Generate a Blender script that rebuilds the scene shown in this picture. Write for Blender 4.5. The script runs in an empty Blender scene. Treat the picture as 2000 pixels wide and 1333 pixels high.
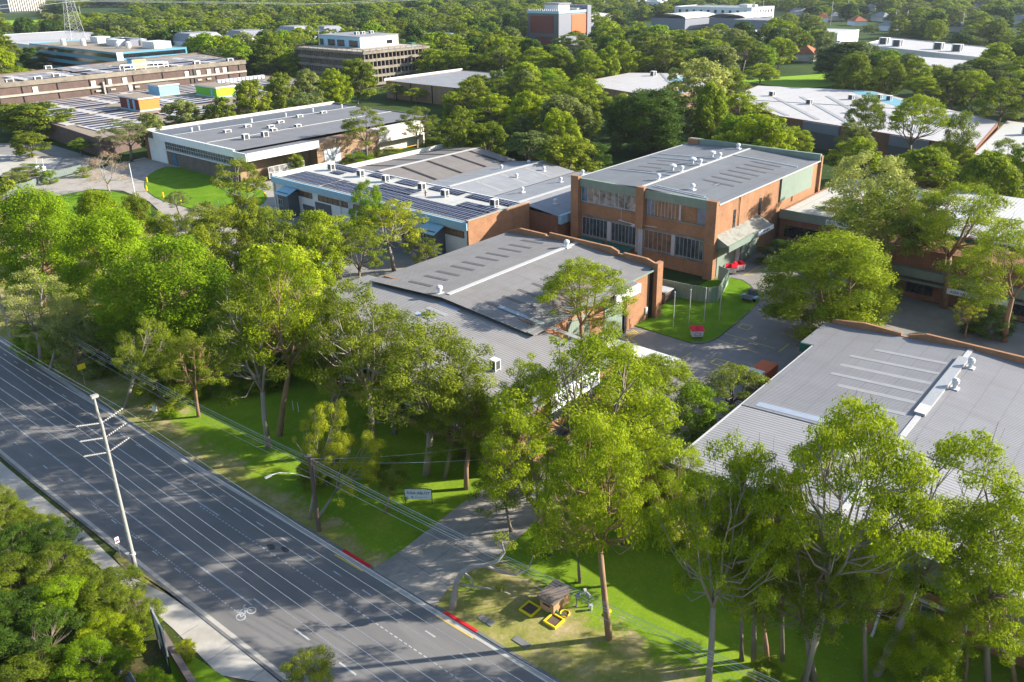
import bpy, math, random
import numpy as np
from mathutils import Matrix, Vector
sc = bpy.context.scene
# ---------------------------------------------------------------- camera, sky, sun, exposure
AZ, PIT, ROL, FPX = math.radians(40.19), math.radians(21.958), math.radians(-0.697), 1610.35
EYE = 55.0
def _ray(x, y):
    xr, yr = (x-1040.94)/FPX, (y-591.26)/FPX
    X = xr*math.cos(ROL)+yr*math.sin(ROL); Yd = -xr*math.sin(ROL)+yr*math.cos(ROL)
    c, s = math.cos(PIT), math.sin(PIT)
    ly = c-s*Yd; lz = -s-c*Yd
    return Vector((X*math.sin(AZ)+ly*math.cos(AZ), -X*math.cos(AZ)+ly*math.sin(AZ), lz))
_f = _ray(1040.94, 591.26)
_r = (_ray(1040.94+FPX, 591.26)-_f).normalized()
_u = -(_ray(1040.94, 591.26+FPX)-_f).normalized()
cam = bpy.data.cameras.new('camera'); co = bpy.data.objects.new('camera', cam); sc.collection.objects.link(co)
co.matrix_world = Matrix(((_r.x,_u.x,-_f.x,0),(_r.y,_u.y,-_f.y,0),(_r.z,_u.z,-_f.z,EYE),(0,0,0,1)))
cam.sensor_width = 36; cam.lens = FPX*36/2000; cam.shift_x = -0.02047; cam.shift_y = -0.03762
cam.clip_start = 0.5; cam.clip_end = 9000
sc.camera = co
SUN_EL, SX, SY = math.radians(24), 0.75, -0.66
w = bpy.data.worlds.new('World'); sc.world = w; w.use_nodes = True
nt = w.node_tree; bg = nt.nodes['Background']; sky = nt.nodes.new('ShaderNodeTexSky')
sky.sky_type = 'NISHITA'; sky.sun_disc = False; sky.sun_elevation = SUN_EL
sky.sun_rotation = math.atan2(SX, SY); sky.air_density = 1.0; sky.dust_density = 1.0; sky.ozone_density = 1.2
nt.links.new(sky.outputs[0], bg.inputs[0]); bg.inputs[1].default_value = 0.10
sl = bpy.data.lights.new('sun', 'SUN'); sl.energy = 5.0; sl.angle = math.radians(0.55); sl.color = (1.0, 0.92, 0.80)
so = bpy.data.objects.new('sun', sl); sc.collection.objects.link(so)
so.rotation_euler = Vector((SX*math.cos(SUN_EL), SY*math.cos(SUN_EL), math.sin(SUN_EL)*math.hypot(SX, SY))).to_track_quat('Z', 'Y').to_euler()
sc.view_settings.view_transform = 'Standard'; sc.view_settings.look = 'None'
sc.view_settings.exposure = 1.36; sc.view_settings.gamma = 1
sc.cycles.max_bounces = 5; sc.cycles.diffuse_bounces = 3; sc.cycles.glossy_bounces = 2
sc.cycles.transmission_bounces = 3; sc.cycles.transparent_max_bounces = 4
sc.cycles.caustics_reflective = False; sc.cycles.caustics_refractive = False

# ---------------------------------------------------------------- materials
def nodes(name):
    m = bpy.data.materials.new(name); m.use_nodes = True
    n = m.node_tree; b = n.nodes['Principled BSDF']
    return m, n, b
def N(n, t, **k):
    x = n.nodes.new('ShaderNode'+t)
    for a, v in k.items(): setattr(x, a, v)
    return x
def pos(n): return N(n, 'NewGeometry').outputs['Position']
def noise(n, vec, scale, detail=4, rough=.6, stretch=None):
    if stretch:
        mp = N(n, 'Mapping'); mp.inputs['Scale'].default_value = stretch; n.links.new(vec, mp.inputs[0]); vec = mp.outputs[0]
    t = N(n, 'TexNoise'); t.inputs['Scale'].default_value = scale; t.inputs['Detail'].default_value = detail
    t.inputs['Roughness'].default_value = rough; n.links.new(vec, t.inputs['Vector']); return t.outputs['Fac']
def ramp(n, fac, stops):
    r = N(n, 'ValToRGB'); e = r.color_ramp.elements
    while len(e) < len(stops): e.new(.5)
    for i, (p, c) in enumerate(stops): e[i].position = p; e[i].color = (c[0], c[1], c[2], 1)
    n.links.new(fac, r.inputs[0]); return r.outputs[0]
def mix(n, fac, a, b, mode='MIX'):
    x = N(n, 'MixRGB', blend_type=mode)
    for i, v in enumerate((fac, a, b)):
        if hasattr(v, 'links'): n.links.new(v, x.inputs[i])
        elif i == 0: x.inputs[0].default_value = v
        else: x.inputs[i].default_value = (v[0], v[1], v[2], 1)
    return x.outputs[0]
def mth(n, op, a, b=0.0):
    x = N(n, 'Math', operation=op)
    for i, v in enumerate((a, b)):
        if hasattr(v, 'links'): n.links.new(v, x.inputs[i])
        else: x.inputs[i].default_value = v
    return x.outputs[0]
def sep(n): 
    s = N(n, 'SeparateXYZ'); n.links.new(pos(n), s.inputs[0]); return s.outputs
def bump(n, b, h, dist=.05, st=.6):
    x = N(n, 'Bump'); x.inputs['Distance'].default_value = dist; x.inputs['Strength'].default_value = st
    n.links.new(h, x.inputs['Height']); n.links.new(x.outputs[0], b.inputs['Normal'])
def sc3(c, k): return tuple(max(0, min(1, v*k)) for v in c)
def mottled(name, c, rough=.85, amp=.25, scale=1.2, fine=9, metal=0, bmp=0, stain=None, stretch=None):
    m, n, b = nodes(name); p = pos(n)
    f1 = noise(n, p, scale, 5, .65, stretch); f2 = noise(n, p, fine, 3, .6)
    col = ramp(n, f1, [(.28, sc3(c, 1-amp)), (.72, sc3(c, 1+amp))])
    col = mix(n, mth(n, 'MULTIPLY', f2, .5), col, sc3(c, 1-amp*.6))
    if stain: 
        f3 = noise(n, p, scale*.35, 6, .7, stretch); col = mix(n, ramp(n, f3, [(.5, (0,0,0)), (.68, (1,1,1))]), col, stain)
    n.links.new(col, b.inputs['Base Color']); b.inputs['Roughness'].default_value = rough; b.inputs['Metallic'].default_value = metal
    b.inputs['Specular IOR Level'].default_value = .3
    if bmp: bump(n, b, f2, bmp)
    return m
def corrugated(name, c, axis=0, pitch=.3, sheet=0, stain=.25, rough=.5, deep=.28, metal=0.0, patch=None):
    m, n, b = nodes(name); p = pos(n); s = sep(n)
    a = s[axis]; o = s[1-axis]
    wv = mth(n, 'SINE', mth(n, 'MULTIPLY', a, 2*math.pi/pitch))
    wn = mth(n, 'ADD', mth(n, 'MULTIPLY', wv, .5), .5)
    f1 = noise(n, p, .22, 6, .7); f2 = noise(n, p, 1.3, 4, .6, (1, .25, 1) if axis == 0 else (.25, 1, 1))
    col = ramp(n, f1, [(.3, sc3(c, 1-stain)), (.7, sc3(c, 1+stain*.5))])
    col = mix(n, mth(n, 'MULTIPLY', f2, .45), col, sc3(c, 1-stain))
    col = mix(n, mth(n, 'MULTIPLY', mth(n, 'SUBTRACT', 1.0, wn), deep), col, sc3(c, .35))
    if sheet:
        fr = mth(n, 'FRACT', mth(n, 'DIVIDE', o, sheet)); ln = mth(n, 'LESS_THAN', fr, .05)
        col = mix(n, mth(n, 'MULTIPLY', ln, .35), col, sc3(c, .45))
    f5 = noise(n, p, .5, 7, .8, (1, .08, 1) if axis == 0 else (.08, 1, 1)); col = mix(n, ramp(n, f5, [(.52, (0,0,0)), (.8, (.55,)*3)]), col, (c[0]*.55, c[1]*.47, c[2]*.4))
    # per-sheet tone differences
    fl = N(n, 'CombineXYZ'); n.links.new(mth(n, 'FLOOR', mth(n, 'DIVIDE', a, .9)), fl.inputs[0]); n.links.new(mth(n, 'FLOOR', mth(n, 'DIVIDE', o, sheet or 6.0)), fl.inputs[1])
    wn2 = N(n, 'TexWhiteNoise', noise_dimensions='2D'); n.links.new(fl.outputs[0], wn2.inputs['Vector'])
    col = mix(n, mth(n, 'MULTIPLY', wn2.outputs[0], .16), col, sc3(c, .6))
    n.links.new(col, b.inputs['Base Color']); b.inputs['Roughness'].default_value = rough; b.inputs['Metallic'].default_value = metal
    b.inputs['Specular IOR Level'].default_value = .35
    bump(n, b, wn, .05, .55)
    return m
def brick(name, c, c2):
    m, n, b = nodes(name); p = pos(n); s = sep(n)
    f1 = noise(n, p, .35, 6, .7); f2 = noise(n, p, 5, 3, .7, (1, 1, 3)); f3 = noise(n, p, .5, 6, .7, (1, 1, .3))
    col = ramp(n, f1, [(.3, sc3(c, .78)), (.7, sc3(c, 1.18))])
    col = mix(n, mth(n, 'MULTIPLY', f2, .5), col, c2)
    col = mix(n, ramp(n, f3, [(.48, (0,0,0)), (.8, (.5,.5,.5))]), col, sc3(c2, .65))
    tb = N(n, 'TexBrick'); cb = N(n, 'CombineXYZ')
    n.links.new(mth(n, 'ADD', s[0], s[1]), cb.inputs[0]); n.links.new(s[2], cb.inputs[1]); n.links.new(cb.outputs[0], tb.inputs[0])
    tb.inputs['Scale'].default_value = 1; tb.inputs['Brick Width'].default_value = .48; tb.inputs['Row Height'].default_value = .17; tb.inputs['Mortar Size'].default_value = .02
    tb.inputs['Color1'].default_value = (1,1,1,1); tb.inputs['Color2'].default_value = (.78,.78,.78,1); tb.inputs['Mortar'].default_value = (.7,.68,.66,1)
    col = mix(n, .8, col, tb.outputs[0], 'MULTIPLY')
    n.links.new(col, b.inputs['Base Color']); b.inputs['Roughness'].default_value = .9; b.inputs['Specular IOR Level'].default_value = .2
    return m
def glass(name, c, rough=.12, var=.5):
    m, n, b = nodes(name); p = pos(n)
    f = noise(n, p, .8, 3, .6); col = ramp(n, f, [(.35, sc3(c, 1-var)), (.65, sc3(c, 1+var))])
    n.links.new(col, b.inputs['Base Color']); b.inputs['Roughness'].default_value = rough; b.inputs['Specular IOR Level'].default_value = .8
    return m
def plain(name, c, rough=.6, metal=0, spec=.3):
    m, n, b = nodes(name); f = noise(n, pos(n), 3, 4, .6)
    n.links.new(ramp(n, f, [(.3, sc3(c, .88)), (.7, sc3(c, 1.08))]), b.inputs['Base Color'])
    b.inputs['Roughness'].default_value = rough; b.inputs['Metallic'].default_value = metal; b.inputs['Specular IOR Level'].default_value = spec
    return m
def panels(name, ax_a=1.0, ax_b=1.7, rot=0, cell=(.02,.025,.06), line=(.55,.58,.62), gap=.06, base=None):
    """rows of solar modules: dark cells with pale frames, laid in x and y"""
    m, n, b = nodes(name); s = sep(n)
    fx = mth(n, 'FRACT', mth(n, 'DIVIDE', s[0], ax_a)); fy = mth(n, 'FRACT', mth(n, 'DIVIDE', s[1], ax_b))
    l = mth(n, 'MAXIMUM', mth(n, 'LESS_THAN', fx, gap*.45), mth(n, 'LESS_THAN', fy, gap))
    f = noise(n, pos(n), .6, 3); cc = ramp(n, f, [(.3, sc3(cell, .7)), (.7, sc3(cell, 1.4))])
    n.links.new(mix(n, l, cc, line), b.inputs['Base Color']); b.inputs['Roughness'].default_value = .42; b.inputs['Specular IOR Level'].default_value = .06
    return m
def ground_mat(name, stops, scale=.12, fine=2.5, detail=.5, litter=None, lscale=.35, lthr=(.5, .62), bmp=.03):
    m, n, b = nodes(name); p = pos(n)
    f = noise(n, p, scale, 6, .65); col = ramp(n, f, stops)
    g = noise(n, p, fine, 5, .7); col = mix(n, ramp(n, g, [(.35, (.0,)*3), (.75, (detail,)*3)]), col, sc3(stops[0][1], .6))
    if litter:
        l = noise(n, p, lscale, 6, .75); col = mix(n, ramp(n, l, [(lthr[0], (0,0,0)), (lthr[1], (1,1,1))]), col, litter)
        sp = N(n, 'TexVoronoi'); sp.inputs['Scale'].default_value = 2.2; n.links.new(p, sp.inputs['Vector'])
        col = mix(n, ramp(n, sp.outputs['Distance'], [(.06, (.55,)*3), (.14, (0,0,0))]), col, (.45,.38,.2))
    n.links.new(col, b.inputs['Base Color']); b.inputs['Roughness'].default_value = .95; b.inputs['Specular IOR Level'].default_value = .06
    if bmp: bump(n, b, g, bmp)
    return m
M = {}
M['asphalt'] = mottled('asphalt', (.185,.18,.175), .9, .22, .35, 14, stain=(.125,.125,.13), stretch=(1,.12,1))
M['yard'] = mottled('yard_asphalt', (.235,.225,.21), .9, .2, .3, 12, stain=(.18,.175,.17))
M['concrete'] = mottled('path_concrete', (.42,.40,.36), .9, .14, .6, 10, stain=(.32,.30,.26))
M['drive'] = mottled('driveway_concrete', (.34,.31,.275), .9, .18, .5, 10, stain=(.19,.18,.165))
M['kerb'] = mottled('kerb_concrete', (.17,.17,.17), .9, .2, 1, 8)
M['white_paint'] = mottled('line_paint', (.44,.46,.48), .7, .3, 3, 20, stain=(.26,.26,.26))
M['yellow_paint'] = mottled('yellow_paint', (.72,.52,.06), .7, .15, 3, 20)
M['red_paint'] = plain('red_paint', (.62,.02,.03), .6)
def lawn_mat():
    # mown grass that gives way to dry grass, bark litter and bare soil towards the kerb and under the roadside trees
    m, n, b = nodes('lawn_grass'); p = pos(n); x, y, _ = sep(n)
    col = ramp(n, noise(n, p, .16, 6, .65), [(.3,(.12,.22,.012)), (.55,(.19,.30,.018)), (.75,(.29,.35,.035))])
    dry = ramp(n, noise(n, p, .3, 6, .7), [(.3,(.17,.20,.035)), (.5,(.30,.27,.09)), (.68,(.46,.35,.21))])
    k = mth(n, 'MAXIMUM', mth(n, 'DIVIDE', mth(n, 'SUBTRACT', 43.6, x), 3.5), mth(n, 'DIVIDE', mth(n, 'SUBTRACT', y, 96), 14))
    k = mth(n, 'MAXIMUM', k, mth(n, 'MINIMUM', mth(n, 'DIVIDE', mth(n, 'SUBTRACT', 52, y), 9), mth(n, 'DIVIDE', mth(n, 'SUBTRACT', 50.5, x), 5)))
    k = mth(n, 'ADD', mth(n, 'MINIMUM', mth(n, 'MAXIMUM', k, -.08), 1.0), mth(n, 'MULTIPLY', mth(n, 'SUBTRACT', noise(n, p, .3, 7, .8), .5), 3.0))
    col = mix(n, ramp(n, k, [(.25, (0,0,0)), (.6, (.92,)*3)]), col, dry)
    g = noise(n, p, 3.2, 5, .7); col = mix(n, ramp(n, g, [(.35, (0,0,0)), (.75, (.4,)*3)]), col, (.07,.10,.015))
    sp = N(n, 'TexVoronoi'); sp.inputs['Scale'].default_value = 2.0; n.links.new(p, sp.inputs['Vector'])
    col = mix(n, ramp(n, sp.outputs['Distance'], [(.06, (.6,)*3), (.14, (0,0,0))]), col, (.5,.44,.24))
    n.links.new(col, b.inputs['Base Color']); b.inputs['Roughness'].default_value = .95; b.inputs['Specular IOR Level'].default_value = .06; bump(n, b, g, .04)
    return m
M['lawn'] = lawn_mat()
M['verge'] = ground_mat('dry_verge', [(.3,(.15,.19,.03)), (.55,(.27,.25,.07)), (.75,(.40,.31,.17))], .22, 3, .4, (.45,.33,.22), .2, (.45,.6))
M['green_lawn'] = ground_mat('green_lawn', [(.25,(.08,.17,.008)), (.55,(.13,.25,.012)), (.8,(.23,.31,.025))], .25, 3, .45, (.26,.24,.09), .3, (.6,.75))
M['bush_floor'] = ground_mat('bush_floor', [(.3,(.035,.05,.014)), (.55,(.06,.085,.02)), (.75,(.12,.11,.045))], .1, 2, .5, (.13,.09,.05), .15, (.52,.65))
M['far_ground'] = ground_mat('far_ground', [(.3,(.03,.055,.015)), (.55,(.045,.08,.02)), (.75,(.08,.11,.03))], .02, .4, .5, bmp=0)
M['park'] = ground_mat('park_grass', [(.3,(.17,.30,.02)), (.7,(.26,.40,.04))], .03, 1, .3, bmp=0)
M['brick'] = brick('orange_brick', (.42,.225,.12), (.27,.135,.08))
M['brown_brick'] = brick('brown_brick', (.30,.15,.09), (.18,.08,.05))
M['dark_brick'] = brick('dark_brown_brick', (.155,.11,.095), (.10,.07,.06))
M['tan_brick'] = brick('tan_brick', (.40,.27,.17), (.28,.18,.11))
M['grey_brick'] = brick('grey_brown_brick', (.20,.165,.145), (.13,.11,.10))
M['render_white'] = mottled('white_render', (.72,.74,.76), .8, .08, .5, 6)
M['cream'] = mottled('cream_wall', (.62,.58,.52), .85, .1, .3, 5)
M['conc_dark'] = mottled('weathered_concrete', (.24,.21,.17), .9, .28, .4, 6, stain=(.12,.10,.08))
M['conc_grey'] = mottled('grey_concrete', (.38,.35,.30), .9, .2, .4, 6, stain=(.26,.23,.19))
M['fascia_green'] = corrugated('sage_green_cladding', (.22,.285,.235), 1, .45, 0, .15, .6, .12)
M['fascia_green_x'] = corrugated('sage_green_cladding_side', (.22,.285,.235), 0, .45, 0, .15, .6, .12)
M['hall_roof'] = corrugated('grey_hall_roof', (.25,.24,.235), 0, .42, 2.1, .2, .7, .38)
M['office_roof'] = corrugated('light_office_roof', (.30,.29,.285), 0, .46, 0, .18, .6, .38)
M['depot_roof'] = corrugated('light_grey_depot_roof', (.27,.27,.285), 0, .36, 3.0, .14, .5, .42)
M['depot_front_roof'] = corrugated('pale_depot_front_roof', (.33,.33,.345), 0, .5, 0, .12, .6, .42)
M['two_roof'] = corrugated('grey_ribbed_roof', (.175,.185,.20), 0, .5, 5, .2, .6, .14)
M['low_roof'] = corrugated('grey_low_roof', (.28,.29,.31), 0, .5, 4, .16, .6, .12)
M['low_roof_warm'] = corrugated('taupe_low_roof', (.22,.20,.185), 0, .5, 4, .16, .6, .14)
M['e_roof'] = corrugated('grey_flat_roof', (.195,.195,.205), 0, .6, 9, .12, .6, .08)
M['white_roof'] = corrugated('white_metal_roof', (.50,.48,.47), 0, .6, 6, .08, .5, .08)
M['cream_roof'] = corrugated('cream_metal_roof', (.50,.50,.47), 0, .6, 6, .08, .6, .12)
M['right_roof'] = corrugated('pale_ribbed_roof', (.56,.56,.56), 1, .7, 7, .1, .5, .4)
M['white_metal'] = plain('white_metal', (.62,.63,.64), .5)
M['galv'] = plain('galvanised_steel', (.38,.39,.40), .45, .3)
M['grey_trim'] = plain('grey_trim', (.45,.47,.50), .5)
M['pale_trim'] = plain('pale_flashing', (.45,.45,.45), .5)
M['dark_metal'] = plain('dark_metal', (.05,.055,.06), .5)
M['black'] = plain('black_void', (.018,.018,.02), .8)
M['skylight'] = mottled('grey_skylight', (.105,.098,.10), .6, .25, 1.5, 8)
M['awning'] = mottled('dirty_awning', (.25,.25,.22), .8, .25, 1.2, 6, stain=(.14,.14,.12))
M['clear_sheet'] = mottled('pale_skylight', (.305,.305,.305), .4, .1, 1, 8)
M['blue_sheet'] = mottled('blue_white_sheet', (.30,.35,.43), .5, .12, 1, 8)
M['cream_sheet'] = mottled('cream_skylight', (.56,.55,.45), .5, .12, 1, 8)
M['glass'] = glass('dark_window_glass', (.05,.065,.075))
M['glass_warm'] = glass('brown_window_glass', (.17,.10,.06), .25, .35)
M['glass_pale'] = glass('pale_window_glass', (.22,.21,.2), .2, .7)
M['glass_blue'] = glass('blue_window_glass', (.03,.16,.27), .12, .35)
M['glass_black'] = glass('black_window_glass', (.012,.016,.022))
M['green_shade'] = mottled('green_shade_sheet', (.03,.13,.095), .7, .25, 1, 8)
M['fence_green'] = corrugated('green_sheet_fence', (.27,.36,.28), 1, .4, 0, .15, .6, .15)
M['bin_red'] = plain('red_plastic_lid', (.72,.02,.04), .45)
M['yellow'] = plain('safety_yellow', (.85,.62,.02), .5)
M['amber'] = plain('amber_bollard_yellow', (.90,.50,.015), .5)
M['bark'] = mottled('grey_gum_bark', (.19,.155,.12), .9, .35, .9, 6, bmp=.04, stretch=(1,1,.3))
M['bark_pale'] = mottled('pale_gum_bark', (.27,.235,.19), .85, .25, .9, 6, bmp=.03, stretch=(1,1,.3))
M['bark_brown'] = mottled('brown_bark', (.27,.17,.10), .95, .35, 1.2, 6, bmp=.05, stretch=(1,1,.3))
M['bark_grey'] = mottled('fissured_grey_bark', (.30,.28,.26), .95, .3, 1.5, 8, bmp=.05, stretch=(1,1,.4))
M['timber'] = mottled('dark_timber_pole', (.12,.09,.075), .9, .3, 1, 8, stretch=(1,1,.2))
M['pole_conc'] = mottled('pale_concrete_pole', (.30,.30,.28), .85, .15, 1, 8, stretch=(1,1,.2))
M['insulator'] = plain('grey_insulator', (.36,.35,.33), .35)
M['wire'] = plain('cable', (.50,.52,.56), .5)
M['ply'] = mottled('brown_hut_wall', (.42,.25,.12), .85, .15, 1, 8)
M['ply_roof'] = mottled('taupe_hut_roof', (.165,.135,.115), .85, .15, 1, 8)
M['rubber'] = mottled('brown_mat', (.13,.09,.07), .9, .2, 2, 8)
M['orange_wall'] = plain('orange_wall', (.80,.22,.05), .7)
M['brick_red'] = plain('red_brown_wall_and_shade', (.17,.035,.025), .8)  # also carries the shade of the cube's west panels in its colour
M['lime_wall'] = plain('lime_green_wall', (.36,.72,.02), .7)
M['green_wall'] = plain('green_wall', (.16,.48,.02), .7)
M['yellow_wall'] = plain('pale_yellow_wall', (.80,.55,.18), .7)
M['blue_wall'] = corrugated('light_blue_cladding', (.25,.52,.72), 0, .9, 0, .1, .6, .15)
M['office_blue'] = plain('blue_white_spandrel', (.30,.50,.62), .4)
M['teal_band'] = plain('blue_spandrel', (.10,.30,.42), .4)
M['mesh_grey'] = plain('mesh_grey', (.13,.16,.15), .7)
M['charcoal'] = plain('charcoal_cladding', (.10,.11,.12), .6)
M['slate'] = plain('slate_grey_cladding', (.19,.205,.25), .6)
M['rust_red'] = mottled('rust_red_screen', (.55,.13,.05), .7, .12, .4, 4)
M['brown_roof_flat'] = mottled('gravel_flat_roof', (.26,.215,.165), .95, .2, .4, 5)
M['tile_red'] = mottled('terracotta_tiles', (.35,.12,.06), .9, .2, .6, 4)
M['tile_grey'] = mottled('grey_tiles', (.26,.26,.28), .9, .2, .6, 4)
M['solar'] = panels('solar_modules', 1.9, 1.15, gap=.09, cell=(.012,.016,.045), line=(.42,.45,.50))
M['solar_rows'] = panels('tilted_solar_rows', 17.0, 5.2, cell=(.014,.017,.055), line=(.46,.44,.42), gap=.42)
M['sign_white'] = plain('sign_white', (.70,.74,.80), .5)
M['sign_dark'] = plain('sign_dark', (.02,.03,.06), .5)
M['letters'] = plain('dark_blue_lettering', (.01,.02,.07), .5)
M['letters_grey'] = plain('grey_lettering', (.28,.32,.40), .5)
M['white_roof_blue'] = plain('turquoise_roof', (.16,.36,.44), .5)
M['ceramic'] = plain('bin_white', (.74,.74,.77), .5)

# ---------------------------------------------------------------- mesh helpers
class MB:
    def __init__(s): s.v = []; s.f = []
    def quad(s, a, b, c, d): i = len(s.v); s.v += [a, b, c, d]; s.f.append((i, i+1, i+2, i+3)); return s
    def face(s, pts): i = len(s.v); s.v += list(pts); s.f.append(tuple(range(i, i+len(pts)))); return s
    def box(s, x0, x1, y0, y1, z0, z1):
        if x0 > x1: x0, x1 = x1, x0
        if y0 > y1: y0, y1 = y1, y0
        i = len(s.v); s.v += [(x0,y0,z0),(x1,y0,z0),(x1,y1,z0),(x0,y1,z0),(x0,y0,z1),(x1,y0,z1),(x1,y1,z1),(x0,y1,z1)]
        s.f += [tuple(i+k for k in q) for q in ((0,3,2,1),(4,5,6,7),(0,1,5,4),(1,2,6,5),(2,3,7,6),(3,0,4,7))]; return s
    def hexa(s, p):     # eight corners: bottom ring then top ring
        i = len(s.v); s.v += [tuple(q) for q in p]
        s.f += [tuple(i+k for k in q) for q in ((0,3,2,1),(4,5,6,7),(0,1,5,4),(1,2,6,5),(2,3,7,6),(3,0,4,7))]; return s
    def prism(s, pts, z0, z1):
        n = len(pts); i = len(s.v); s.v += [(p[0],p[1],z0) for p in pts]+[(p[0],p[1],z1) for p in pts]
        s.f.append(tuple(i+k for k in range(n-1,-1,-1))); s.f.append(tuple(i+n+k for k in range(n)))
        for k in range(n): j = (k+1) % n; s.f.append((i+k, i+j, i+n+j, i+n+k))
        return s
    def slab(s, a, b, c, d, t):     # roof slab: four top corners, thickness t
        return s.hexa([(p[0],p[1],p[2]-t) for p in (a,b,c,d)]+[a,b,c,d])
    def tube(s, pts, rads, n=6, cap=True):
        pts = [Vector(p) for p in pts]
        if not isinstance(rads, (list, tuple)): rads = [rads]*len(pts)
        rings = []
        for k, p in enumerate(pts):
            d = (pts[min(k+1, len(pts)-1)]-pts[max(k-1, 0)])
            d = d.normalized() if d.length > 1e-6 else Vector((0,0,1))
            a = d.cross(Vector((0,0,1))); a = a.normalized() if a.length > .05 else Vector((1,0,0)); b = d.cross(a).normalized()
            i = len(s.v); rings.append(i)
            for q in range(n):
                t = 2*math.pi*q/n; v = p+(a*math.cos(t)+b*math.sin(t))*rads[k]; s.v.append(tuple(v))
        for k in range(len(rings)-1):
            i, j = rings[k], rings[k+1]
            for q in range(n): r = (q+1) % n; s.f.append((i+q, i+r, j+r, j+q))
        if cap:
            s.f.append(tuple(rings[0]+q for q in range(n-1,-1,-1))); s.f.append(tuple(rings[-1]+q for q in range(n)))
        return s
    def cyl(s, x, y, z0, z1, r, n=12, r2=None): return s.tube([(x,y,z0),(x,y,z1)], [r, r if r2 is None else r2], n)
    def build(s, name, m, parent=None, smooth=False, base=None):
        if name in ('brick_pier','conduit','awning_end','gutter','downpipe','parapet_band','cornice_','brick_pier','porch_fascia','shade_awning','mudguard','sill_') and parent is not None:
            lab = list(range(len(s.v)))
            def fd(a):
                while lab[a] != a: a = lab[a]
                return a
            for f in s.f:
                r = fd(f[0])
                for q in f[1:]: lab[fd(q)] = r
            comp = {}
            for f in s.f: comp.setdefault(fd(f[0]), []).append(f)
            if len(comp) > 1:
                last = None
                for fs in comp.values():
                    c = MB(); mp = {}
                    for f in fs:
                        for q in f:
                            if q not in mp: mp[q] = len(c.v); c.v.append(s.v[q])
                        c.f.append(tuple(mp[q] for q in f))
                    last = c.build(name, m, parent, smooth, base)
                return last
        me = bpy.data.meshes.new(name)
        off = Vector(parent.location) if parent is not None and base is None else Vector(base or (0,0,0))
        if parent is not None and parent.parent is not None: off = off+Vector(parent.parent.location)
        me.from_pydata([(v[0]-off.x, v[1]-off.y, v[2]-off.z) for v in s.v], [], s.f)
        me.materials.append(M[m] if isinstance(m, str) else m); me.update()
        if smooth: me.polygons.foreach_set('use_smooth', [True]*len(me.polygons))
        o = bpy.data.objects.new(name, me); sc.collection.objects.link(o)
        if parent is not None: o.parent = parent
        elif base: o.location = base
        return o
def thing(name, label, cat, loc=(0,0,0), group=None, rz=0):
    o = bpy.data.objects.new(name, None); sc.collection.objects.link(o); o.location = loc; o.rotation_euler.z = rz
    o.empty_display_size = .5; o['label'] = label; o['category'] = cat
    if group: o['group'] = group
    return o
def tag(o, label, cat, group=None):
    o['label'] = label; o['category'] = cat
    if group: o['group'] = group
    return o
def struct(name, mb, m, kind='structure'):
    o = mb.build(name, m); o['kind'] = kind; return o
def sheet(name, pts, z, m):
    return struct(name, MB().face([(p[0], p[1], z) for p in pts]), m)
def smooth_poly(pts, it=2):
    for _ in range(it):
        q = []
        for i in range(len(pts)):
            a, b = pts[i], pts[(i+1) % len(pts)]
            q += [(a[0]*.75+b[0]*.25, a[1]*.75+b[1]*.25), (a[0]*.25+b[0]*.75, a[1]*.25+b[1]*.75)]
        pts = q
    return pts
def copy_thing(root, loc, label=None, rz=None, scale=None):
    r = root.copy(); sc.collection.objects.link(r); r.location = loc
    if rz is not None: r.rotation_euler.z = rz
    if scale: r.scale = scale
    if label: r['label'] = label
    for ch in root.children:
        c = ch.copy(); sc.collection.objects.link(c); c.parent = r
        for gch in ch.children:
            d = gch.copy(); sc.collection.objects.link(d); d.parent = c
    return r
def text_part(body, size, parent, origin, xdir, updir, m, name='lettering', extr=.02, align='CENTER'):
    cu = bpy.data.curves.new('txt', 'FONT'); cu.body = body; cu.size = size; cu.extrude = extr; cu.align_x = align; cu.align_y = 'CENTER'
    ob = bpy.data.objects.new('txt', cu); sc.collection.objects.link(ob)
    dg = bpy.context.evaluated_depsgraph_get(); me = bpy.data.meshes.new_from_object(ob.evaluated_get(dg))
    bpy.data.objects.remove(ob); me.materials.clear(); me.materials.append(M[m])
    x = Vector(xdir).normalized(); u = Vector(updir).normalized(); z = x.cross(u)
    R = Matrix(((x.x,u.x,z.x),(x.y,u.y,z.y),(x.z,u.z,z.z))).to_4x4(); o = bpy.data.objects.new(name, me); sc.collection.objects.link(o)
    off = Vector(parent.location)+(Vector(parent.parent.location) if parent.parent else Vector())
    me.transform(Matrix.Translation(Vector(origin)-off) @ R); o.parent = parent
    return o
# windows and panels on walls: ax='x' is a wall of constant X (outward sign s), spans Y a0..a1; ax='y' likewise
def wbox(mb, ax, c, s, a0, a1, z0, z1, d0, d1):
    if ax == 'x': mb.box(c+s*d0, c+s*d1, a0, a1, z0, z1)
    else: mb.box(a0, a1, c+s*d0, c+s*d1, z0, z1)
    return mb
def window(par, ax, c, s, a0, a1, z0, z1, nv=3, nh=1, g='glass', f='grey_trim', fw=.07, name='window', sill=False):
    p = wbox(MB(), ax, c, s, a0, a1, z0, z1, .003, .05).build(name, g, par)
    mb = MB()
    for k in range(nv+1): a = a0+(a1-a0)*k/nv; wbox(mb, ax, c, s, a-fw/2, a+fw/2, z0, z1, .05, .11)
    for k in range(nh+1): z = z0+(z1-z0)*k/nh; wbox(mb, ax, c, s, a0, a1, z-fw/2, z+fw/2, .052, .125)
    mb.build('frame', f, p)
    if sill: wbox(MB(), ax, c, s, a0-.1, a1+.1, z0-.2, z0-.05, .0, .25).build('sill', 'conc_grey', p)
    return p
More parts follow.
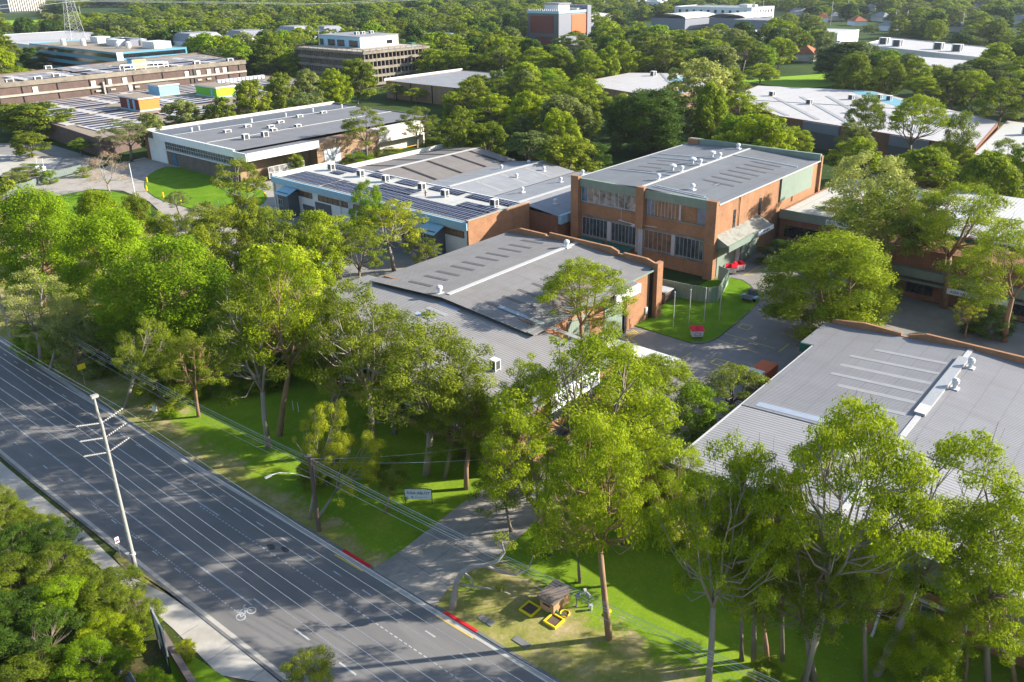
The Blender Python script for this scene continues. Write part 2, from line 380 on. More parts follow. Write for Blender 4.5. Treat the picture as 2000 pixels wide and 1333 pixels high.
def part(par, name, m, ax, c, s, a0, a1, z0, z1, d0=.003, d1=.1): return wbox(MB(), ax, c, s, a0, a1, z0, z1, d0, d1).build(name, m, par)
def vent(par, x, y, z, r=.5, h=1.1, name='roof_vent'):
    mb = MB(); mb.box(x-r*1.15, x+r*1.15, y-r*1.15, y+r*1.15, z-.25, z+.12); mb.cyl(x, y, z+.1, z+h*.45, r*.62, 12)
    mb.tube([(x,y,z+h*.42),(x,y,z+h*.55),(x,y,z+h*.85),(x,y,z+h)], [r*.7, r, r, r*.45], 14)
    return mb.build(name, 'white_metal', par)
def aircon(par, x, y, z, sx=1.0, sy=1.2, h=1.0, m='white_metal', name='air_conditioner'):
    o = MB().box(x-sx/2, x+sx/2, y-sy/2, y+sy/2, z+.15, z+h).box(x-sx/2, x-sx/2+.12, y-sy/2, y+sy/2, z-.2, z+.15).box(x+sx/2-.12, x+sx/2, y-sy/2, y+sy/2, z-.2, z+.15).build(name, m, par)
    MB().box(x-sx*.36, x+sx*.36, y-sy/2-.02, y-sy/2, z+.25, z+h-.1).box(x-sx/2-.02, x-sx/2, y-sy*.36, y+sy*.36, z+.25, z+h-.1).build('grille', 'dark_metal', o)
    return o
def inset(pts, t):
    n = len(pts); out = []
    for i in range(n):
        p0, p1, p2 = Vector(pts[i-1][:2]), Vector(pts[i][:2]), Vector(pts[(i+1) % n][:2])
        d1 = (p1-p0).normalized(); d2 = (p2-p1).normalized(); n1 = Vector((-d1.y, d1.x)); n2 = Vector((-d2.y, d2.x))
        b = (n1+n2); b = b/max(.3, b.dot(n1)); out.append(tuple(p1+b*t))
    return out
def block(par, pts, h, wm, rm, parapet=.5, z0=0, t=.3):
    """polygon (counter-clockwise) building: walls with parapet and a roof set down inside them"""
    mb = MB(); ins = inset(pts, t); n = len(pts)
    for i in range(n):
        j = (i+1) % n; a, b, c, d = pts[i], pts[j], ins[j], ins[i]
        mb.quad((*a,z0),(*b,z0),(*b,h),(*a,h)); mb.quad((*a,h),(*b,h),(*c,h),(*d,h)); mb.quad((*d,h),(*c,h),(*c,h-parapet-.1),(*d,h-parapet-.1))
    mb.build('wall', wm, par)
    return MB().face([(*p, h-parapet) for p in ins]).build('roof', rm, par)
def rect(x0, x1, y0, y1): return [(x0,y0),(x1,y0),(x1,y1),(x0,y1)]
def gable_u(par, x0, x1, y0, y1, ze, zr, m, over=.4, t=.12, yr=None, name='roof'):
    """gable roof with its ridge along X"""
    yr = (y0+y1)/2 if yr is None else yr
    return MB().slab((x0,y0-over,ze),(x1,y0-over,ze),(x1,yr,zr),(x0,yr,zr),t).slab((x0,yr,zr),(x1,yr,zr),(x1,y1+over,ze),(x0,y1+over,ze),t).build(name, m, par)
def bar(mb, a, b, w, h=None):
    a, b = Vector(a), Vector(b); d = (b-a).normalized(); s = d.cross(Vector((0,0,1))).normalized()*(w/2); u = s.cross(d).normalized()*((h or w)/2)
    mb.hexa([a-s-u, a+s-u, b+s-u, b-s-u, a-s+u, a+s+u, b+s+u, b-s+u]); return mb
# ---------------------------------------------------------------- ground, roads, paths, markings
struct('ground', MB().face([(-900,-900,-.08),(5200,-900,-.08),(5200,5600,-.08),(-900,5600,-.08)]), 'far_ground')
kr = [(38.6,-60),(42.3,-20),(41.4,10),(40.6,32),(39.75,61),(38.65,88),(38.2,113),(38.05,147),(37.2,200),(35,420)]
kl = [(31,-60),(28.6,-20),(27.2,20),(26.2,53),(25.55,72),(24.75,98),(23.9,147),(23,200),(20,420)]
sheet('road', kl+kr[::-1], .0, 'asphalt')
def strip(line, off0, off1, z0, z1, name, m):
    mb = MB()
    for (x0,y0),(x1,y1) in zip(line, line[1:]): mb.hexa([(x0+off0,y0,z0),(x0+off1,y0,z0),(x1+off1,y1,z0),(x1+off0,y1,z0),(x0+off0,y0,z1),(x0+off1,y0,z1),(x1+off1,y1,z1),(x1+off0,y1,z1)])
    return struct(name, mb, m)
def lerp_line(line, y):
    for (x0,y0),(x1,y1) in zip(line, line[1:]):
        if y0 <= y <= y1: return x0+(x1-x0)*(y-y0)/(y1-y0)
def sub(line, ya, yb): return [(lerp_line(line, ya), ya)]+[p for p in line if ya < p[1] < yb]+[(lerp_line(line, yb), yb)]
strip(sub(kr,-60,46.3), .0, .28, -.05, .14, 'kerb', 'kerb'); strip(sub(kr,55.2,420), .0, .28, -.05, .14, 'kerb', 'kerb')
strip(kl, -.28, .0, -.05, .14, 'kerb', 'kerb')
strip(kr, -.55, 0, -.02, .012, 'gutter', 'concrete'); strip(kl, 0, .45, -.02, .012, 'gutter', 'concrete')
strip(sub(kr,46.3,55.2), .0, .28, -.03, .05, 'kerb', 'kerb')
strip(sub(kr,55.4,59.6), -.012, .29, .03, .150, 'kerb_red_paint', 'red_paint'); strip(sub(kr,41.2,45.2), -.012, .29, .03, .150, 'kerb_red_paint', 'red_paint')
ln = MB()
def pl(x0, y0, x1, y1, w, z=.008, mb=None):
    d = Vector((x1-x0, y1-y0)).normalized(); n = Vector((-d.y, d.x))*(w/2); (mb or ln).face([(x0-n.x,y0-n.y,z),(x1-n.x,y1-n.y,z),(x1+n.x,y1+n.y,z),(x0+n.x,y0+n.y,z)])
def lane_x(base, y): return base+(lerp_line(kr, max(-59, min(y, 419)))-39.0)*.75
y = 5.0
while y < 230:      # small dashes by the right kerb and the left kerb
    pl(lane_x(36.75,y), y, lane_x(36.75,y+1.25), y+1.25, .14)
    if y < 34 or y > 62: pl(lane_x(27.35,y), y, lane_x(27.35,y+1.1), y+1.1, .12)
    y += 4.3
for a, b_, xb in ((60,230,29.0),(75,230,34.9)):
    y = a
    while y < b_: pl(lane_x(xb,y), y, lane_x(xb,y+9.9), y+9.9, .15); y += 10
y = 8.0
while y < 60: pl(lane_x(29.6,y), y, lane_x(29.6,y+2.2), y+2.2, .16); y += 6.3
for k in range(75):     # worn dotted line
    y = 32+k*.62; pl(lane_x(34.6,y), y, lane_x(34.6,y+.38), y+.38, .10)
for k in range(60):
    y = 60+k*.5; pl(lane_x(27.6,y), y, lane_x(27.6,y+.28), y+.28, .09)
struct('lane_markings', ln, 'white_paint')
# bicycle symbol beside the end of the solid line
bk = MB()
def ring2(cx, cy, r, w, sx=1, sy=1, n=20, z=.009):
    for k in range(n):
        a, b_ = 2*math.pi*k/n, 2*math.pi*(k+1)/n
        bk.face([(cx+sx*r*math.cos(a), cy+sy*r*math.sin(a), z),(cx+sx*r*math.cos(b_), cy+sy*r*math.sin(b_), z),(cx+sx*(r-w)*math.cos(b_), cy+sy*(r-w)*math.sin(b_), z),(cx+sx*(r-w)*math.cos(a), cy+sy*(r-w)*math.sin(a), z)])
BX, BY = 28.6, 59.4
ring2(BX-.55, BY, .42, .1, 1, 1.25); ring2(BX+.55, BY, .42, .1, 1, 1.25)
for a, b_ in (((-.55,0),(-.1,0)),((-.1,0),(.35,.75)),((-.55,0),(-.25,.75)),((-.25,.75),(.35,.75)),((-.1,0),(-.3,1.0)),((.55,0),(.3,1.0)),((-.45,1.0),(-.15,1.0)),((.3,1.0),(.6,1.1))):
    pl(BX+a[0], BY+a[1], BX+b_[0], BY+b_[1], .09, .010, bk)
struct('bicycle_symbol', bk, 'white_paint')
yl = MB()
pl(39.2,55.6,39.0,59.8,.16,.017,yl); pl(39.75,41.0,39.6,45.6,.16,.017,yl)
for a in (((100.8,64.2),(99.8,55.7)),((99.8,55.7),(103.4,55.5)),((102.2,66.9),(101.2,64.0)),((110.3,57.6),(109.7,47.6)),((113.2,56.3),(112.8,46.2)),((116,45.2),(112,45.2)),
          ((82.6,41.8),(82.8,38.9)),((86.8,49.2),(87.3,41.6)),((90.2,49.2),(90.6,41.6)),((83.4,49.0),(83.8,41.6)),((79.9,49.0),(80.3,41.6)),((93.6,49.2),(94,41.6)),((119,48),(118.6,41)),((122,48),(121.6,41))):
    pl(*a[0], *a[1], .13, .056, yl)
for cx, cy, q in ((103.0,50.6,.95),(117.6,53.6,.9)):
    pl(cx-q,cy-q,cx+q,cy-q,.16,.056,yl); pl(cx+q,cy-q,cx+q,cy+q,.16,.056,yl); pl(cx+q,cy+q,cx-q,cy+q,.16,.056,yl); pl(cx-q,cy+q,cx-q,cy-q,.16,.056,yl)
for k in range(9): pl(101.5+k*.45,67.4,100.9+k*.45,65.8,.16,.056,yl)
pl(101,65.8,105.6,65.8,.12,.056,yl)
for k in range(9): pl(140.5+k*1.0,65.0,141.3+k*1.0,63.6,.16,.056,yl)
pl(140,65.1,150,65.1,.14,.056,yl)
struct('yellow_markings', yl, 'yellow_paint')
MBp = MB().face([(117.6-.85,53.6-.8,.055),(117.6+.85,53.6-.8,.055),(117.6+.85,53.6+.8,.055),(117.6-.85,53.6+.8,.055)]); 
# beds and surfaces
sheet('lawn', [(42.4,-40),(41.6,10),(40.85,32),(40.0,61),(38.9,88),(38.45,113),(38.3,150),(60,150),(66,118),(66,67.5),(68.5,67.5),(68.5,36),(112,36),(112,-40)], .10, 'lawn')
sheet('driveway', [(39.9,54.9),(44,54.9),(53,55.7),(62,55.6),(67,56.2),(72,58),(72,46.4),(66,47.3),(59.3,47.6),(50.6,46.7),(43.5,47.4),(40.2,46.4)], .124, 'drive')
sheet('yard', [(64,39.2),(118,39.2),(118,-30),(147,-30),(147.5,34),(150,42),(178,54),(178,69),(62.5,69),(62.5,60),(64,56)], .048, 'yard')
lw = [(106.6,69.5),(106.4,57.2),(107.6,55.6),(110.4,54.9),(121,55.6),(129,56.6),(133.0,59.5),(135.6,61.5),(137.2,64.0),(137.0,66.2),(134.5,68.8)]
struct('yard_lawn', MB().prism(lw, .0, .20), 'green_lawn')
strip([(a,b_) for a, b_ in lw[1:10]], -.12, .12, .0, .25, 'kerb', 'kerb')
sheet('bush_ground', [(-200,-60),(30.7,-60),(28.3,-20),(26.9,20),(25.9,53),(25.25,72),(24.45,98),(23.6,147),(22.7,200),(19.7,420),(-200,420)], .06, 'bush_floor')
sheet('footpath', [(25.0,51),(23.1,54.7),(23.3,63),(23.15,70),(22.9,74.4),(22.6,82.4),(22.0,100),(21.2,147),(23.2,147),(24.0,98),(24.4,84),(24.25,76),(24.2,72.5),(25.2,67.5),(25.75,61),(25.85,53),(25.9,50),(27.0,20),(24.2,20),(24.8,40)], .10, 'concrete')
sheet('verge_grass', [(25.2,77.6),(24.45,77.0),(24.3,74.6),(24.3,72.4),(25.2,67.6),(25.5,66.8),(25.75,61),(25.35,70)], .125, 'verge')
sheet('corner_lawn', [(22.2,62.3),(22.95,57),(24.4,44),(24.1,20),(20.5,20),(20.3,57)], .115, 'green_lawn')
sheet('car_park', [(79,101),(112.4,101),(112.4,183),(95,190),(80,176),(76,140)], .03, 'yard')
sheet('access_drive', [(84,170),(93,155),(112.4,165),(131,181),(131,207),(122.5,213),(122.5,268),(94,260),(73,252),(40,244),(36,226),(60,228),(82,238),(92.8,238),(97.2,229),(96,211.8),(93.2,201.4),(87.5,194)], .045, 'drive')
sheet('litter_bed', [(45,101),(79,101),(79,176),(88,196),(72,215),(60,228),(39,226),(38.4,150),(38.5,118)], .035, 'verge')
e1 = smooth_poly([(122.2,250.0),(112.5,244.2),(106.5,235.5),(101.5,225),(98.4,211.6),(99.0,199),(100,184.5),(107,182),(116,188),(122,199),(121.9,222)],1)
struct('lawn_by_showroom', MB().prism(e1, 0, .16), 'green_lawn')
struct('island_lawn', MB().prism(smooth_poly([(70,213),(74,229),(82,237.5),(92.5,237.2),(95.8,228),(94.8,212),(92,202),(87,195.8),(77,199)],1), 0, .15), 'green_lawn')
sheet('far_car_park', [(66,262),(102,268),(112,272),(113,322),(90,350),(40,330)], .02, 'yard')
sheet('far_forecourt', [(70,285),(96,272),(106,290),(92,318),(70,322)], .05, 'concrete')
sheet('park_field', [(380,1080),(520,1000),(560,1150),(420,1330)], .1, 'park')
sheet('park_lawn', [(395,165),(450,140),(470,175),(410,205)], .1, 'park')
strip([(72.5,228.5),(92.5,236.9)], -.1, .1, 0, .2, 'kerb', 'kerb')

for cx, cy, rx_, ry_ in ((35.6,65.9,.35,.6),(36.3,64.4,.35,.6)):
    sheet('road_patch', [(cx+rx_*math.cos(k*.524)*(1+.12*math.sin(k*2.1)), cy+ry_*math.sin(k*.524)*(1+.12*math.cos(k*1.7))) for k in range(12)], .004, M.setdefault('patch', mottled('tar_patch', (.06,.062,.07), .85, .2, 2, 10)))
pl_ = MB()
for k in range(16): y_ = 20+k*4.6; pl_.face([(25.9 if y_ < 60 else 25.0, y_, .104), (23.0, y_, .104), (23.0, y_+.06, .104), (25.9 if y_ < 60 else 25.0, y_+.06, .104)])
struct('path_joints', pl_, 'kerb')
dj = MB()
for k in range(6): x_ = 43+k*4.8; dj.face([(x_, 47.2, .128), (x_+.07, 47.2, .128), (x_+.07, 54.8, .128), (x_, 54.8, .128)])
dj.face([(41, 51.0, .128), (66, 51.6, .128), (66, 51.66, .128), (41, 51.06, .128)])
struct('driveway_joints', dj, 'kerb')
# ---------------------------------------------------------------- the two-storey orange brick factory
t = thing('brick_factory', 'tall two-storey orange brick factory with ribbed grey roof and sage green fascia', 'factory', (134.6,69,0))
x0,x1,y0,y1,H = 134.6,182.0,69.0,101.8,14.6
MB().box(x0,x1,y0,y0+.4,0,H).box(x0,x1,y1-.4,y1,0,H-.4).box(x0,x0+.4,y0+.4,y1-.4,0,14.2).box(x1-.4,x1,y0+.4,y1-.4,0,H+.4).build('wall','brick',t)
MB().box(x0-1.1,x0,y0-.5,y0+1.5,0,15.3).box(x0-1.1,x0,84.3,86.0,7.3,15.6).box(x0-1.1,x0,y1-1.6,y1+.3,0,15.6).box(x1,x1+.8,y0-.6,y0+2,0,15.6).box(x1-.9,x1+.8,y1-2.5,y1+.3,0,16).build('brick_pier','brick',t)
gable_u(t, x0-.3, x1-.45, y0, y1, 14.65, 15.45, 'two_roof', .45)
MB().box(x0-.2,x1-.6,y0-.62,y0-.45,14.5,14.72).box(x0-.2,x1-.6,y1+.45,y1+.62,14.5,14.72).build('gutter','pale_trim',t)
MB().box(x1-.5,x1+.35,y0-.4,y1+.2,14.4,16.05).build('parapet','fascia_green',t)
bar(MB(),(x0,85.4,15.52),(x1-.6,85.4,15.52),.55,.12).build('ridge_cap','pale_trim',t)
for a,b in ((70.6,84.3),(86.0,100.2)):
    MB().box(x0-.55,x0+.2,a,b,13.4,15.15).build('fascia','fascia_green',t)
window(t,'x',x0,-1,86.2,100.0,10.3,13.35,9,1,'glass_pale','grey_trim',.11)
part(t,'window_panel','glass_warm','x',x0,-1,73.2,84.0,10.2,13.35,.003,.07)
part(t,'window_panel','glass_blue','x',x0,-1,70.9,72.9,10.2,13.3,.003,.09); part(t,'window_panel','glass_blue','x',x0,-1,82.6,84.1,10.25,13.3,.075,.1)
part(t,'window_panel','glass_blue','x',x0,-1,98.6,100.0,10.35,13.3,.055,.09)
mb=MB()
for k in range(9): wbox(mb,'x',x0,-1,77.6+k*.78,77.7+k*.78,10.2,13.35,.07,.13)
wbox(mb,'x',x0,-1,76.4,76.8,10.2,13.35,.07,.15); mb.build('frame','grey_trim',t)
part(t,'sill','conc_dark','x',x0,-1,70.7,84.2,9.85,10.15,0,.25); part(t,'sill','conc_dark','x',x0,-1,86.1,100.2,9.95,10.25,0,.25)
for a,b,n in ((93.4,99.7,7),(86.4,92.3,7),(78.2,84.4,6),(71.2,77.2,7)):
    window(t,'x',x0,-1,a,b,3.2,7.0,n,1,'glass_warm' if n==6 else 'glass','grey_trim',.06)
part(t,'column','pale_trim','x',x0,-1,92.35,93.3,3.0,7.1,.0,.3); part(t,'column','pale_trim','x',x0,-1,77.3,78.1,3.0,7.1,0,.3); part(t,'column','grey_trim','x',x0,-1,84.7,85.7,1.2,7.2,0,.3)
part(t,'lintel','conc_dark','x',x0,-1,70.9,84.6,7.1,7.5,0,.22); part(t,'lintel','conc_dark','x',x0,-1,86.0,100.6,7.1,7.5,0,.22)
part(t,'sill','conc_dark','x',x0,-1,71.0,84.3,2.7,3.1,0,.25); part(t,'sill','conc_dark','x',x0,-1,86.0,100.0,2.8,3.1,0,.25)
pp=MB()
for k in range(4): pp.tube([(x0-.35,86.2-k*.28,2.0),(x0-.35,86.2-k*.28,7.0+.12*k),(x0-.35,87.5-.2*k,7.3+.1*k)],.07,6)
pp.tube([(x0-.3,90.5,7.9),(x0-.3,86.4,7.6)],.09,6).tube([(x0-.3,86.2,7.76),(x0-.3,81.5,8.0)],.06,6).tube([(x0-.3,89.9,8),(x0-.3,89.9,10)],.05,6).tube([(x0-.3,70.6,7.4),(x0-.3,70.6,2.4),(x0-.35,69.3,1.9),(x0-.35,69.3,.2)],.11,6)
pp.build('downpipe','white_metal',t)
MB().slab((x0-4.2,86.6,2.1),(x0-.05,86.6,2.7),(x0-.05,93.2,2.7),(x0-4.2,93.2,2.1),.1).slab((x0-4.0,93.9,2.1),(x0-.05,93.9,2.75),(x0-.05,99.8,2.75),(x0-4.0,99.8,2.1),.1).build('shade_awning','green_shade',t)
for a,b in ((141.6,142.3),(152.6,153.3)): window(t,'y',y0,-1,a,b,8.2,12.0,1,4,'glass','dark_metal',.08)
MB().tube([(143.6,y0-.15,14.4),(143.6,y0-.15,7.4),(144,y0-1.2,7.2)],.1,6).tube([(168.6,y0-.15,14.4),(168.6,y0-.15,8)],.09,6).build('downpipe','dark_metal',t)
part(t,'side_cladding','fascia_green_x','y',y0,-1,162,178,9.3,14.45,.0,.35)
aw=MB().slab((134.7,66.2,7.0),(153.2,66.2,7.0),(153.2,69,8.5),(134.7,69,8.5),.12).build('entrance_awning','awning',t)
MB().box(134.6,153.3,65.9,66.2,5.9,7.1).build('awning_fascia','fascia_green_x',t)
MB().face([(134.6,66.0,7),(134.6,69,8.5),(134.6,69,5.9)]).face([(153.3,66.0,7),(153.3,69,8.5),(153.3,69,5.9)]).build('awning_end','fascia_green',t)
sb=MB().box(146.2,153.2,65.72,65.88,6.2,7.0).build('sign_board','sign_white',t); text_part('ASSA ABLOY',.55,sb,(149.8,65.70,6.6),(1,0,0),(0,0,1),'letters','lettering',.01)
part(t,'roller_door','fascia_green_x','y',y0,-1,136.0,143.0,.05,5.6,.003,.12); part(t,'roller_door','fascia_green_x','y',y0,-1,146,153,.05,5.6,.003,.12)
part(t,'doorway','pale_trim','y',y0,-1,143.6,145.2,.05,5.2,.003,.1)
for x,y in ((141.5,86.0),(150.6,86.0),(158.8,86.2),(167.4,86.1),(179.3,87.6),(139.8,77.2)): vent(t,x,y,15.45 if y>80 else 15.05,.5,1.25)
for x,y in ((151,88.4),(159.4,88.4),(168,88.3)):
    MB().tube([(x,y,15.2),(x,y,16.2)],[.28,.28],10).tube([(x,y,16.15),(x,y,16.5),(x,y,16.7)],[.8,.75,.25],16).build('exhaust_hood','white_metal',t)
for k in range(7): MB().slab((147.6+k*3.6,72.5,14.88),(148.5+k*3.6,72.5,14.88),(148.5+k*3.6,79.4,15.22),(147.6+k*3.6,79.4,15.22),.03).build('skylight','skylight',t)
for k in range(4): MB().slab((147.6+k*3.8,91.5,15.20),(148.3+k*3.8,91.5,15.20),(148.3+k*3.8,97.4,14.91),(147.6+k*3.8,97.4,14.91),.03).build('skylight','skylight',t)
cp=MB()
for a,b,c,d in ((146.2,85.6,146.2,100.8),(162,86,162,101),(166,86,166,101),(136.2,72,136.2,84),(137.2,73,137.2,84),(172,69.8,172,85)):
    za=15.45-abs(85.4-b)*.049+.1; zb=15.45-abs(85.4-d)*.049+.1; cp.tube([(a,b,za),(c,d,zb)],.11,5)
cp.build('conduit','white_metal',t)
mb=MB().tube([(139.6,72.0,14.9),(139.6,72.0,17.0)],.04,5)
for k in range(5): mb.tube([(139.6-.9+.4*k,71.3,16.9),(139.6-.9+.4*k,72.7,16.9)],.03,4)
mb.tube([(138.6,72,16.9),(140.6,72,16.9)],.03,4).build('aerial','galv',t)
# ---------------------------------------------------------------- low pale office wing joined to its right side
t = thing('office_wing','low office wing with cream roof behind the shrubs right of the tall brick factory','office',(162,52,0))
block(t,[(162,52),(200,46),(200,68.3),(162,68.3)],7.6,'brown_brick','cream_roof',.25)
part(t,'fascia','fascia_green','x',161.95,-1,51.8,68.4,6.0,7.9,0,.35); MB().box(161.4,200,51.3,52.0,6.2,7.6).build('fascia','fascia_green_x',t)
sb=part(t,'sign_board','sign_white','x',161.6,-1,53.2,58.4,6.25,7.45,0,.1); text_part('ASSA ABLOY',.85,sb,(161.48,55.8,6.9),(0,-1,0),(0,0,1),'letters','lettering',.01)
window(t,'x',162,-1,53,67,2.2,4.6,6,1,'glass_black','dark_metal')
# ---------------------------------------------------------------- the brick hall with its office front
t = thing('brick_hall', 'long orange brick hall with grey corrugated roof, dark skylight strips and pale office front', 'factory hall', (81,68,0))
MB().box(81,112,68,68.4,0,8.75).box(81,112,100.2,100.6,0,8.75).box(81,81.4,68.4,100.2,0,9.0).build('wall','brick',t)
pr=MB()
for a,b,za_,zb_ in ((67.2,69.7,9.3,10.05),(69.7,74.3,10.05,10.1),(74.3,75.4,9.75,9.75),(75.4,76.9,10.1,10.6),(76.9,90.6,10.6,10.6),(90.6,91.4,9.85,9.85),(91.4,97.7,10.1,10.1),(97.7,101,10.1,8.9)):
    pr.hexa([(112,a,0),(112.5,a,0),(112.5,b,0),(112,b,0),(112,a,za_),(112.5,a,za_),(112.5,b,zb_),(112,b,zb_)])
pr.build('parapet_wall','brick',t)
MB().box(111.2,112.9,66.9,67.7,0,9.9).build('brick_pier','brick',t)
MB().box(110.6,111.1,67.75,68.0,0,8.9).build('downpipe','black',t)
gable_u(t, 78.6, 111.98, 68, 100.6, 8.75, 9.9, 'hall_roof', .35, yr=84.3)
MB().slab((104.4,66.3,7.45+1.32),(78.6,66.3,8.77),(78.6,67.6,8.83),(104.4,67.6,8.83),.1).build('porch_roof','hall_roof',t)
MB().box(97.6,104.4,65.7,66.1,7.3,8.75).box(104.1,104.4,66.1,67.9,7.3,8.75).build('porch_fascia','white_metal',t)
MB().box(78.7,111.9,67.35,67.58,8.62,8.86).build('gutter','fascia_green_x',t)
bar(MB(),(80,84.3,9.95),(112,84.3,9.95),.8,.1).build('ridge_cap','pale_trim',t)
for k in range(10): 
    x=81.2+k*3.0+(.35 if k%2 else 0); za=lambda y:9.9-abs(84.3-y)*.0690+.03
    MB().slab((x,89.4,za(89.4)),(x+.75,89.4,za(89.4)),(x+.75,94.6,za(94.6)),(x,94.6,za(94.6)),.03).build('skylight','skylight',t)
for k in range(8):
    if k in (6,): continue
    x=81.6+k*3.45; MB().slab((x,71.8,za(71.8)),(x+.8,71.8,za(71.8)),(x+.8,78.2,za(77.76)),(x,78.2,za(77.76)),.03).build('skylight','skylight',t)
part(t,'side_door','fascia_green_x','y',68,-1,97.6,102.6,.05,7.2,.003,.15); part(t,'side_panel','fascia_green_x','y',68,-1,88.2,93.6,.05,7.0,.003,.15)
MB().box(102.8,103.4,67.6,67.98,.0,8.6).build('downpipe','black',t)
part(t,'meter_box','white_metal','y',68,-1,109.5,110.1,1.2,2.4,.003,.2)
window(t,'y',68,-1,83.6,84.1,2.2,5.5,1,2,'glass','dark_metal')
vent(t,109.0,84.2,9.95,.5,1.3); vent(t,79.9,86.0,9.7,.5,1.3)
# office front under its own pale roof
ow=[(61.6,54.6),(81,54.6),(81,68.0),(81.0,104.2),(61.6,104.2)]
MB().box(61.6,62.0,54.6,104.2,0,7.5).box(62,80.9,54.6,55.0,0,7.6).box(80.55,80.95,55,67.98,0,7.6).box(62,80.9,103.8,104.2,0,7.6).build('office_wall','brick',t)
MB().slab((61.2,54.2,7.6),(81.4,54.2,7.6),(81.4,84.3,9.2),(61.2,84.3,9.2),.12).slab((61.2,84.3,9.2),(81.4,84.3,9.2),(81.4,104.8,8.0),(61.2,104.8,8.0),.12).build('office_roof','office_roof',t)
MB().hexa([(61.1,54.1,5.7),(61.35,54.1,5.7),(61.35,104.8,5.9),(61.1,104.8,5.9),(61.1,54.1,7.72),(61.35,54.1,7.72),(61.35,104.8,7.72),(61.1,104.8,7.72)]).build('front_fascia','fascia_green',t)
MB().hexa([(61.1,54.1,7.72),(61.35,54.1,7.72),(61.35,84.3,7.72),(61.1,84.3,7.72),(61.1,54.1,7.76),(61.35,54.1,7.76),(61.35,84.3,9.24),(61.1,84.3,9.24)]).hexa([(61.1,84.3,7.72),(61.35,84.3,7.72),(61.35,104.8,7.72),(61.1,104.8,7.72),(61.1,84.3,9.24),(61.35,84.3,9.24),(61.35,104.8,8.5),(61.1,104.8,8.05)]).build('gable_infill','pale_trim',t)
for k in range(5):
    a=63+k*3.9; m_='blue_sheet' if k in (0,1,3) else 'clear_sheet'
    if k<4: MB().slab((70.4+k*2.4,80.2,9.03),(71.3+k*2.4,80.2,9.03),(71.3+k*2.4,84.2,9.23),(70.4+k*2.4,84.2,9.23),.03).build('roof_sheet',m_,t)
for k,(m_,l) in enumerate((('blue_sheet',6),('cream_sheet',7),('clear_sheet',5))): 
    x=80.2+.05; yy=76-k*5.4; MB().slab((x+1.6,yy-l,za(yy-l)+.03),(x+2.4,yy-l,za(yy-l)+.03),(x+2.4,yy,za(yy)+.03),(x+1.6,yy,za(yy)+.03),.03).build('roof_sheet',m_,t)
for k in range(7):
    y=57+k*6.7; window(t,'x',61.6,-1,y,y+5.0,4.6,5.9,4,1,'glass_black','dark_metal',.08)
    part(t,'sill_band','render_white','x',61.6,-1,y-.3,y+5.3,2.9,3.25,.0,.3); window(t,'x',61.6,-1,y+.2,y+4.6,1.0,2.7,3,1,'glass_black','dark_metal',.08)
    MB().box(60.9,61.6,y+5.4,y+6.3,0,7.0).build('brick_pier','brick',t)
sp=MB().box(66.8,76.6,53.8,54.1,6.2,8.5).build('sign_board','sign_white',t); text_part('ASSA ABLOY',1.7,sp,(71.7,53.76,7.4),(1,0,0),(0,0,1),'letters','lettering',.02)
window(t,'y',54.6,-1,64,79,4.4,5.8,7,1,'glass_black','dark_metal',.08); window(t,'y',54.6,-1,64,79,1.0,3.0,7,1,'glass_black','dark_metal',.08)
aircon(t,68.4,64.2,8.1,1.0,1.1,1.5)
MB().cyl(74.0,82.2,9.0,9.8,.3,8).cyl(73.4,82.6,9.0,9.6,.25,8).build('roof_vent','dark_metal',t)
# ---------------------------------------------------------------- covered walkway / long white container roof in the yard
t = thing('long_shelter','long low shelter with white roof and grey ribbed wall beside the brick hall','shelter',(91,53,0))
MB().box(92.2,94.4,53.2,66.6,0,2.75).build('wall',M['hall_roof'],t); MB().box(91.9,95.2,52.9,66.9,2.75,2.95).build('roof','white_metal',t); MB().box(91.75,91.88,52.8,67,2.6,3.0).box(91.9,95.2,52.7,52.85,2.6,3.0).build('gutter','conc_dark',t)
MB().cyl(93.6,54.6,2.95,3.3,.1,6).build('roof_pipe','dark_metal',t)
# ---------------------------------------------------------------- the depot at bottom right
t = thing('corrugated_depot','large depot at the near right with pale corrugated roof, ridge vents and brick parapet','depot',(66,-6,0))
def zc(y): return 6.7+1.3*(1-min(1,abs(y-19.3)/17.6))
MB().box(67.0,112.4,36.2,36.6,0,6.5).box(66.6,67.0,-8,36.6,0,6.5).box(67,112.4,-8,-7.6,0,6.5).build('wall','brick',t)
MB().box(65.8,69.8,36.62,40.0,0,4.4).build('brick_pier','brick',t); MB().box(65.6,70.0,36.62,40.2,4.4,4.6).build('coping','brown_brick',t)
MB().slab((82,-8,zc(-8)),(112.3,-8,zc(-8)),(112.3,19.3,zc(19.3)),(82,19.3,zc(19.3)),.12).slab((82,19.3,zc(19.3)),(112.3,19.3,zc(19.3)),(112.3,36.9,zc(36.9)),(82,36.9,zc(36.9)),.12).slab((103.5,36.9,zc(36.9)),(112.3,36.9,zc(36.9)),(112.3,38.8,zc(38)-.08),(103.5,38.8,zc(38)-.08),.12).build('roof','depot_roof',t)
MB().slab((65.9,-8,zc(-8)-.08),(82,-8,zc(-8)-.08),(82,19.3,zc(19.3)-.08),(65.9,19.3,zc(19.3)-.08),.12).slab((65.9,19.3,zc(19.3)-.08),(82,19.3,zc(19.3)-.08),(82,37.0,zc(37)-.08),(65.9,37.0,zc(37)-.08),.12).build('front_roof','depot_front_roof',t)
MB().box(103.5,106.2,38.5,38.75,5.3,6.6).box(103.3,103.5,36.9,38.8,5.3,6.6).build('porch_fascia','green_shade',t)
MB().box(65.9,103.3,36.95,37.12,6.4,6.68).build('gutter','pale_trim',t)
bar(MB(),(66.5,19.3,8.02),(112,19.3,8.02),.6,.12).build('ridge_cap','pale_trim',t)
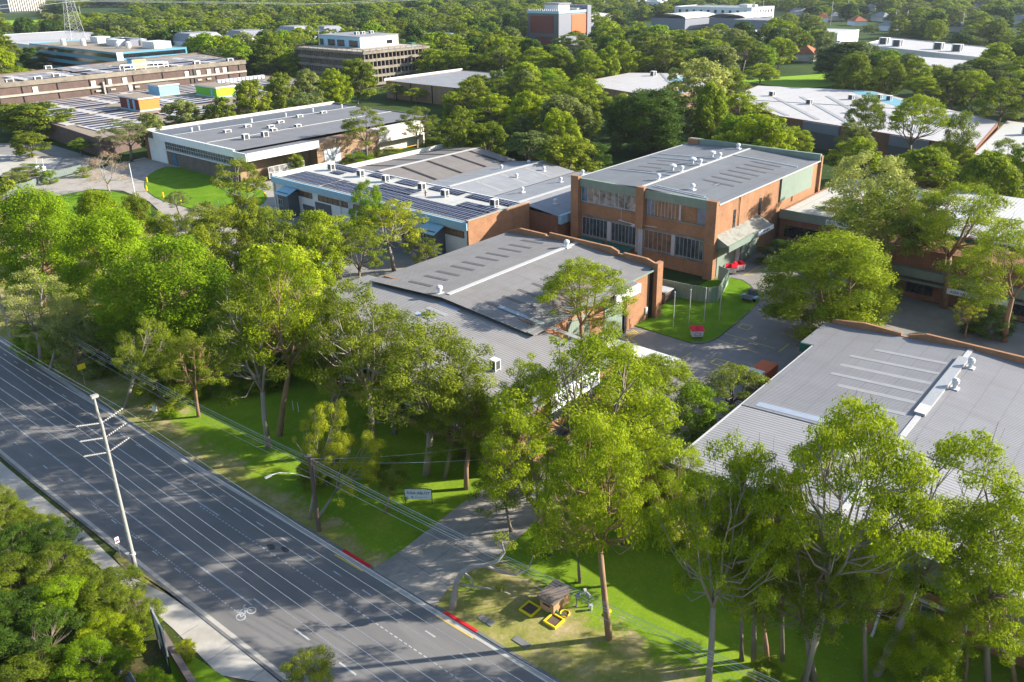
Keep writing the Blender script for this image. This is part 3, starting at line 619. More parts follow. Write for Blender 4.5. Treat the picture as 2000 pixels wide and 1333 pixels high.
MB().box(90,108.5,18.7,19.9,7.95,8.3).build('ridge_vent','galv',t)
mr=mottled('red_stained_metal',(.58,.52,.52),.7,.2,1.5,8,stain=(.5,.10,.11)); MB().box(90,92.4,18.68,19.92,8.305,8.31).build('red_stained_cap',mr,t)
for k,(x,l) in enumerate(((92.5,9),(95.5,11),(98.6,11),(102,11),(105.6,9),(89,7))): MB().slab((x,20.6,zc(20.6)+.02),(x+.8,20.6,zc(20.6)+.02),(x+.8,20.6+l,zc(20.6+l)+.02),(x,20.6+l,zc(20.6+l)+.02),.03).build('skylight','clear_sheet',t)
for k in range(6): x=89+k*3.6; MB().slab((x,3.5,zc(3.5)+.02),(x+.8,3.5,zc(3.5)+.02),(x+.8,17.4,zc(17.4)+.02),(x,17.4,zc(17.4)+.02),.03).build('skylight','clear_sheet',t)
MB().slab((82.6,27,zc(27)+.02),(83.8,27,zc(27)+.02),(83.8,35.5,zc(35.5)+.02),(82.6,35.5,zc(35.5)+.02),.03).build('roof_sheet','blue_sheet',t)
for x,y in ((106.4,18.0),(99.3,18.0)): vent(t,x,y,7.95,.42,1.4)
vent(t,77.4,23.0,7.65,.5,1.1)
pr=MB()
for a,b,z2,z1 in ((33.2,37.8,7.3,7.95),(28.2,33.2,7.95,7.8),(27.2,28.2,7.45,7.45),(25.0,27.2,7.8,8.55),(9,25.0,8.55,8.6),(-8,9,8.6,7.8)):
    pr.hexa([(112.3,a,0),(112.75,a,0),(112.75,b,0),(112.3,b,0),(112.3,a,z1),(112.75,a,z1),(112.75,b,z2),(112.3,b,z2)])
pr.build('parapet_wall','brick',t)
MB().box(65.7,65.89,-8,37.1,4.9,6.75).build('front_fascia','fascia_green',t)
MB().hexa([(65.7,-8,6.76),(65.89,-8,6.76),(65.89,19.3,6.76),(65.7,19.3,6.76),(65.7,-8,6.78),(65.89,-8,6.78),(65.89,19.3,7.98),(65.7,19.3,7.98)]).hexa([(65.7,19.3,6.76),(65.89,19.3,6.76),(65.89,37.1,6.76),(65.7,37.1,6.76),(65.7,19.3,7.98),(65.89,19.3,7.98),(65.89,37.1,6.78),(65.7,37.1,6.78)]).build('gable_infill','fascia_green',t)
for k in range(6):
    y=-4.6+k*6.6
    MB().hexa([(62.4,y+5.4,0),(66.59,y+5.4,0),(66.59,y+6.2,0),(62.4,y+6.2,0),(65.3,y+5.4,5.2),(66.59,y+5.4,5.2),(66.59,y+6.2,5.2),(65.3,y+6.2,5.2)]).build('brick_pier','brick',t); MB().tube([(65.3,y+5.2,5.2),(62.5,y+5.2,.3),(62.0,y+5.2,.15)],.12,8).build('downpipe','white_metal',t)
    window(t,'x',66.6,-1,y,y+5.0,3.7,4.9,3,1,'glass_black','dark_metal',.08); part(t,'sill_band','render_white','x',66.6,-1,y-.2,y+5.2,2.5,2.8,0,.3); window(t,'x',66.6,-1,y+1.4,y+2.6,1.0,2.1,1,1,'glass_pale','white_metal',.08)
# ---------------------------------------------------------------- solar roofed white workshop
t = thing('solar_workshop','white walled workshop whose roof carries dark solar panels, beside the grey low roofs','workshop',(112.4,112,0))
block(t,rect(112.6,131,112,178.6),8.4,'render_white','cream_roof',.2)
MB().box(112.3,131.2,111.5,111.98,0,8.9).build('end_wall','brick',t); MB().box(112.3,131.3,111.35,112.1,8.9,9.0).build('coping','conc_grey',t)
MB().box(112.3,131.2,178.62,179.1,0,9.0).build('end_wall','cream',t)
MB().box(111.9,112.58,111.6,179,7.0,8.5).build('fascia','office_blue',t); MB().box(112.45,112.9,111.6,179,8.5,8.58).build('gutter','conc_grey',t)
for a,b,y2,y3 in ((113.4,119.9,113,158),(113.4,120.6,162,176.5),(121.0,124.2,113.6,123.5),(121.0,124.6,138,150.5),(114,120.5,158.6,161.2),(127.4,130.4,112.8,127),(127.4,130.4,129,139),(127.0,130.4,143,150),(127.6,130.4,153,161),(127.6,130.4,166,176.5),(123.8,126.0,167,171)):
    MB().slab((a,y2,8.42),(b,y2,8.52),(b,y3,8.52),(a,y3,8.42),.05).build('solar_array','solar',t)
for x,y in ((125.6,116.6),(125.0,131.0),(126.0,139.6),(126.2,152.5),(126.0,161.6),(126.0,173.2)): aircon(t,x,y,8.3,1.3,1.5,1.55)
MB().cyl(122.4,134.5,8.3,9.6,.14,8).box(122.0,122.8,134.4,134.6,9.0,9.15).build('roof_pipe','brick_red',t)
for a,b in ((150,161),(163.4,174),(113,125),(130,148)): window(t,'x',112.6,-1,a,b,5.1,6.4,6,1,'glass_warm','dark_metal',.1)
for a in (169.0,118.5):
    s_=MB().box(109.6,112.55,a,a+4.4,0,6.0).build('stair_box','charcoal',t); window(t,'x',109.6,-1,a+2.4,a+4.1,1.2,5.8,2,3,'glass','grey_trim',.1)
    MB().slab((108.9,a-.4,5.6),(112.5,a-.4,7.0),(112.5,a+4.8,7.0),(108.9,a+4.8,5.6),.12).build('canopy','office_blue',t)
part(t,'roller_door','charcoal','x',112.6,-1,156.4,162.4,.05,4.6,.003,.15); part(t,'roller_door','charcoal','x',112.6,-1,141,147,.05,4.6,.003,.15); part(t,'roller_door','charcoal','x',112.6,-1,126,132,.05,4.6,.003,.15)
part(t,'doorway','black','x',112.6,-1,153,154.2,.05,2.6,.003,.12); part(t,'dark_panel','charcoal','x',112.6,-1,163,167.5,.05,3.2,.003,.12)
for y in (152.2,148.8): MB().tube([(112.2,y,7.0),(112.2,y,.2)],.1,6).build('downpipe','grey_trim',t)
for z in (2.0,): 
    for y in (117.0,118.0): aircon(t,109.4,y,z,.5,.8,.8)
# ---------------------------------------------------------------- low grey double gabled roofs behind it
t = thing('twin_gable_warehouse','low warehouse with twin gabled grey roofs crossed by pale sheets','warehouse',(133,104,0))
MB().box(131.6,166,104.0,104.4,0,6.9).box(131.6,132.0,104.4,147,0,6.9).box(165.6,166,104.4,147,0,6.9).build('wall','brown_brick',t)
gable_u(t,131.5,166.3,104.2,125.2,7.0,8.2,'low_roof',.3); gable_u(t,131.5,166.3,125.8,146.8,7.0,8.4,'low_roof',.2)
MB().box(131.5,166.3,125.4,125.6,6.8,7.1).build('gutter','dark_metal',t)
for y in (114.7,136.3): bar(MB(),(131.5,y,8.28 if y<120 else 8.48),(166.3,y,8.28 if y<120 else 8.48),.9,.12).build('ridge_cap','pale_trim',t)
MB().box(131.6,166.2,103.2,103.9,5.2,7.1).build('fascia','office_blue',t)
for x in (139,148,157): MB().slab((x,105.2,7.13),(x+1.2,105.2,7.13),(x+1.2,113.5,8.05),(x,113.5,8.05),.03).slab((x,127,7.2),(x+1.2,127,7.2),(x+1.2,135.2,8.28),(x,135.2,8.28),.03).slab((x-2,137.5,8.26),(x-.8,137.5,8.26),(x-.8,146,7.15),(x-2,146,7.15),.03).build('roof_sheet','clear_sheet',t)
for x,y in ((137,109),(145.5,110.5),(140.5,121.5),(153.5,120.5),(163,121),(160,131),(150,131.5),(163.5,139),(155,141)): vent(t,x,y,7.6,.45,1.2)
MB().tube([(133.6,128,7.2),(133.6,128,10.6)],.05,5).build('mast','galv',t)
t = thing('taupe_gable_warehouse','low warehouse with taupe gabled roof and dark bands behind the solar panels','warehouse',(131.6,147.4,0))
MB().box(131.6,168,147.4,147.8,0,6.7).box(131.6,132,147.8,175.6,0,6.7).box(167.6,168,147.8,175.6,0,6.7).box(131.6,168,175.6,176,0,7.6).build('wall','brown_brick',t)
gable_u(t,131.5,168.3,147.3,175.4,6.9,8.6,'low_roof_warm',.1)
bar(MB(),(131.5,161.35,8.68),(168.3,161.35,8.68),.9,.12).build('ridge_cap','pale_trim',t)
MB().box(131.6,168,175.55,176.3,6.7,7.9).build('parapet','cream',t)
for x in (138,147,156,163): MB().slab((x,148,7.05),(x+1.1,148,7.05),(x+1.1,160.6,8.55),(x,160.6,8.55),.03).slab((x,162.2,8.55),(x+1.1,162.2,8.55),(x+1.1,175,7.0),(x,175,7.0),.03).build('dark_band','black',t)
# ---------------------------------------------------------------- showroom with the white fascia
t = thing('white_fascia_showroom','long showroom with grey flat roof, white fascia and curved lawn at its door','showroom',(122.4,209,0))
MB().box(122.5,122.9,213,264,0,9.2).box(122.9,196,263.6,264.0,0,9.4).box(122.5,196,211.6,212.0,0,7.76).box(195.6,196,212,263.6,0,9.2).build('wall','grey_brick',t)
MB().face([(122.9,212,8.95),(196,212,8.95),(196,249,8.95),(122.9,249,8.95)]).build('roof','e_roof',t); MB().face([(122.9,249,9.0),(196,249,9.0),(196,263.6,8.6),(122.9,263.6,8.6)]).build('roof',mottled('dark_grey_membrane',(.12,.135,.16),.7,.1,.4,5),t)  # rear strip is a darker blue grey than the rest of the roof
MB().box(122.2,196.2,263.5,264.3,8.6,9.5).build('parapet','cream',t)
MB().box(121.9,122.48,212,258,7.2,9.4).build('fascia','render_white',t); MB().box(121.9,146,205.4,205.9,6.8,9.0).box(121.6,122.1,205.4,211.7,6.8,9.0).build('canopy_fascia','white_metal',t)
MB().box(122.1,146,205.9,211.6,8.3,8.5).build('canopy_roof','e_roof',t)
part(t,'wall_panel','render_white','x',122.5,-1,252,264,.05,7.1,.003,.2); window(t,'x',122.5,-1,216,252,4.8,7.1,26,2,'glass','pale_trim',.12); part(t,'window_ledge','white_metal','x',122.5,-1,215,253,4.3,4.65,0,.5)
part(t,'doorway','glass_blue','x',122.5,-1,246.4,248.4,.05,3.6,.003,.15); part(t,'brick_corner','brown_brick','x',122.5,-1,262.6,264.1,0,7.2,.2,.5)
MB().box(122.6,146,211.2,211.58,0,7.76).build('side_wall','tan_brick',t)
MB().box(146,170,207,211.6,0,8.3).build('side_block','tan_brick',t); part(t,'roller_door','white_metal','y',207,-1,148.5,154.5,.05,5.6,.003,.12); window(t,'y',207,-1,159,160.5,1.0,3.4,1,1,'glass_blue','white_metal'); window(t,'y',207,-1,163,164.5,1.0,3.4,1,1,'glass_blue','white_metal')
MB().box(170,190,207.5,211.6,4.2,8.4).build('loading_dock_hood','cream',t); MB().box(189.4,190,207.5,211.6,0,4.2).box(170.2,189.4,211.2,211.59,0,4.2).build('loading_dock_wall','cream',t)
MB().box(172,186,206.8,207.0,1.2,1.35).build('dock_rail','amber',t)
window(t,'y',205.4,-1,128,140,1.0,4.2,7,2,'glass_pale','white_metal',.1)
for x,y in ((134,225),(140,224),(147,230),(156,230)): aircon(t,x,y,8.9,1.8,1.6,1.7 if x<141 else 1.0)
for x,y in ((137,240),(146,243),(157,241),(168,246),(178,246),(150,236)): aircon(t,x,y,8.95,2.2,1.4,.9)
cp=MB()
for y in (249.2,229.5): cp.tube([(124,y,9.02),(195,y,9.02)],.09,5)
cp.build('conduit','galv',t)
for x,y in ((131,250.5),(134,251.5),(152,250),(166,251),(178,252),(190,251)): MB().cyl(x,y,8.8,10.0,.25,8).cyl(x,y,10,10.2,.4,8).build('roof_vent','white_metal',t)
# ---------------------------------------------------------------- buildings further back
def fwin(par, ax, c, s, a0, a1, n, w_, z0, z1, g='glass_black', f='grey_trim'):
    for k in range(n):
        a = a0+(a1-a0)*(k+.5)/n; p = part(par,'window',g,ax,c,s,a-w_/2,a+w_/2,z0,z1,.01,.12)
t = thing('brown_factory','huge dark brown concrete factory with rows of tilted solar panels on its flat roof','factory',(124,392,0))
block(t,[(124,390),(238,390),(249,455),(134,430)],14.2,'dark_brick','brown_roof_flat',.4)
MB().box(123.7,238.3,389.5,389.98,12.6,14.6).build('cornice','conc_dark',t); MB().box(124,238,389.45,389.98,8.6,9.5).build('ledge','conc_grey',t)
for x in (133,147,160.5,180,194,207.5,221,228,234): MB().box(x-.12,x+.12,389.7,389.97,5,12.6).build('groove','black',t)
for x in (168,210): MB().box(x-.5,x+.5,389.6,389.98,5,12.6).build('downpipe','dark_metal',t)
for x in (138,162,169,176,206,212,217.5,222,226): part(t,'panel','cream','y',390,-1,x-1,x+1,8.8,11.8,.02,.3)
for x in (163.5,170,181,188,212,217): part(t,'vent_hood','conc_grey','y',390,-1,x-1.1,x+1.1,6.9,7.7,.02,.6); 
part(t,'door','white_metal','y',390,-1,177.2,178.8,5.8,8.6,.02,.3); MB().box(165.6,166.3,388.6,389.9,5.5,11).build('duct','conc_grey',t)
for k,(a,b) in enumerate(((136,160),(163,186),(202,236))):
    for y in (394,407) if k==0 else (394,408,423): MB().box(a,b,y,y+11,14.25,14.4).build('solar_array','solar_rows',t)
b_=thing('rooftop_plant_room','pale yellow plant room on the roof of the dark brown factory','plant room',(188,412,13.8)); MB().box(189.6,196,408,413,13.85,17.6).build('wall','yellow_wall',b_); MB().box(189.2,189.58,408,413,13.9,17.5).build('side_wall','blue_wall',b_); MB().box(189,196.3,407.7,413.3,17.6,17.9).build('roof','charcoal',b_)
fr=MB()
for x in (178,183,188,194,199): fr.box(x,x+.3,393,393.3,14,16.8).box(x,x+.3,397,397.3,14,16.8)
fr.box(178,199,393,393.3,16.4,16.8).box(178,199,397,397.3,16.4,16.8).box(178,199,393,393.3,15,15.3).build('roof_frame','white_metal',t)
for x,y in ((150,397),(141,393),(130,393),(214,394),(232,394),(162,436),(200,432)): aircon(t,x,y,14,3,2,1.6)
t = thing('solar_annex','low flat annex covered in striped solar rows with coloured plant rooms on top','annex',(114,279,0))
block(t,[(114,279),(150,292),(205,314),(252,366),(250,389.4),(122,389.4)],6.0,'dark_brick','brown_roof_flat',.3)
for (a,b,c,d) in ((121,146,296,312),(119,147,316,332),(124,148,336,352),(128,172,356,370),(130,182,373,386),(152,178,300,318),(164,184,325,352),(204,214,330,350),(190,236,356,386),(218,240,346,352)):
    MB().box(a,b,c,d,5.8,5.95).build('solar_array','solar_rows',t)
def plant(name,label,x0,x1,y0,y1,z1,ms,mf,door=None):
    b_=thing(name,label,'plant room',(x0,y0,5.7)); MB().box(x0,x1,y0,y0+.3,5.72,z1).build('front_wall',mf,b_); MB().box(x0,x0+.3,y0+.3,y1,5.72,z1).box(x1-.3,x1,y0+.3,y1,5.72,z1).box(x0+.3,x1-.3,y1-.3,y1,5.72,z1).build('side_wall',ms,b_); MB().box(x0-.4,x1+.4,y0-.4,y1+.4,z1,z1+.5).build('roof_edge','white_metal',b_); MB().box(x0-.2,x1+.2,y0-.2,y1+.2,z1+.5,z1+.56).build('roof','brown_roof_flat',b_)
    MB().box(x0-.3,x1+.1,y0-.3,y1,5.71,6.2).build('plinth','office_blue',b_)
    for d in door or (): part(b_,'door','blue_wall','x',x0,-1,d,d+1.6,6.2,z1-.4,.01,.15)
    return b_
plant('rooftop_plant_room','orange plant room with red side and two light blue doors on the low solar roof',150.5,158.5,325,341,10.3,'brick_red','orange_wall',(328.5,333))
plant('rooftop_plant_room','lime green plant room with pale door on the low solar roof',189,198,335,352,9.7,'green_wall','lime_wall',(338,))
plant('rooftop_plant_room','light blue plant room against the dark brown factory wall',177,186,361,371,9.8,'blue_wall','blue_wall')
for k in range(12): 
    x=216+k*2.2; q=MB().box(x,x+1.5,380,382,5.8,7.4).build('condenser','white_metal',t)
def simple(name,label,cat,pts,h,wm,rm,par_=.3,floors=0,gm='glass_black',sides=(),fh=3.6,z0=1.2,wn=10):
    t=thing(name,label,cat,(pts[0][0],pts[0][1],0)); block(t,pts,h,wm,rm,par_)
    return t
t=simple('banded_office','blue and white striped glass office with rooftop plant behind the brown factory','office',[(206,461),(246,461),(246,575),(206,575)],17.0,'teal_band','brown_roof_flat',.4)
for k in range(4): part(t,'window_band','glass_black','x',206,-1,461.5,574.5,2.0+k*4.0,4.0+k*4.0,.02,.25); part(t,'window_band','glass_black','y',461,-1,207,245,2.0+k*4.0,4.0+k*4.0,.02,.25)
part(t,'end_panel','render_white','y',461,-1,206.2,209.5,0,16.9,.3,.5)
for x,y in ((214,545),(220,532),(222,492),(226,488),(238,520),(240,500)): MB().cyl(x,y,16.6,19.6,1.5,10).tube([(x,y,19.6),(x,y,20.4)],[1.5,.7],10).build('cooling_tower','white_metal',t)
for a in ((228,238,505,520),(232,242,470,484),(232,240,540,550),(233,243,500,530)): MB().box(*a,16.6,20.2).build('plant_box','slate' if a[0]==233 else 'white_metal',t)
simple('white_warehouse','long low white roofed warehouse beneath the steel pylon','warehouse',[(252,700),(345,700),(345,850),(252,850)],7.5,'render_white','white_roof',.2)
for k in range(7): part(sc.objects[-1] if False else bpy.data.objects['white_warehouse'],'window','glass_black','x',252,-1,708+k*20,716+k*20,2,5,.02,.3)
t=simple('white_warehouse','white block with rooftop box at the far left edge','warehouse',[(150,610),(196,600),(196,640),(150,650)],12,'cream','white_roof'); MB().box(160,172,612,624,12,16).build('plant_box','white_metal',t)
for i,(x0,y0,dx,dy,h) in enumerate(((300,560,30,26,12),(345,570,26,22,11),(385,560,24,26,12),(420,570,24,22,10))):
    t=thing('saw_roof_hall','white hall with angled grey lantern, '+('first','second','third','fourth')[i]+' from left behind the striped office','hall',(x0,y0,0))
    MB().box(x0,x0+dx,y0,y0+dy,0,h).build('wall','render_white',t); MB().hexa([(x0,y0,h),(x0+dx,y0,h),(x0+dx,y0+dy,h),(x0,y0+dy,h),(x0+5,y0+4,h+5),(x0+dx-5,y0+4,h+5),(x0+dx-5,y0+dy-4,h+5),(x0+5,y0+dy-4,h+5)]).build('roof','slate' if i%2 else 'low_roof',t)
# dark concrete office with penthouse
t=thing('concrete_office','dark weathered concrete office with cream rooftop storey and deep balcony ledges','office',(272,338,0))
MB().box(274,314,340,391,0,17).build('wall','conc_dark',t)
for k,z in enumerate((1.5,5.4,9.3,13.2)):
    MB().box(272,316,338,393,z,z+1.3).build('balcony','conc_dark',t); MB().box(273.2,273.95,340.5,392,z+1.3,z+3.8).build('window_band','glass',t); MB().box(275,314,339.2,339.95,z+1.3,z+3.8).build('window_band','glass_black',t)
    fn=MB()
    for q in range(17): fn.box(272.5+q*2.6,272.9+q*2.6,338.1,338.9,z+1.3,z+3.9)
    for q in range(36): fn.box(272.3,272.9,339+q*1.5,339.25+q*1.5,z+1.3,z+3.9)
    fn.build('fins','conc_dark',t)
MB().box(271.5,316.5,337.5,393.5,17,18.2).build('parapet','conc_dark',t); MB().box(273,315,339,392,18.2,18.25).build('terrace','conc_grey',t)
b_=MB().box(286,312,357,392,18.25,23.6).build('penthouse','cream',t); MB().box(285.6,312.4,356.6,392.4,23.6,23.9).build('roof','low_roof',b_); MB().box(285.8,285.99,357,392,18.3,23.6).build('west_wall','office_blue',t)
for a,b in ((388,391),(378,384),(370,376),(359,366)): part(t,'window','glass_black','x',285.8,-1,a,b,18.6,21.8,.02,.2)
part(t,'window','glass_black','y',357,-1,304,307.5,19.4,21.2,.02,.3)
for x in (296,300,306): aircon(t,x,372,23.8,2,2,1.5)
rl=MB()
for q in range(11): rl.box(272+q*4,272.3+q*4,337.6,337.9,18.2,19.4)
for q in range(14): rl.box(271.6,271.9,338+q*4,338.3+q*4,18.2,19.4)
rl.box(271.6,316,337.5,337.8,19.2,19.5).box(271.5,271.8,338,393,19.2,19.5).build('railing','conc_dark',t)
MB().box(317,320,352,356,0,19).build('stair_tower','green_shade',t)
# brown clad hall in the middle distance
t=thing('brown_clad_hall','brown panelled hall with white roof edge half hidden by gum trees','hall',(255,250,0))
block(t,[(259,251),(310,251),(310,307),(259,307)],8.0,'tan_brick','low_roof',.2); MB().box(258.3,310.2,307.1,307.7,7.6,8.9).build('parapet','white_metal',t)
for y in (262,276,290,300): MB().box(258.7,258.98,y-.2,y+.2,0,8.0).build('groove','black',t)
part(t,'wall_panel','orange_wall','x',259,-1,252,262,.2,6,.02,.2)
# red and slate cube
t=thing('cube_building','tall slate grey cube building with rust red panels and rooftop plant','building',(520,410,0))
block(t,[(520,410),(558,410),(558,441),(520,441)],25.5,'slate','white_roof',.6); MB().box(519.6,519.98,410,441,0,24).build('west_cladding','charcoal',t)
part(t,'red_panel','brick_red','x',519.6,-1,415,438,9.5,22.3,.02,.3); part(t,'red_panel','rust_red','y',410,-1,536,556,8.5,22.8,.02,.3); part(t,'red_panel','brick_red','x',519.6,-1,416,432,0,7,.02,.3)  # west panels use a darkened red for their unlit side, south panel brighter
MB().box(555,560,409,432,0,29).build('tower_slab','slate',t); MB().box(532,546,420,434,25,30).build('plant_room','white_metal',t); MB().box(531,547,419,435,30,31).build('plant_roof','slate',t); MB().box(548,554,414,424,25,27).build('plant_box','galv',t)
MB().box(519.4,519.58,409.6,441,24,25.8).box(519.6,555,409.6,409.97,24,25.8).build('parapet_band','office_blue',t)
rl=MB(); 
for q in range(16): rl.box(519.5,519.8,410+q*1.95,410.3+q*1.95,25.8,27.2)
rl.build('railing','white_metal',t)
# white roofed sheds in the right background
t=thing('white_roof_factory','long factory with cream white metal roof and brown brick bays behind the tall brick factory','factory',(252,55,0))
P=[(251,52),(300,57),(348,114),(337,158),(300,152),(269,118)]
block(t,P,8.4,'brown_brick','white_roof',.05)
for a,b in ((.16,.36),(.62,.8)):
    p0=Vector(P[5]); p1=Vector(P[0]); d=(p1-p0); n_=Vector((-1,.3)).normalized()*.3
    A=p0+d*a; B=p0+d*b; MB().hexa([(A.x,A.y,0),(B.x,B.y,0),(B.x+n_.x,B.y+n_.y,0),(A.x+n_.x,A.y+n_.y,0),(A.x,A.y,5.2),(B.x,B.y,5.2),(B.x+n_.x,B.y+n_.y,5.2),(A.x+n_.x,A.y+n_.y,5.2)]).build('roller_door','charcoal',t)
    MB().hexa([(A.x,A.y,5.2),(B.x,B.y,5.2),(B.x+n_.x*2,B.y+n_.y*2,5.2),(A.x+n_.x*2,A.y+n_.y*2,5.2),(A.x,A.y,8.2),(B.x,B.y,8.2),(B.x+n_.x*2,B.y+n_.y*2,8.2),(A.x+n_.x*2,A.y+n_.y*2,8.2)]).build('door_hood','slate',t)
sh=MB()
for k in range(5): a=.1+k*.18; q0=Vector(P[5]).lerp(Vector(P[0]),a); q1=Vector(P[4]).lerp(Vector(P[2]),a); q2=q0.lerp(q1,.12); q3=q0.lerp(q1,.9); bar(sh,(q2.x,q2.y,8.42),(q3.x,q3.y,8.42),1.6,.08)
sh.build('roof_sheet','clear_sheet',t)
bar(MB(),(296,146,8.45),(312,70,8.45),.6,.12).build('ridge_cap','galv',t); MB().face([(318,86,8.40),(345,112,8.40),(343,122,8.40),(314,94,8.40)]).build('turquoise_sheet','white_roof_blue',t)
for x,y in ((312,140),(320,112),(327,104),(300,120),(290,100),(326,100)): aircon(t,x,y,8.3,2.2,1.8,1.8)
t=thing('white_roof_factory','white roofed factory partly behind the dark spreading fig','factory',(290,160,0)); block(t,[(282,172),(330,166),(362,196),(344,228),(298,226)],8.6,'tan_brick','white_roof',.05)
bar(MB(),(296,172,8.62),(350,214,8.62),1.2,.1).build('ridge_cap','galv',t); MB().box(326,340,190,198,8.55,8.6).build('turquoise_sheet','white_roof_blue',t)
for x,y in ((340,212),(318,180)): aircon(t,x,y,8.5,2.4,2,2.2)
t=thing('grey_shed','shed with shaded grey white roof and air conditioner right of the cream roofed factory','shed',(262,34,0)); block(t,[(240,34),(300,34),(306,56),(243,51)],8,'brown_brick','cream_roof',.05); aircon(t,282,46,8,2,2,2.4)
# right side office block with long pale roof
t=thing('roadside_office_block','two storey brown brick and green banded office block with pale ribbed roofs at the right','office',(148,-20,0))
MB().box(148,190,-40,42,0,9).build('wall','brown_brick',t)
MB().slab((158,-40,9.6),(172,-40,10.4),(172,42.5,10.4),(158,42.5,9.6),.15).slab((173,-40,10.2),(194,-40,9.6),(194,42.5,9.6),(173,42.5,10.2),.15).build('roof','right_roof',t)
MB().box(172,173,-40,42.5,9.9,10.35).build('box_gutter','dark_metal',t); MB().box(157.4,158,-40,42.6,8.0,9.7).build('fascia','green_shade',t)
for k in range(5): MB().slab((159,-4+k*9,9.68),(171.5,-4+k*9,10.4),(171.5,-2.4+k*9,10.4),(159,-2.4+k*9,9.68),.03).build('roof_sheet','clear_sheet',t)
MB().slab((147.2,-40,5.6),(157.9,-40,6.4),(157.9,42,6.4),(147.2,42,5.6),.2).build('lower_roof','depot_roof',t); MB().box(146.8,147.2,-40,42,4.2,5.7).build('green_band','fascia_green',t); MB().box(146.9,147.9,-40,42,3.2,3.6).build('green_ledge','fascia_green',t)
for k in range(9): window(t,'x',157.9,-1,-34+k*8.4,-29+k*8.4,6.8,8.0,4,1,'glass_black','dark_metal',.1); window(t,'x',148,-1,-34+k*8.4,-29.5+k*8.4,1.0,2.9,3,1,'glass_black','dark_metal',.1)
sb=MB().box(145.5,145.8,21.0,30.5,3.0,3.9).build('sign_board','sign_white',t); text_part('ASSA ABLOY',.62,sb,(145.46,28.2,3.45),(0,-1,0),(0,0,1),'letters','lettering',.01)
MB().box(145.8,147.9,20.8,30.7,2.8,3.0).build('entrance_canopy','conc_grey',t)
# far white blocks, arched halls and houses
far=[('white_office','white office with rooms open on its corner and pink window','office',(955,590,40,45,16)),('white_office','broad white office with two rows of small square windows','office',(865,420,55,95,15))]
for nm,lb,ct,(x,y,dx,dy,h) in far:
    t=thing(nm,lb,ct,(x,y,0)); block(t,[(x,y),(x+dx,y),(x+dx,y+dy),(x,y+dy)],h,'render_white','low_roof',.6)
    for k in range(2):
        fwin(t,'x',x,-1,y+3,y+dy-3,10 if dy>60 else 5,3,h-6-k*6,h-3-k*6); fwin(t,'y',y,-1,x+3,x+dx-3,7,3,h-6-k*6,h-3-k*6)
    MB().box(x+10,x+20,y+10,y+20,h,h+3).box(x+28,x+34,y+10,y+16,h,h+2).build('plant_box','white_metal',t)
for i,(x,y,L) in enumerate(((735,425,60),(760,375,60),(640,505,90))):
    t=thing('arched_roof_hall',('grey white barrel roofed hall nearest the treetops','second barrel roofed hall beside the broad white office','long pale curved roof beside the slate cube')[i],'hall',(x,y,0))
    MB().box(x,x+L,y,y+38,0,10).build('wall','slate',t); mb=MB(); n=10
    for k in range(n):
        a,b=math.pi*k/n,math.pi*(k+1)/n; mb.quad((x-1,y+19-20*math.cos(a),10+4*math.sin(a)),(x+L,y+19-20*math.cos(a),10+4*math.sin(a)),(x+L,y+19-20*math.cos(b),10+4*math.sin(b)),(x-1,y+19-20*math.cos(b),10+4*math.sin(b)))
    mb.build('roof','cream_roof',t)
simple('grey_warehouse','blue grey warehouse right of the broad white office','warehouse',[(730,330),(770,330),(770,372),(730,372)],11,'slate','low_roof')
t=simple('long_white_warehouse','long white roofed warehouse with rooftop units before the far houses','warehouse',[(500,110),(560,112),(610,192),(545,190)],9.5,'cream','white_roof',.4)
for q in ((548,168),(540,142),(533,130),(560,180)): aircon(t,*q,9,5,5,4)
t=simple('blue_walled_warehouse','white roof with blue grey wall right of the long white warehouse front','warehouse',[(440,108),(490,104),(500,140),(452,150)],8.5,'slate','white_roof',.2)
simple('grey_slab_office','dark office with pale vertical fins at the top left corner','office',[(540,1560),(600,1560),(620,1700),(560,1720)],60,'charcoal','low_roof')
q=bpy.data.objects['grey_slab_office']; mb=MB()
for k in range(16): mb.box(541+k*3.6,542.8+k*3.6,1558,1559.9,2,58)
mb.build('fins','cream',q)
simple('distant_apartment','white apartment block with dark window rows beyond the pylon','apartment block',[(880,1560),(960,1540),(975,1590),(895,1610)],22,'render_white','low_roof')
t=bpy.data.objects['distant_apartment']; fwin(t,'x',880,-1,1562,1604,7,4,6,10); fwin(t,'x',880,-1,1562,1604,7,4,14,18)
simple('distant_apartment','dark red and blue fronted building left of the white apartment block','apartment block',[(760,1560),(830,1560),(830,1600),(760,1600)],20,'charcoal','low_roof')
for i,(x,y,L,W_,c) in enumerate(((400,512,52,26,0),(452,470,40,40,0),(560,560,60,30,1),(600,300,44,30,1),(640,240,44,26,1))):
    simple('white_roofed_shed','pale roofed shed half hidden among the middle trees, '+('leftmost','second from the left','third from the left','fourth from the left','rightmost')[i]+' of five','shed',[(x,y),(x+L,y),(x+L,y+W_),(x,y+W_)],9,'render_white','white_roof',.2)
hs=[(813, 387, 1, 'white gabled house right of the broad white office'), (527, 216, 0, 'brown roofed house far right of the white offices'), (923, 365, 0, 'terracotta roofed house with white wall'), (947, 361, 1, 'white walled grey roofed house behind the terracotta one'), (874, 310, 0, 'red tiled hip roof house above the long white warehouse'), (952, 312, 1, 'pale house with long grey roof among trees'), (817, 260, 1, 'low grey roofed house beside tall poles'), (832, 207, 1, 'white gabled house half hidden at the far right'), (962, 185, 1, 'grey roofed house at the right edge'), (1166, 398, 1, 'small pale house high among the far trees'), (1249, 288, 1, 'white strip roofed house near the top right'), (1030, 437, 1, 'grey hip roofed house among the farthest trees')]
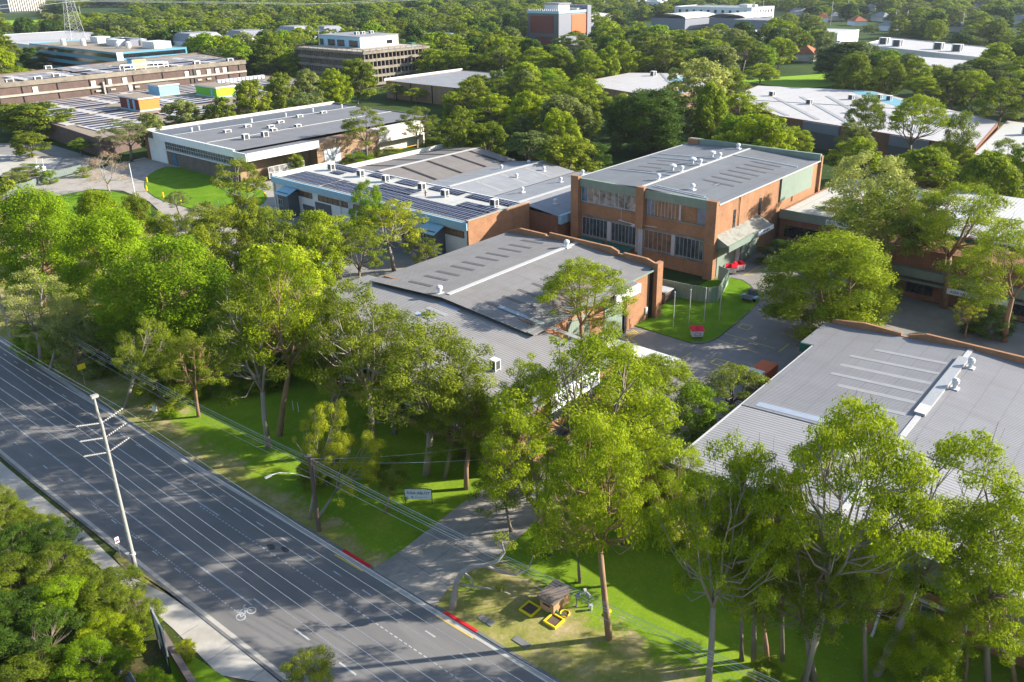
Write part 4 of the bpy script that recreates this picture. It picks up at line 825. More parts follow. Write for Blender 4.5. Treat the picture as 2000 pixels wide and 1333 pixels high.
for i,(x,y,gr,lb) in enumerate(hs):
    sdx=.9+.25*((i*7)%3)
    t=thing('house',lb,'house',(x,y,0),'houses of the far suburb',rz=.2*i)
    a,b=7*sdx,6; hb=MB().box(x-a,x+a,y-b,y+b,0,4.5).build('wall','render_white' if i%2==0 else 'cream',t)
    MB().hexa([(x-a-1,y-b-1,4.5),(x+a+1,y-b-1,4.5),(x+a+1,y+b+1,4.5),(x-a-1,y+b+1,4.5),(x-a+5,y-.2,9),(x+a-5,y-.2,9),(x+a-5,y+.2,9),(x-a+5,y+.2,9)]).build('roof','tile_grey' if gr else 'tile_red',t)
    MB().box(x-3,x-1,y-b-.1,y-b-.01,1.5,3.2).box(x+1,x+3,y-b-.1,y-b-.01,1.5,3.2).build('window','glass_black',t)
# ---------------------------------------------------------------- steel pylon, poles and wires
def lattice(par,x,y,h,r0):
    mb=MB(); n=9; zs=[h*(k/n) for k in range(n+1)]; rs=[r0*(1-.86*(z/h)**.8) for z in zs]
    for k in range(n):
        for i in range(4):
            c=lambda q,kk:(x+rs[kk]*(1 if q in(0,3) else -1), y+rs[kk]*(1 if q<2 else -1), zs[kk]); j=(i+1)%4
            mb.tube([c(i,k),c(i,k+1)],.16,4,False).tube([c(i,k),c(j,k+1)],.09,4,False).tube([c(j,k),c(i,k+1)],.09,4,False).tube([c(i,k+1),c(j,k+1)],.08,4,False)
    return mb.build('lattice','galv',par)
t=thing('pylon','grey steel lattice pylon standing above the white warehouse','pylon',(295,725,0)); lattice(t,295,725,58,7)
mb=MB()
for z in (38,46,54): mb.tube([(284,737,z),(306,713,z)],.25,4)
mb.build('cross_arm','galv',t)
for k in range(6):
    z=(38,46,54)[k//2]; s_=1 if k%2 else -1; p=(295+11*s_,725-12*s_,z-1)
    tag(MB().tube([p,(p[0]-150,p[1]-30,z-9),(p[0]-330,p[1]-60,z-4)],.09,4).tube([p,(p[0]+200,p[1]-60,z-10),(p[0]+450,p[1]-130,z-5)],.09,4).build('power_line','wire',None,base=(295,725,0)),'thin high voltage line on the '+('upper','middle','lower')[2-k//2]+(' right' if s_>0 else ' left')+' arm of the steel pylon','power line','lines strung from the pylon')
for i,(x,y,z,r_) in enumerate(((441, 1171, 17.1, 0.4), (489, 1173, 18.9, 0.4), (392, 905, 11.0, 0.4), (810, 391, 24.1, 0.35), (862, 332, 23.2, 0.35), (953, 350, 21.1, 0.35), (819, 256, 16.8, 0.35), (786, 236, 19.3, 0.35), (762, 185, 19.6, 0.35), (828, 586, 22.3, 0.35), (911, 429, 21.5, 0.35))):
    t=tag(MB().tube([(x,y,0),(x,y,z)],r_,5).box(x-1.6,x+1.6,y-.15,y+.15,z-2,z-1.7).build('utility_pole','pole_conc',None,base=(x,y,0)),('first','second','third','fourth','fifth','sixth','seventh','eighth','ninth','tenth','eleventh')[i]+' distant slim pole listed from the left row then the right suburb','pole','distant poles rising out of the trees')
for i,(x,y) in enumerate(((318,600),(352,560),(372,510))):
    t=thing('street_lamp',('left','middle','right')[i]+' one of the three twin armed street lamps behind the striped office','street lamp',(x,y,0),'street lamps behind the striped office'); MB().tube([(x,y,0),(x,y,17)],.2,6).build('post','galv',t); MB().tube([(x-5,y+3,17),(x,y,16.6),(x+5,y-3,17)],.12,5).box(x+4.3,x+5.8,y-3.4,y-2.8,16.8,17.1).box(x-5.8,x-4.3,y+2.8,y+3.4,16.8,17.1).build('lamp_arm','galv',t)
# roadside concrete pole with three pairs of post insulators
t=thing('power_pole','tall pale concrete power pole with three pairs of ribbed insulators by the footpath','power pole',(24.7,72.4,0))
MB().tube([(24.7,72.4,0),(24.7,72.4,17.4)],[.22,.14],12).build('post','pole_conc',t)
MB().tube([(24.7,72.4,17.3),(24.6,72.4,18.6),(24.6,72.4,20.0)],[.17,.12,.09],8).box(24.35,24.95,72.2,72.6,19.9,20.15).build('top_bracket','insulator',t)
tips=[]
for z in (14.2,15.75,17.3):
    for s_ in (-1,1):
        mb=MB(); a=Vector((24.7+s_*.15,72.4,z)); e=Vector((24.7+s_*2.1,72.4,z+.55)); mb.tube([a,e],.045,6)
        for k in range(9): p=a.lerp(e,.12+k*.1); q=a.lerp(e,.12+k*.1+.035); mb.tube([p,q],[.11,.09],8)
        mb.build('insulator','insulator',t); tips.append(e)
st=MB()
for k in range(20): s_=1 if k%2 else -1; st.tube([(24.7,72.4,4+k*.62),(24.7+.1*s_,72.4+s_*.42,4+k*.62)],.03,4)
st.build('climbing_step','galv',t); MB().tube([(24.7,72.4,2.5),(24.7,72.4,2.75)],.29,12).build('reflector_band','white_paint',t)
def sag(a,b,s_,n=14):
    a,b=Vector(a),Vector(b); return [a.lerp(b,k/n)-Vector((0,0,s_*4*(k/n)*(1-k/n))) for k in range(n+1)]
nm_=('lower left','lower right','middle left','middle right','upper left','upper right')
for k,e in enumerate(tips):
    tag(MB().tube(sag(e,(e.x-.9,150,e.z),1.0),.014,4).tube(sag(e,(e.x+2.0,0,e.z),1.2),.014,4).build('power_line','wire',None,base=tuple(e)),'pale cable over the road from the '+nm_[k]+' insulator of the concrete pole','power line','cables over the road')
tag(MB().tube(sag((24.6,72.4,20.1),(23.7,150,20.1),.9),.012,4).tube(sag((24.6,72.4,20.1),(26.6,0,20.1),.9),.012,4).build('power_line','wire',None,base=(24.6,72.4,20.1)),'topmost earth cable running over the tip of the concrete pole','power line','cables over the road')
t=thing('timber_pole','dark timber pole with a street light arm and cables beside the leaning gum','power pole',(40.3,64.1,0))
MB().tube([(40.3,64.1,0),(40.3,64.1,9.4)],[.24,.19],10).build('post','timber',t); MB().tube([(40.3,64.1,9.35),(40.3,64.1,9.6)],.25,10).build('cap','galv',t)
MB().tube([(40.1,64.1,6.8),(38.6,64.4,8.0),(37.0,64.7,8.8),(36.2,64.8,8.9)],.05,6).build('lamp_arm','galv',t); MB().box(35.5,36.2,64.68,64.92,8.83,8.97).build('street_light','galv',t)
MB().box(40.2,40.4,63.0,65.2,8.9,9.0).cyl(40.3,63.1,9,9.2,.05,6).cyl(40.3,65.1,9,9.2,.05,6).build('cross_arm','timber',t)
for i,(z,dx,yo,th) in enumerate(((9.1,0,.9,.013),(9.1,0,-.9,.013),(8.7,.1,.2,.013),(8.2,.2,0,.02),(7.9,.2,0,.02),(7.0,.2,.1,.016))):
    tag(MB().tube(sag((40.3+dx,64.1+yo,z),(46.5+dx*2,-6,z-.2+i*.05),1.0),th,4).tube(sag((40.3+dx,64.1+yo,z),(39.2,145.6,z-.6),1.2),th*.8,4).build('overhead_cable','wire',None,base=(40.3,64.1,z)),('highest','second highest','third','fourth','fifth','lowest')[i]+' cable on the timber pole counted from its top','cable','cables on the timber pole')
for i,z in enumerate((9.0,8.7)): tag(MB().tube(sag((40.3,64.1,z),(62,50-5*i,7.2),.8),.014,4).build('overhead_cable','wire',None,base=(40.3,64.1,z)),('upper','lower')[i]+' service cable from the timber pole to the brick office','cable','service cables')
t=thing('timber_pole','weathered green grey timber pole at the left edge by the kerb','power pole',(39.2,145.6,0)); MB().tube([(39.2,145.6,0),(39.2,145.6,9.6)],[.24,.2],8).build('post','pole_conc',t); MB().box(39.1,39.3,144.6,146.6,8.9,9.05).build('cross_arm','timber',t)
# ---------------------------------------------------------------- signs and small things
t=thing('company_sign','white lawn sign with dark frame reading ASSA ABLOY between two posts','sign',(50.2,59.4,0))
A=Vector((49.35,60.6,0)); B=Vector((51.15,58.2,0)); xd=(B-A).normalized(); nn=Vector((xd.y,-xd.x,0))
def slabv(a,b,z0,z1,th,off=0):
    n_=nn*th/2; a=a+nn*off; b=b+nn*off; return [(a-n_).to_tuple()[:2]+(z0,),(b-n_).to_tuple()[:2]+(z0,),(b+n_).to_tuple()[:2]+(z0,),(a+n_).to_tuple()[:2]+(z0,),(a-n_).to_tuple()[:2]+(z1,),(b-n_).to_tuple()[:2]+(z1,),(b+n_).to_tuple()[:2]+(z1,),(a+n_).to_tuple()[:2]+(z1,)]
if nn.dot(Vector((-1,-1,0)))<0: nn=-nn
bd=MB().hexa(slabv(A,B,.75,2.0,.08)).build('board','sign_white',t)
fr=MB().tube([A+Vector((0,0,0)),A+Vector((0,0,2.05))],.05,6).tube([B,B+Vector((0,0,2.05))],.05,6).tube([A+Vector((0,0,.75)),B+Vector((0,0,.75))],.045,6).tube([A+Vector((0,0,2.02)),A.lerp(B,.25)+Vector((0,0,2.12)),A.lerp(B,.5)+Vector((0,0,2.16)),A.lerp(B,.75)+Vector((0,0,2.12)),B+Vector((0,0,2.02))],.045,6)
fr.build('post','dark_metal',t)
cc=A.lerp(B,.5)+nn*.05
text_part('ASSA ABLOY',.46,bd,cc+Vector((0,0,1.55)),xd,(0,0,1),'letters','lettering',.01); text_part('\u20DD',.001,bd,cc+Vector((0,0,1)),xd,(0,0,1),'letters','emblem',.001) if False else None
MB().tube([A.lerp(B,.27)+nn*.052+Vector((0,0,1.02)),A.lerp(B,.27)+nn*.07+Vector((0,0,1.02))],.12,14).build('emblem','letters_grey',bd)
text_part('Opening Solutions',.17,bd,A.lerp(B,.6)+nn*.05+Vector((0,0,1.02)),xd,(0,0,1),'letters_grey','lettering',.01) if False else MB().hexa(slabv(A.lerp(B,.36),A.lerp(B,.84),.985,1.045,.01,.052)).build('faint_text_line','letters_grey',bd)
t=thing('entrance_sign','long dark blue entrance sign with pale panel under the roadside trees','sign',(45.3,119,0))
MB().hexa([(43.6,121.2,0),(43.8,121.4,0),(47.0,117.2,0),(46.8,117.0,0),(43.6,121.2,1.7),(43.8,121.4,1.7),(47.0,117.2,1.7),(46.8,117.0,1.7)]).build('board','sign_dark',t)
MB().hexa([(45.7,118.3,.3),(45.75,118.35,.3),(46.6,117.2,.3),(46.55,117.1,.3),(45.62,118.25,1.5),(45.67,118.3,1.5),(46.55,117.15,1.5),(46.5,117.1,1.5)]).build('panel','letters_grey',t)
text_part('ASSA ABLOY',.34,t,(44.6,119.72,1.0),(.61,-.79,0),(0,0,1),'sign_white','lettering',.01)
t=thing('warning_sign','small yellow sign on thin post near the left kerb','sign',(39.3,117.9,0)); MB().tube([(39.3,117.9,0),(39.3,117.9,3.6)],.04,6).build('post','galv',t); MB().box(38.8,39.9,117.8,117.86,2.8,3.6).build('plate','yellow',t)
t=thing('street_sign','slim post with small red and white plate on the footpath edge','sign',(24.9,76.3,0)); MB().tube([(24.9,76.3,0),(24.9,76.3,2.6)],.04,6).build('post','galv',t); MB().box(24.7,25.1,76.22,76.26,1.9,2.6).build('plate','sign_white',t); MB().box(24.75,25.05,76.20,76.215,2.1,2.3).build('red_band','red_paint',t)
t=thing('parking_sign','blue and white sign on a post right of the brick factory door','sign',(145.9,62.5,0)); MB().tube([(145.9,62.5,0),(145.9,62.5,2.6)],.05,6).build('post','galv',t); MB().box(145.6,146.2,62.4,62.46,1.8,2.7).build('plate','sign_white',t); MB().box(145.7,146.1,62.37,62.39,2.3,2.6).build('blue_symbol','glass_blue',t)
t=thing('billboard','grey framed board tilted edge on above the shrubs beside the footpath','sign',(20.9,59.6,0)); MB().tube([(20.62,58.4,0),(20.62,58.4,5.1)],.07,6).tube([(21.12,60.7,0),(21.12,60.7,5.0)],.07,6).build('post','dark_metal',t); MB().hexa([(20.6,58.0,1.9),(20.72,57.98,1.9),(21.32,61.0,1.9),(21.2,61.02,1.9),(20.6,58.0,4.9),(20.72,57.98,4.9),(21.32,61.0,4.9),(21.2,61.02,4.9)]).build('board','galv',t)
t=thing('steel_beam_rail','long dark blue steel rail lying through the shrubs at the bottom left','rail',(18,58,0))
MB().tube([(18.6,67.5,1.0),(17.6,60.4,1.0)],.16,4).tube([(18.9,67.5,1.25),(17.9,60.4,1.25)],.12,4).build('rail','slate',t); MB().tube([(17.7,59.6,1.0),(17.0,54.5,1.0)],.16,4).tube([(18.0,59.6,1.25),(17.3,54.5,1.25)],.12,4).build('lower_rail','slate',t)
t=thing('brick_garden_wall','low brown brick garden wall beside the corner lawn','wall',(20.6,56,0)); MB().hexa([(19.9,50,0),(20.4,50,0),(22.3,62.2,0),(21.9,62.4,0),(19.9,50,.9),(20.4,50,.9),(22.3,62.2,.9),(21.9,62.4,.9)]).build('wall','brown_brick',t); MB().hexa([(19.85,50,.9),(20.45,50,.9),(22.35,62.2,.9),(21.85,62.4,.9),(19.85,50,.98),(20.45,50,.98),(22.35,62.2,.98),(21.85,62.4,.98)]).build('coping','grey_brick',t)
# wheelie skip bins: white tubs, red lids
def skip_bin(x,y,rz,label):
    t=thing('skip_bin',label,'bin',(x,y,0),'white waste bins with red lids'); 
    MB().hexa([(x-.85,y-.5,.25),(x+.85,y-.5,.25),(x+.85,y+.5,.25),(x-.85,y+.5,.25),(x-1.0,y-.65,1.3),(x+1.0,y-.65,1.3),(x+1.0,y+.65,1.3),(x-1.0,y+.65,1.3)]).build('tub','ceramic',t)
    MB().hexa([(x-1.05,y-.7,1.3),(x+1.05,y-.7,1.3),(x+1.05,y+.7,1.3),(x-1.05,y+.7,1.3),(x-1.05,y-.62,1.42),(x+1.05,y-.62,1.42),(x+1.05,y+.6,1.85),(x-1.05,y+.6,1.85)]).box(x-.02,x+.02,y-.6,y+.5,1.42,1.9).build('lid','bin_red',t)
    f=MB(); f.box(x-.45,x+.45,y-.68,y-.64,1.0,1.04).box(x-.45,x+.45,y-.64,y-.6,.5,.54).box(x-.47,x-.43,y-.67,y-.6,.5,1.04).box(x+.43,x+.47,y-.67,y-.6,.5,1.04).build('red_frame','red_paint',t)
    for sx in (-.7,.7):
        for sy in (-.35,.35): MB().tube([(x+sx-.05,y+sy,.14),(x+sx+.05,y+sy,.14)],.13,8).build('wheel','black',t)
    t.rotation_euler.z=rz; t.location.z=.0; return t
b0=skip_bin(108.7,57.6,-.85,'white bin with red lid standing on the lawn by its lower kerb'); b0.location.z=.2
b1=skip_bin(141.9,67.0,-.4,'right one of the two red lidded bins at the roller door'); b1.location.z=.05
b2=skip_bin(139.4,67.5,-1.0,'left one of the two red lidded bins, closer to the green fence'); b2.location.z=.05
# green sheet fence round the yard corner
t=thing('sheet_fence','pale green sheet metal fence wrapping the corner of the tall brick factory','fence',(121.8,70,0))
fp=[(117.0,86.0),(121.0,80.0),(121.6,73.0),(122.2,66.4),(122.9,63.4),(124.6,62.4),(133.4,65.0),(134.4,67.6)]
fm=MB(); ps=MB()
for a,b in zip(fp,fp[1:]):
    fm.quad((*a,.15),(*b,.15),(*b,3.0),(*a,3.0)); bar(fm,(*a,3.0),(*b,3.0),.1,.06)
    n=max(1,int(math.dist(a,b)/2.6))
    for k in range(n): q=Vector(a).lerp(Vector(b),k/n); ps.tube([(q.x,q.y,.1),(q.x,q.y,3.05)],.06,6)
so_=fm.build('fence_sheet','fence_green',t); so_.modifiers.new('thick','SOLIDIFY').thickness=.05; ps.build('post','pale_trim',t)
t=thing('electrical_kiosk','brown steel cabinet with pale rusty lid on the lawn before the green fence','cabinet',(125,70.8,0)); 
t.location=(119.2,70.2,0); MB().box(117.9,120.7,69.2,71.6,.15,2.1).build('cabinet','rubber',t); MB().box(117.8,120.8,69.1,71.7,2.1,2.25).build('lid','pale_trim',t); MB().box(117.86,117.9,69.5,70.3,.9,1.7).box(117.86,117.9,70.6,71.3,.9,1.7).build('door','conc_grey',t)
for i,(x,y) in enumerate(((110.1,62.8),(112.6,61.3),(114.8,59.7),(117.1,58.1))):
    o=MB().tube([(x,y,.15),(x,y,6.2)],.07,6).build('flag_pole','pale_trim',None,base=(x,y,.15)); MB_=MB().tube([(x,y,6.2),(x,y,6.35)],.1,6).build('finial','white_metal',o); tag(o,('leftmost','second from the left','third from the left','rightmost')[i]+' of four bare slim flag poles on the factory lawn','flag pole','bare flag poles on the lawn')
t=thing('flatbed_trailer','grey blue trailer with curved mudguards on the lawn edge near the yard','trailer',(129,58.3,0)); MB().box(127.4,130.2,57.4,59.2,.7,.95).box(127.4,127.5,57.4,59.2,.95,1.4).box(130.1,130.2,57.4,59.2,.95,1.4).build('tray','slate',t); MB().tube([(128.4,57.3,.4),(128.4,57.1,.4)],.4,12).tube([(128.4,59.5,.4),(128.4,59.3,.4)],.4,12).build('wheel','black',t); MB().box(128,129.2,56.9,57.4,.85,1.05).box(128,129.2,59.2,59.7,.85,1.05).build('mudguard','office_blue',t); MB().box(129.2,130.0,57.6,59,.95,1.9).build('dark_load','charcoal',t)
t=thing('red_tarp_truck','parked truck with rusty red tray cover beside the depot wall','truck',(103,43,0)); MB().box(99.3,103.2,41.6,43.8,.7,1.2).build('chassis','dark_metal',t); MB().box(99.2,103.2,41.5,43.9,1.2,2.5).build('tray_cover','rust_red',t); MB().box(97.3,99.1,41.6,43.8,.7,2.9).build('cab','white_metal',t); MB().box(97.25,97.3,41.8,43.6,1.9,2.7).build('windscreen','glass_black',t)
for x in (98.1,101.8): MB().tube([(x,41.45,.55),(x,41.7,.55)],.55,12).tube([(x,43.7,.55),(x,43.95,.55)],.55,12).build('wheel','black',t)
# utility pieces by the driveway
t=thing('meter_hut','small brown hut with sloping taupe roof on the dry verge','hut',(47.2,38,0)); t.rotation_euler.z=0
MB().box(46.3,48.7,37.1,38.7,.1,1.35).build('wall','ply',t); MB().hexa([(46.1,36.95,1.35),(48.9,36.95,1.35),(48.9,38.9,1.35),(46.1,38.9,1.35),(46.1,36.95,1.5),(48.9,36.95,1.5),(48.9,38.9,1.72),(46.1,38.9,1.72)]).build('roof','ply_roof',t); MB().box(46.24,46.29,37.5,38.3,.85,1.0).build('louvre','black',t)
def frame_mat(x0,x1,y0,y1,label):
    t=thing('framed_pit_cover',label,'pit cover',(x0,y0,0),'yellow framed pit covers'); MB().box(x0,x1,y0,y1,.11,.2).build('cover','rubber',t); w_=.13
    MB().box(x0-w_,x1+w_,y0-w_,y0,.11,.32).box(x0-w_,x1+w_,y1,y1+w_,.11,.32).box(x0-w_,x0,y0,y1,.11,.32).box(x1,x1+w_,y0,y1,.11,.32).build('frame','yellow',t)
frame_mat(44.95,46.15,38.65,39.9,'yellow edged square pit cover nearer the driveway, in the hut shadow'); frame_mat(45.2,46.35,36.05,37.2,'yellow edged square pit cover with pipe across its corner')
mb=MB(); 
for k in range(14): a,b=2*math.pi*k/14,2*math.pi*(k+1)/14; mb.tube([(47.15+.42*math.cos(a),36.45+.42*math.sin(a),.2),(47.15+.42*math.cos(b),36.45+.42*math.sin(b),.2)],.07,5)
o=mb.build('ring_cover','yellow',None,base=(47.15,36.45,.1)); tag(o,'yellow octagonal ring round a small brown cover beside the pit covers','pit cover'); MB().cyl(47.15,36.45,.11,.17,.36,12).build('cover','rubber',o)
tag(MB().tube([(46.6,38.2-.2,.3),(46.9,37.7,.55),(46.5,37.5,.3),(46.9,37.3,.5),(46.6,36.9,.35)],.12,6).tube([(46.2,37.6,.25),(47.0,36.0,.25)],.07,6).tube([(46.6,37.3,.2),(46.6,37.3,.9)],.1,6).build('valve_pipework','green_shade',None,base=(46.6,37.5,.1)),'dark green valve pipework lying between the yellow framed covers','pipework')
t=thing('backflow_pipe_arch','arched blue grey water pipe with valves standing on the verge right of the hut','pipework',(48.9,35.9,0))
MB().tube([(48.6,36.2,.1),(48.6,36.2,1.2),(48.8,36.0,1.75),(49.1,35.6,1.85),(49.3,35.4,1.6),(49.3,35.35,.1)],.10,8).build('pipe','slate',t)
MB().tube([(48.55,36.25,1.25),(48.75,36.05,1.5)],.22,10).tube([(49.25,35.4,1.3),(49.35,35.35,1.5)],.2,10).build('valve','slate',t); MB().tube([(49.0,35.7,1.95),(49.2,35.55,1.95)],.2,12).build('hand_wheel','pale_trim',t); MB().tube([(49.1,34.9,.1),(49.1,34.9,.5)],.12,8).tube([(49.1,34.9,.5),(49.1,34.9,.7)],.17,8).build('low_valve','pale_trim',t)
tag(MB().tube([(49.5,33.4,.1),(49.5,33.4,.22)],.25,10).build('stump_marker','pale_trim',None,base=(49.5,33.4,.1)),'small pale round marker on the grass with a yellow cap','marker'); MB().box(49.8,50.1,33.3,33.6,.12,.3).build('cap','yellow',bpy.data.objects['stump_marker'])
for i,(x,y) in enumerate(((42.05,37.3),(42.0,41.5))): tag(MB().box(x-.35,x+.3,y-.85,y+.85,.105,.16).build('concrete_slab','kerb',None,base=(x,y,.1)),('grey concrete service slab in the verge nearer the bottom','pale concrete service slab in the verge nearer the driveway')[i],'slab','service slabs in the verge')
tag(MB().tube([(42.0,102.8,.1),(42.0,102.8,.8),(42.0,102.8,1.0)],[.3,.3,.18],10).build('marker_post','ceramic',None,base=(42,102.8,.1)),'squat white marker post on the bare verge by the road','marker')
for i,(x,y) in enumerate(((54.0,88.3),(54.2,87.4))): tag(MB().tube([(x,y,.1),(x,y,1.5)],.05,5).build('stake','white_metal',None,base=(x,y,.1)),('left','right')[i]+' of two white stakes in the shaded lawn','stake','pair of white stakes')
for i,(x,y) in enumerate(((106.1,233.1),(101.1,223.3),(100.3,212.7),(99.7,202.4),(99.9,194.2),(101.6,187.0),(117.0,191.0))):
    o=MB().tube([(x,y,.1),(x,y,1.5)],.22,8).build('bollard','amber',None,base=(x,y,.1)); tag(o,('first','second','third','fourth','fifth','sixth','seventh')[i]+' yellow bollard round the showroom lawn counted from the far left','bollard','yellow bollards round the showroom lawn'); MB().tube([(x,y,1.5),(x,y,1.56)],[.22,.08],8).build('cap','amber',o)
for i,(x,y) in enumerate(((103.5,190.6),(104.9,189.6))): tag(MB().tube([(x,y,.1),(x,y,2.3)],.06,5).build('stake','galv',None,base=(x,y,.1)),('left','right')[i]+' of two pale stakes on the showroom lawn','stake','pale stakes on the showroom lawn')
o=MB().tube([(96.2,219.8,.1),(96.2,219.8,9.0)],[.16,.1],8).build('flag_pole','white_metal',None,base=(96.2,219.8,.1)); tag(o,'single tall white flag pole beside the showroom drive','flag pole')
t=thing('chain_fence','low grey mesh fence with posts along the drive at the left','fence',(73,249,0)); mb=MB(); ps=MB()
fl=[(66,246),(74,251),(82,252.5),(90,259.5),(101,263.5)]
for a,b in zip(fl,fl[1:]):
    mb.quad((*a,.1),(*b,.1),(*b,2.0),(*a,2.0)); bar(mb,(*a,2.0),(*b,2.0),.1,.1); n=4
    for k in range(n): q=Vector(a).lerp(Vector(b),k/n); ps.tube([(q.x,q.y,0),(q.x,q.y,2.2)],.08,5)
so_=mb.build('mesh_panel','mesh_grey',t); so_.modifiers.new('thick','SOLIDIFY').thickness=.04; ps.build('post','galv',t)
for i,(x,y,m_) in enumerate(((74,296,'white_metal'),(88,300,'galv'))):
    t=thing('parked_car',('white','silver')[i]+' parked car in the shaded far left car park','car',(x,y,0)); MB().hexa([(x-.9,y-2.2,.35),(x+.9,y-2.2,.35),(x+.9,y+2.2,.35),(x-.9,y+2.2,.35),(x-.85,y-2.2,.95),(x+.85,y-2.2,.95),(x+.85,y+2.2,.95),(x-.85,y+2.2,.95)]).build('body',m_,t); MB().hexa([(x-.85,y-1.2,.95),(x+.85,y-1.2,.95),(x+.85,y+1.5,.95),(x-.85,y+1.5,.95),(x-.65,y-.7,1.5),(x+.65,y-.7,1.5),(x+.65,y+1.0,1.5),(x-.65,y+1.0,1.5)]).build('cabin','glass_black',t)
    for sx in (-.85,.85):
        for sy in (-1.4,1.4): MB().tube([(x+sx-.1,y+sy,.34),(x+sx+.1,y+sy,.34)],.34,10).build('wheel','black',t)
for i,(x,y) in enumerate(((92.5,274),(93.4,271.5))):
    t=thing('barrier_unit',('left','right')[i]+' small white barrier unit at the far car park entry','barrier',(x,y,0)); MB().box(x-.5,x+.5,y-.4,y+.4,0,1.8).build('cabinet','white_metal',t); MB().tube([(x,y,1.4),(x+.2,y,4.2)],.08,5).build('boom','white_metal',t)
# ---------------------------------------------------------------- trees: trunk with limbs, crown of many leaf clumps
def leaf_mat(name, lo, hi, tr=.34):
    lo = (lo[0]*1.35, lo[1]*1.15, lo[2]); hi = (hi[0]*1.62, hi[1]*1.32, hi[2]*1.1)
    m, n, b = nodes(name)
    at = N(n, 'Attribute'); at.attribute_name = 'tint'; oi = N(n, 'ObjectInfo')
    f = mth(n, 'ADD', mth(n, 'MULTIPLY', at.outputs['Fac'], .85), mth(n, 'MULTIPLY', oi.outputs['Random'], .3))
    nz = noise(n, pos(n), .45, 3, .6); f = mth(n, 'ADD', f, mth(n, 'MULTIPLY', mth(n, 'SUBTRACT', nz, .5), .5))
    col = ramp(n, f, [(.1, lo), (.95, hi)])
    n.links.new(col, b.inputs['Base Color']); b.inputs['Roughness'].default_value = .6; b.inputs['Specular IOR Level'].default_value = .08
    t = N(n, 'BsdfTranslucent'); n.links.new(mix(n, .35, col, (hi[0]*1.2, hi[1]*1.3, hi[2]*.5)), t.inputs[0])
    x = N(n, 'MixShader'); x.inputs[0].default_value = tr; n.links.new(b.outputs[0], x.inputs[1]); n.links.new(t.outputs[0], x.inputs[2])
    n.links.new(x.outputs[0], n.nodes['Material Output'].inputs[0]); return m
L = {'bright': leaf_mat('leaf_bright', (.055,.12,.005), (.215,.315,.012)),
     'vivid': leaf_mat('leaf_vivid', (.05,.12,.005), (.165,.295,.010)),
     'mid': leaf_mat('leaf_mid', (.04,.08,.010), (.15,.225,.02)),
     'olive': leaf_mat('leaf_olive', (.042,.08,.010), (.165,.235,.02)),
     'yellow': leaf_mat('leaf_yellow', (.075,.12,.01), (.245,.32,.02)),
     'dark': leaf_mat('leaf_dark', (.014,.04,.008), (.055,.12,.014)),
     'grey': leaf_mat('leaf_grey', (.055,.085,.03), (.165,.23,.075)),
     'pale': leaf_mat('leaf_pale', (.11,.16,.045), (.29,.37,.12)),
     'blue': leaf_mat('leaf_blue', (.04,.075,.03), (.11,.175,.055)),
     'twig': leaf_mat('leaf_twig', (.16,.14,.10), (.30,.26,.19), .1)}
def mesh_np(name, V, F, tint=None, smooth=False, mat=None):
    me = bpy.data.meshes.new(name); nv, nf = len(V), len(F); k = F.shape[1]
    me.vertices.add(nv); me.vertices.foreach_set('co', V.astype(np.float32).ravel())
    me.loops.add(nf*k); me.loops.foreach_set('vertex_index', F.astype(np.int32).ravel())
    me.polygons.add(nf); me.polygons.foreach_set('loop_start', np.arange(0, nf*k, k, dtype=np.int32))
    me.update(calc_edges=True)
    if tint is not None: a = me.attributes.new('tint', 'FLOAT', 'POINT'); a.data.foreach_set('value', tint.astype(np.float32))
    if smooth: me.polygons.foreach_set('use_smooth', [True]*nf)
    me.materials.append(mat); return me
def leaf_cloud(C, Rr, flat, per, size, rg, aspect=.5, droop=0.0, shell=.62):
    """C (n,3) clump centres, Rr radii; returns quads of leaves scattered through each clump's outer volume"""
    cnt = np.maximum(12, (per*Rr**2).astype(int)); idx = np.repeat(np.arange(len(C)), cnt); n = len(idx)
    d = rg.normal(size=(n,3)); d[:,2] = d[:,2]*.9+.28; d /= np.linalg.norm(d, axis=1)[:,None]
    rad = shell+(1-shell)*rg.random(n)**.8; rad *= 1+.16*rg.normal(size=n)
    sub = (np.sin(d[:,0]*5+idx)*np.sin(d[:,1]*5+idx*2.3)*np.sin(d[:,2]*6+idx*1.7))*.25    # lumps on the clump
    P = C[idx]+d*(rad*(1+sub))[:,None]*Rr[idx][:,None]*np.array([1,1,flat])
    nn = d*1.0+rg.normal(size=(n,3))*.55+np.array([0,0,.5]); nn /= np.linalg.norm(nn, axis=1)[:,None]
    t = rg.normal(size=(n,3)); t[:,2] -= droop; t -= nn*(t*nn).sum(1)[:,None]; t /= np.linalg.norm(t, axis=1)[:,None]; b = np.cross(nn, t)
    s = size*(.6+.8*rg.random(n)); a = (t*s[:,None])*.5; c = (b*s[:,None])*.5*aspect
    V = np.stack([P-a, P+c*1.0-a*.1, P+a, P-c*1.0-a*.1], 1).reshape(-1,3); F = np.arange(4*n).reshape(-1,4)
    ct = rg.random(len(C)); tint = np.repeat(np.clip(ct[idx]*.6+rg.random(n)*.4, 0, 1), 4)
    return V, F, tint
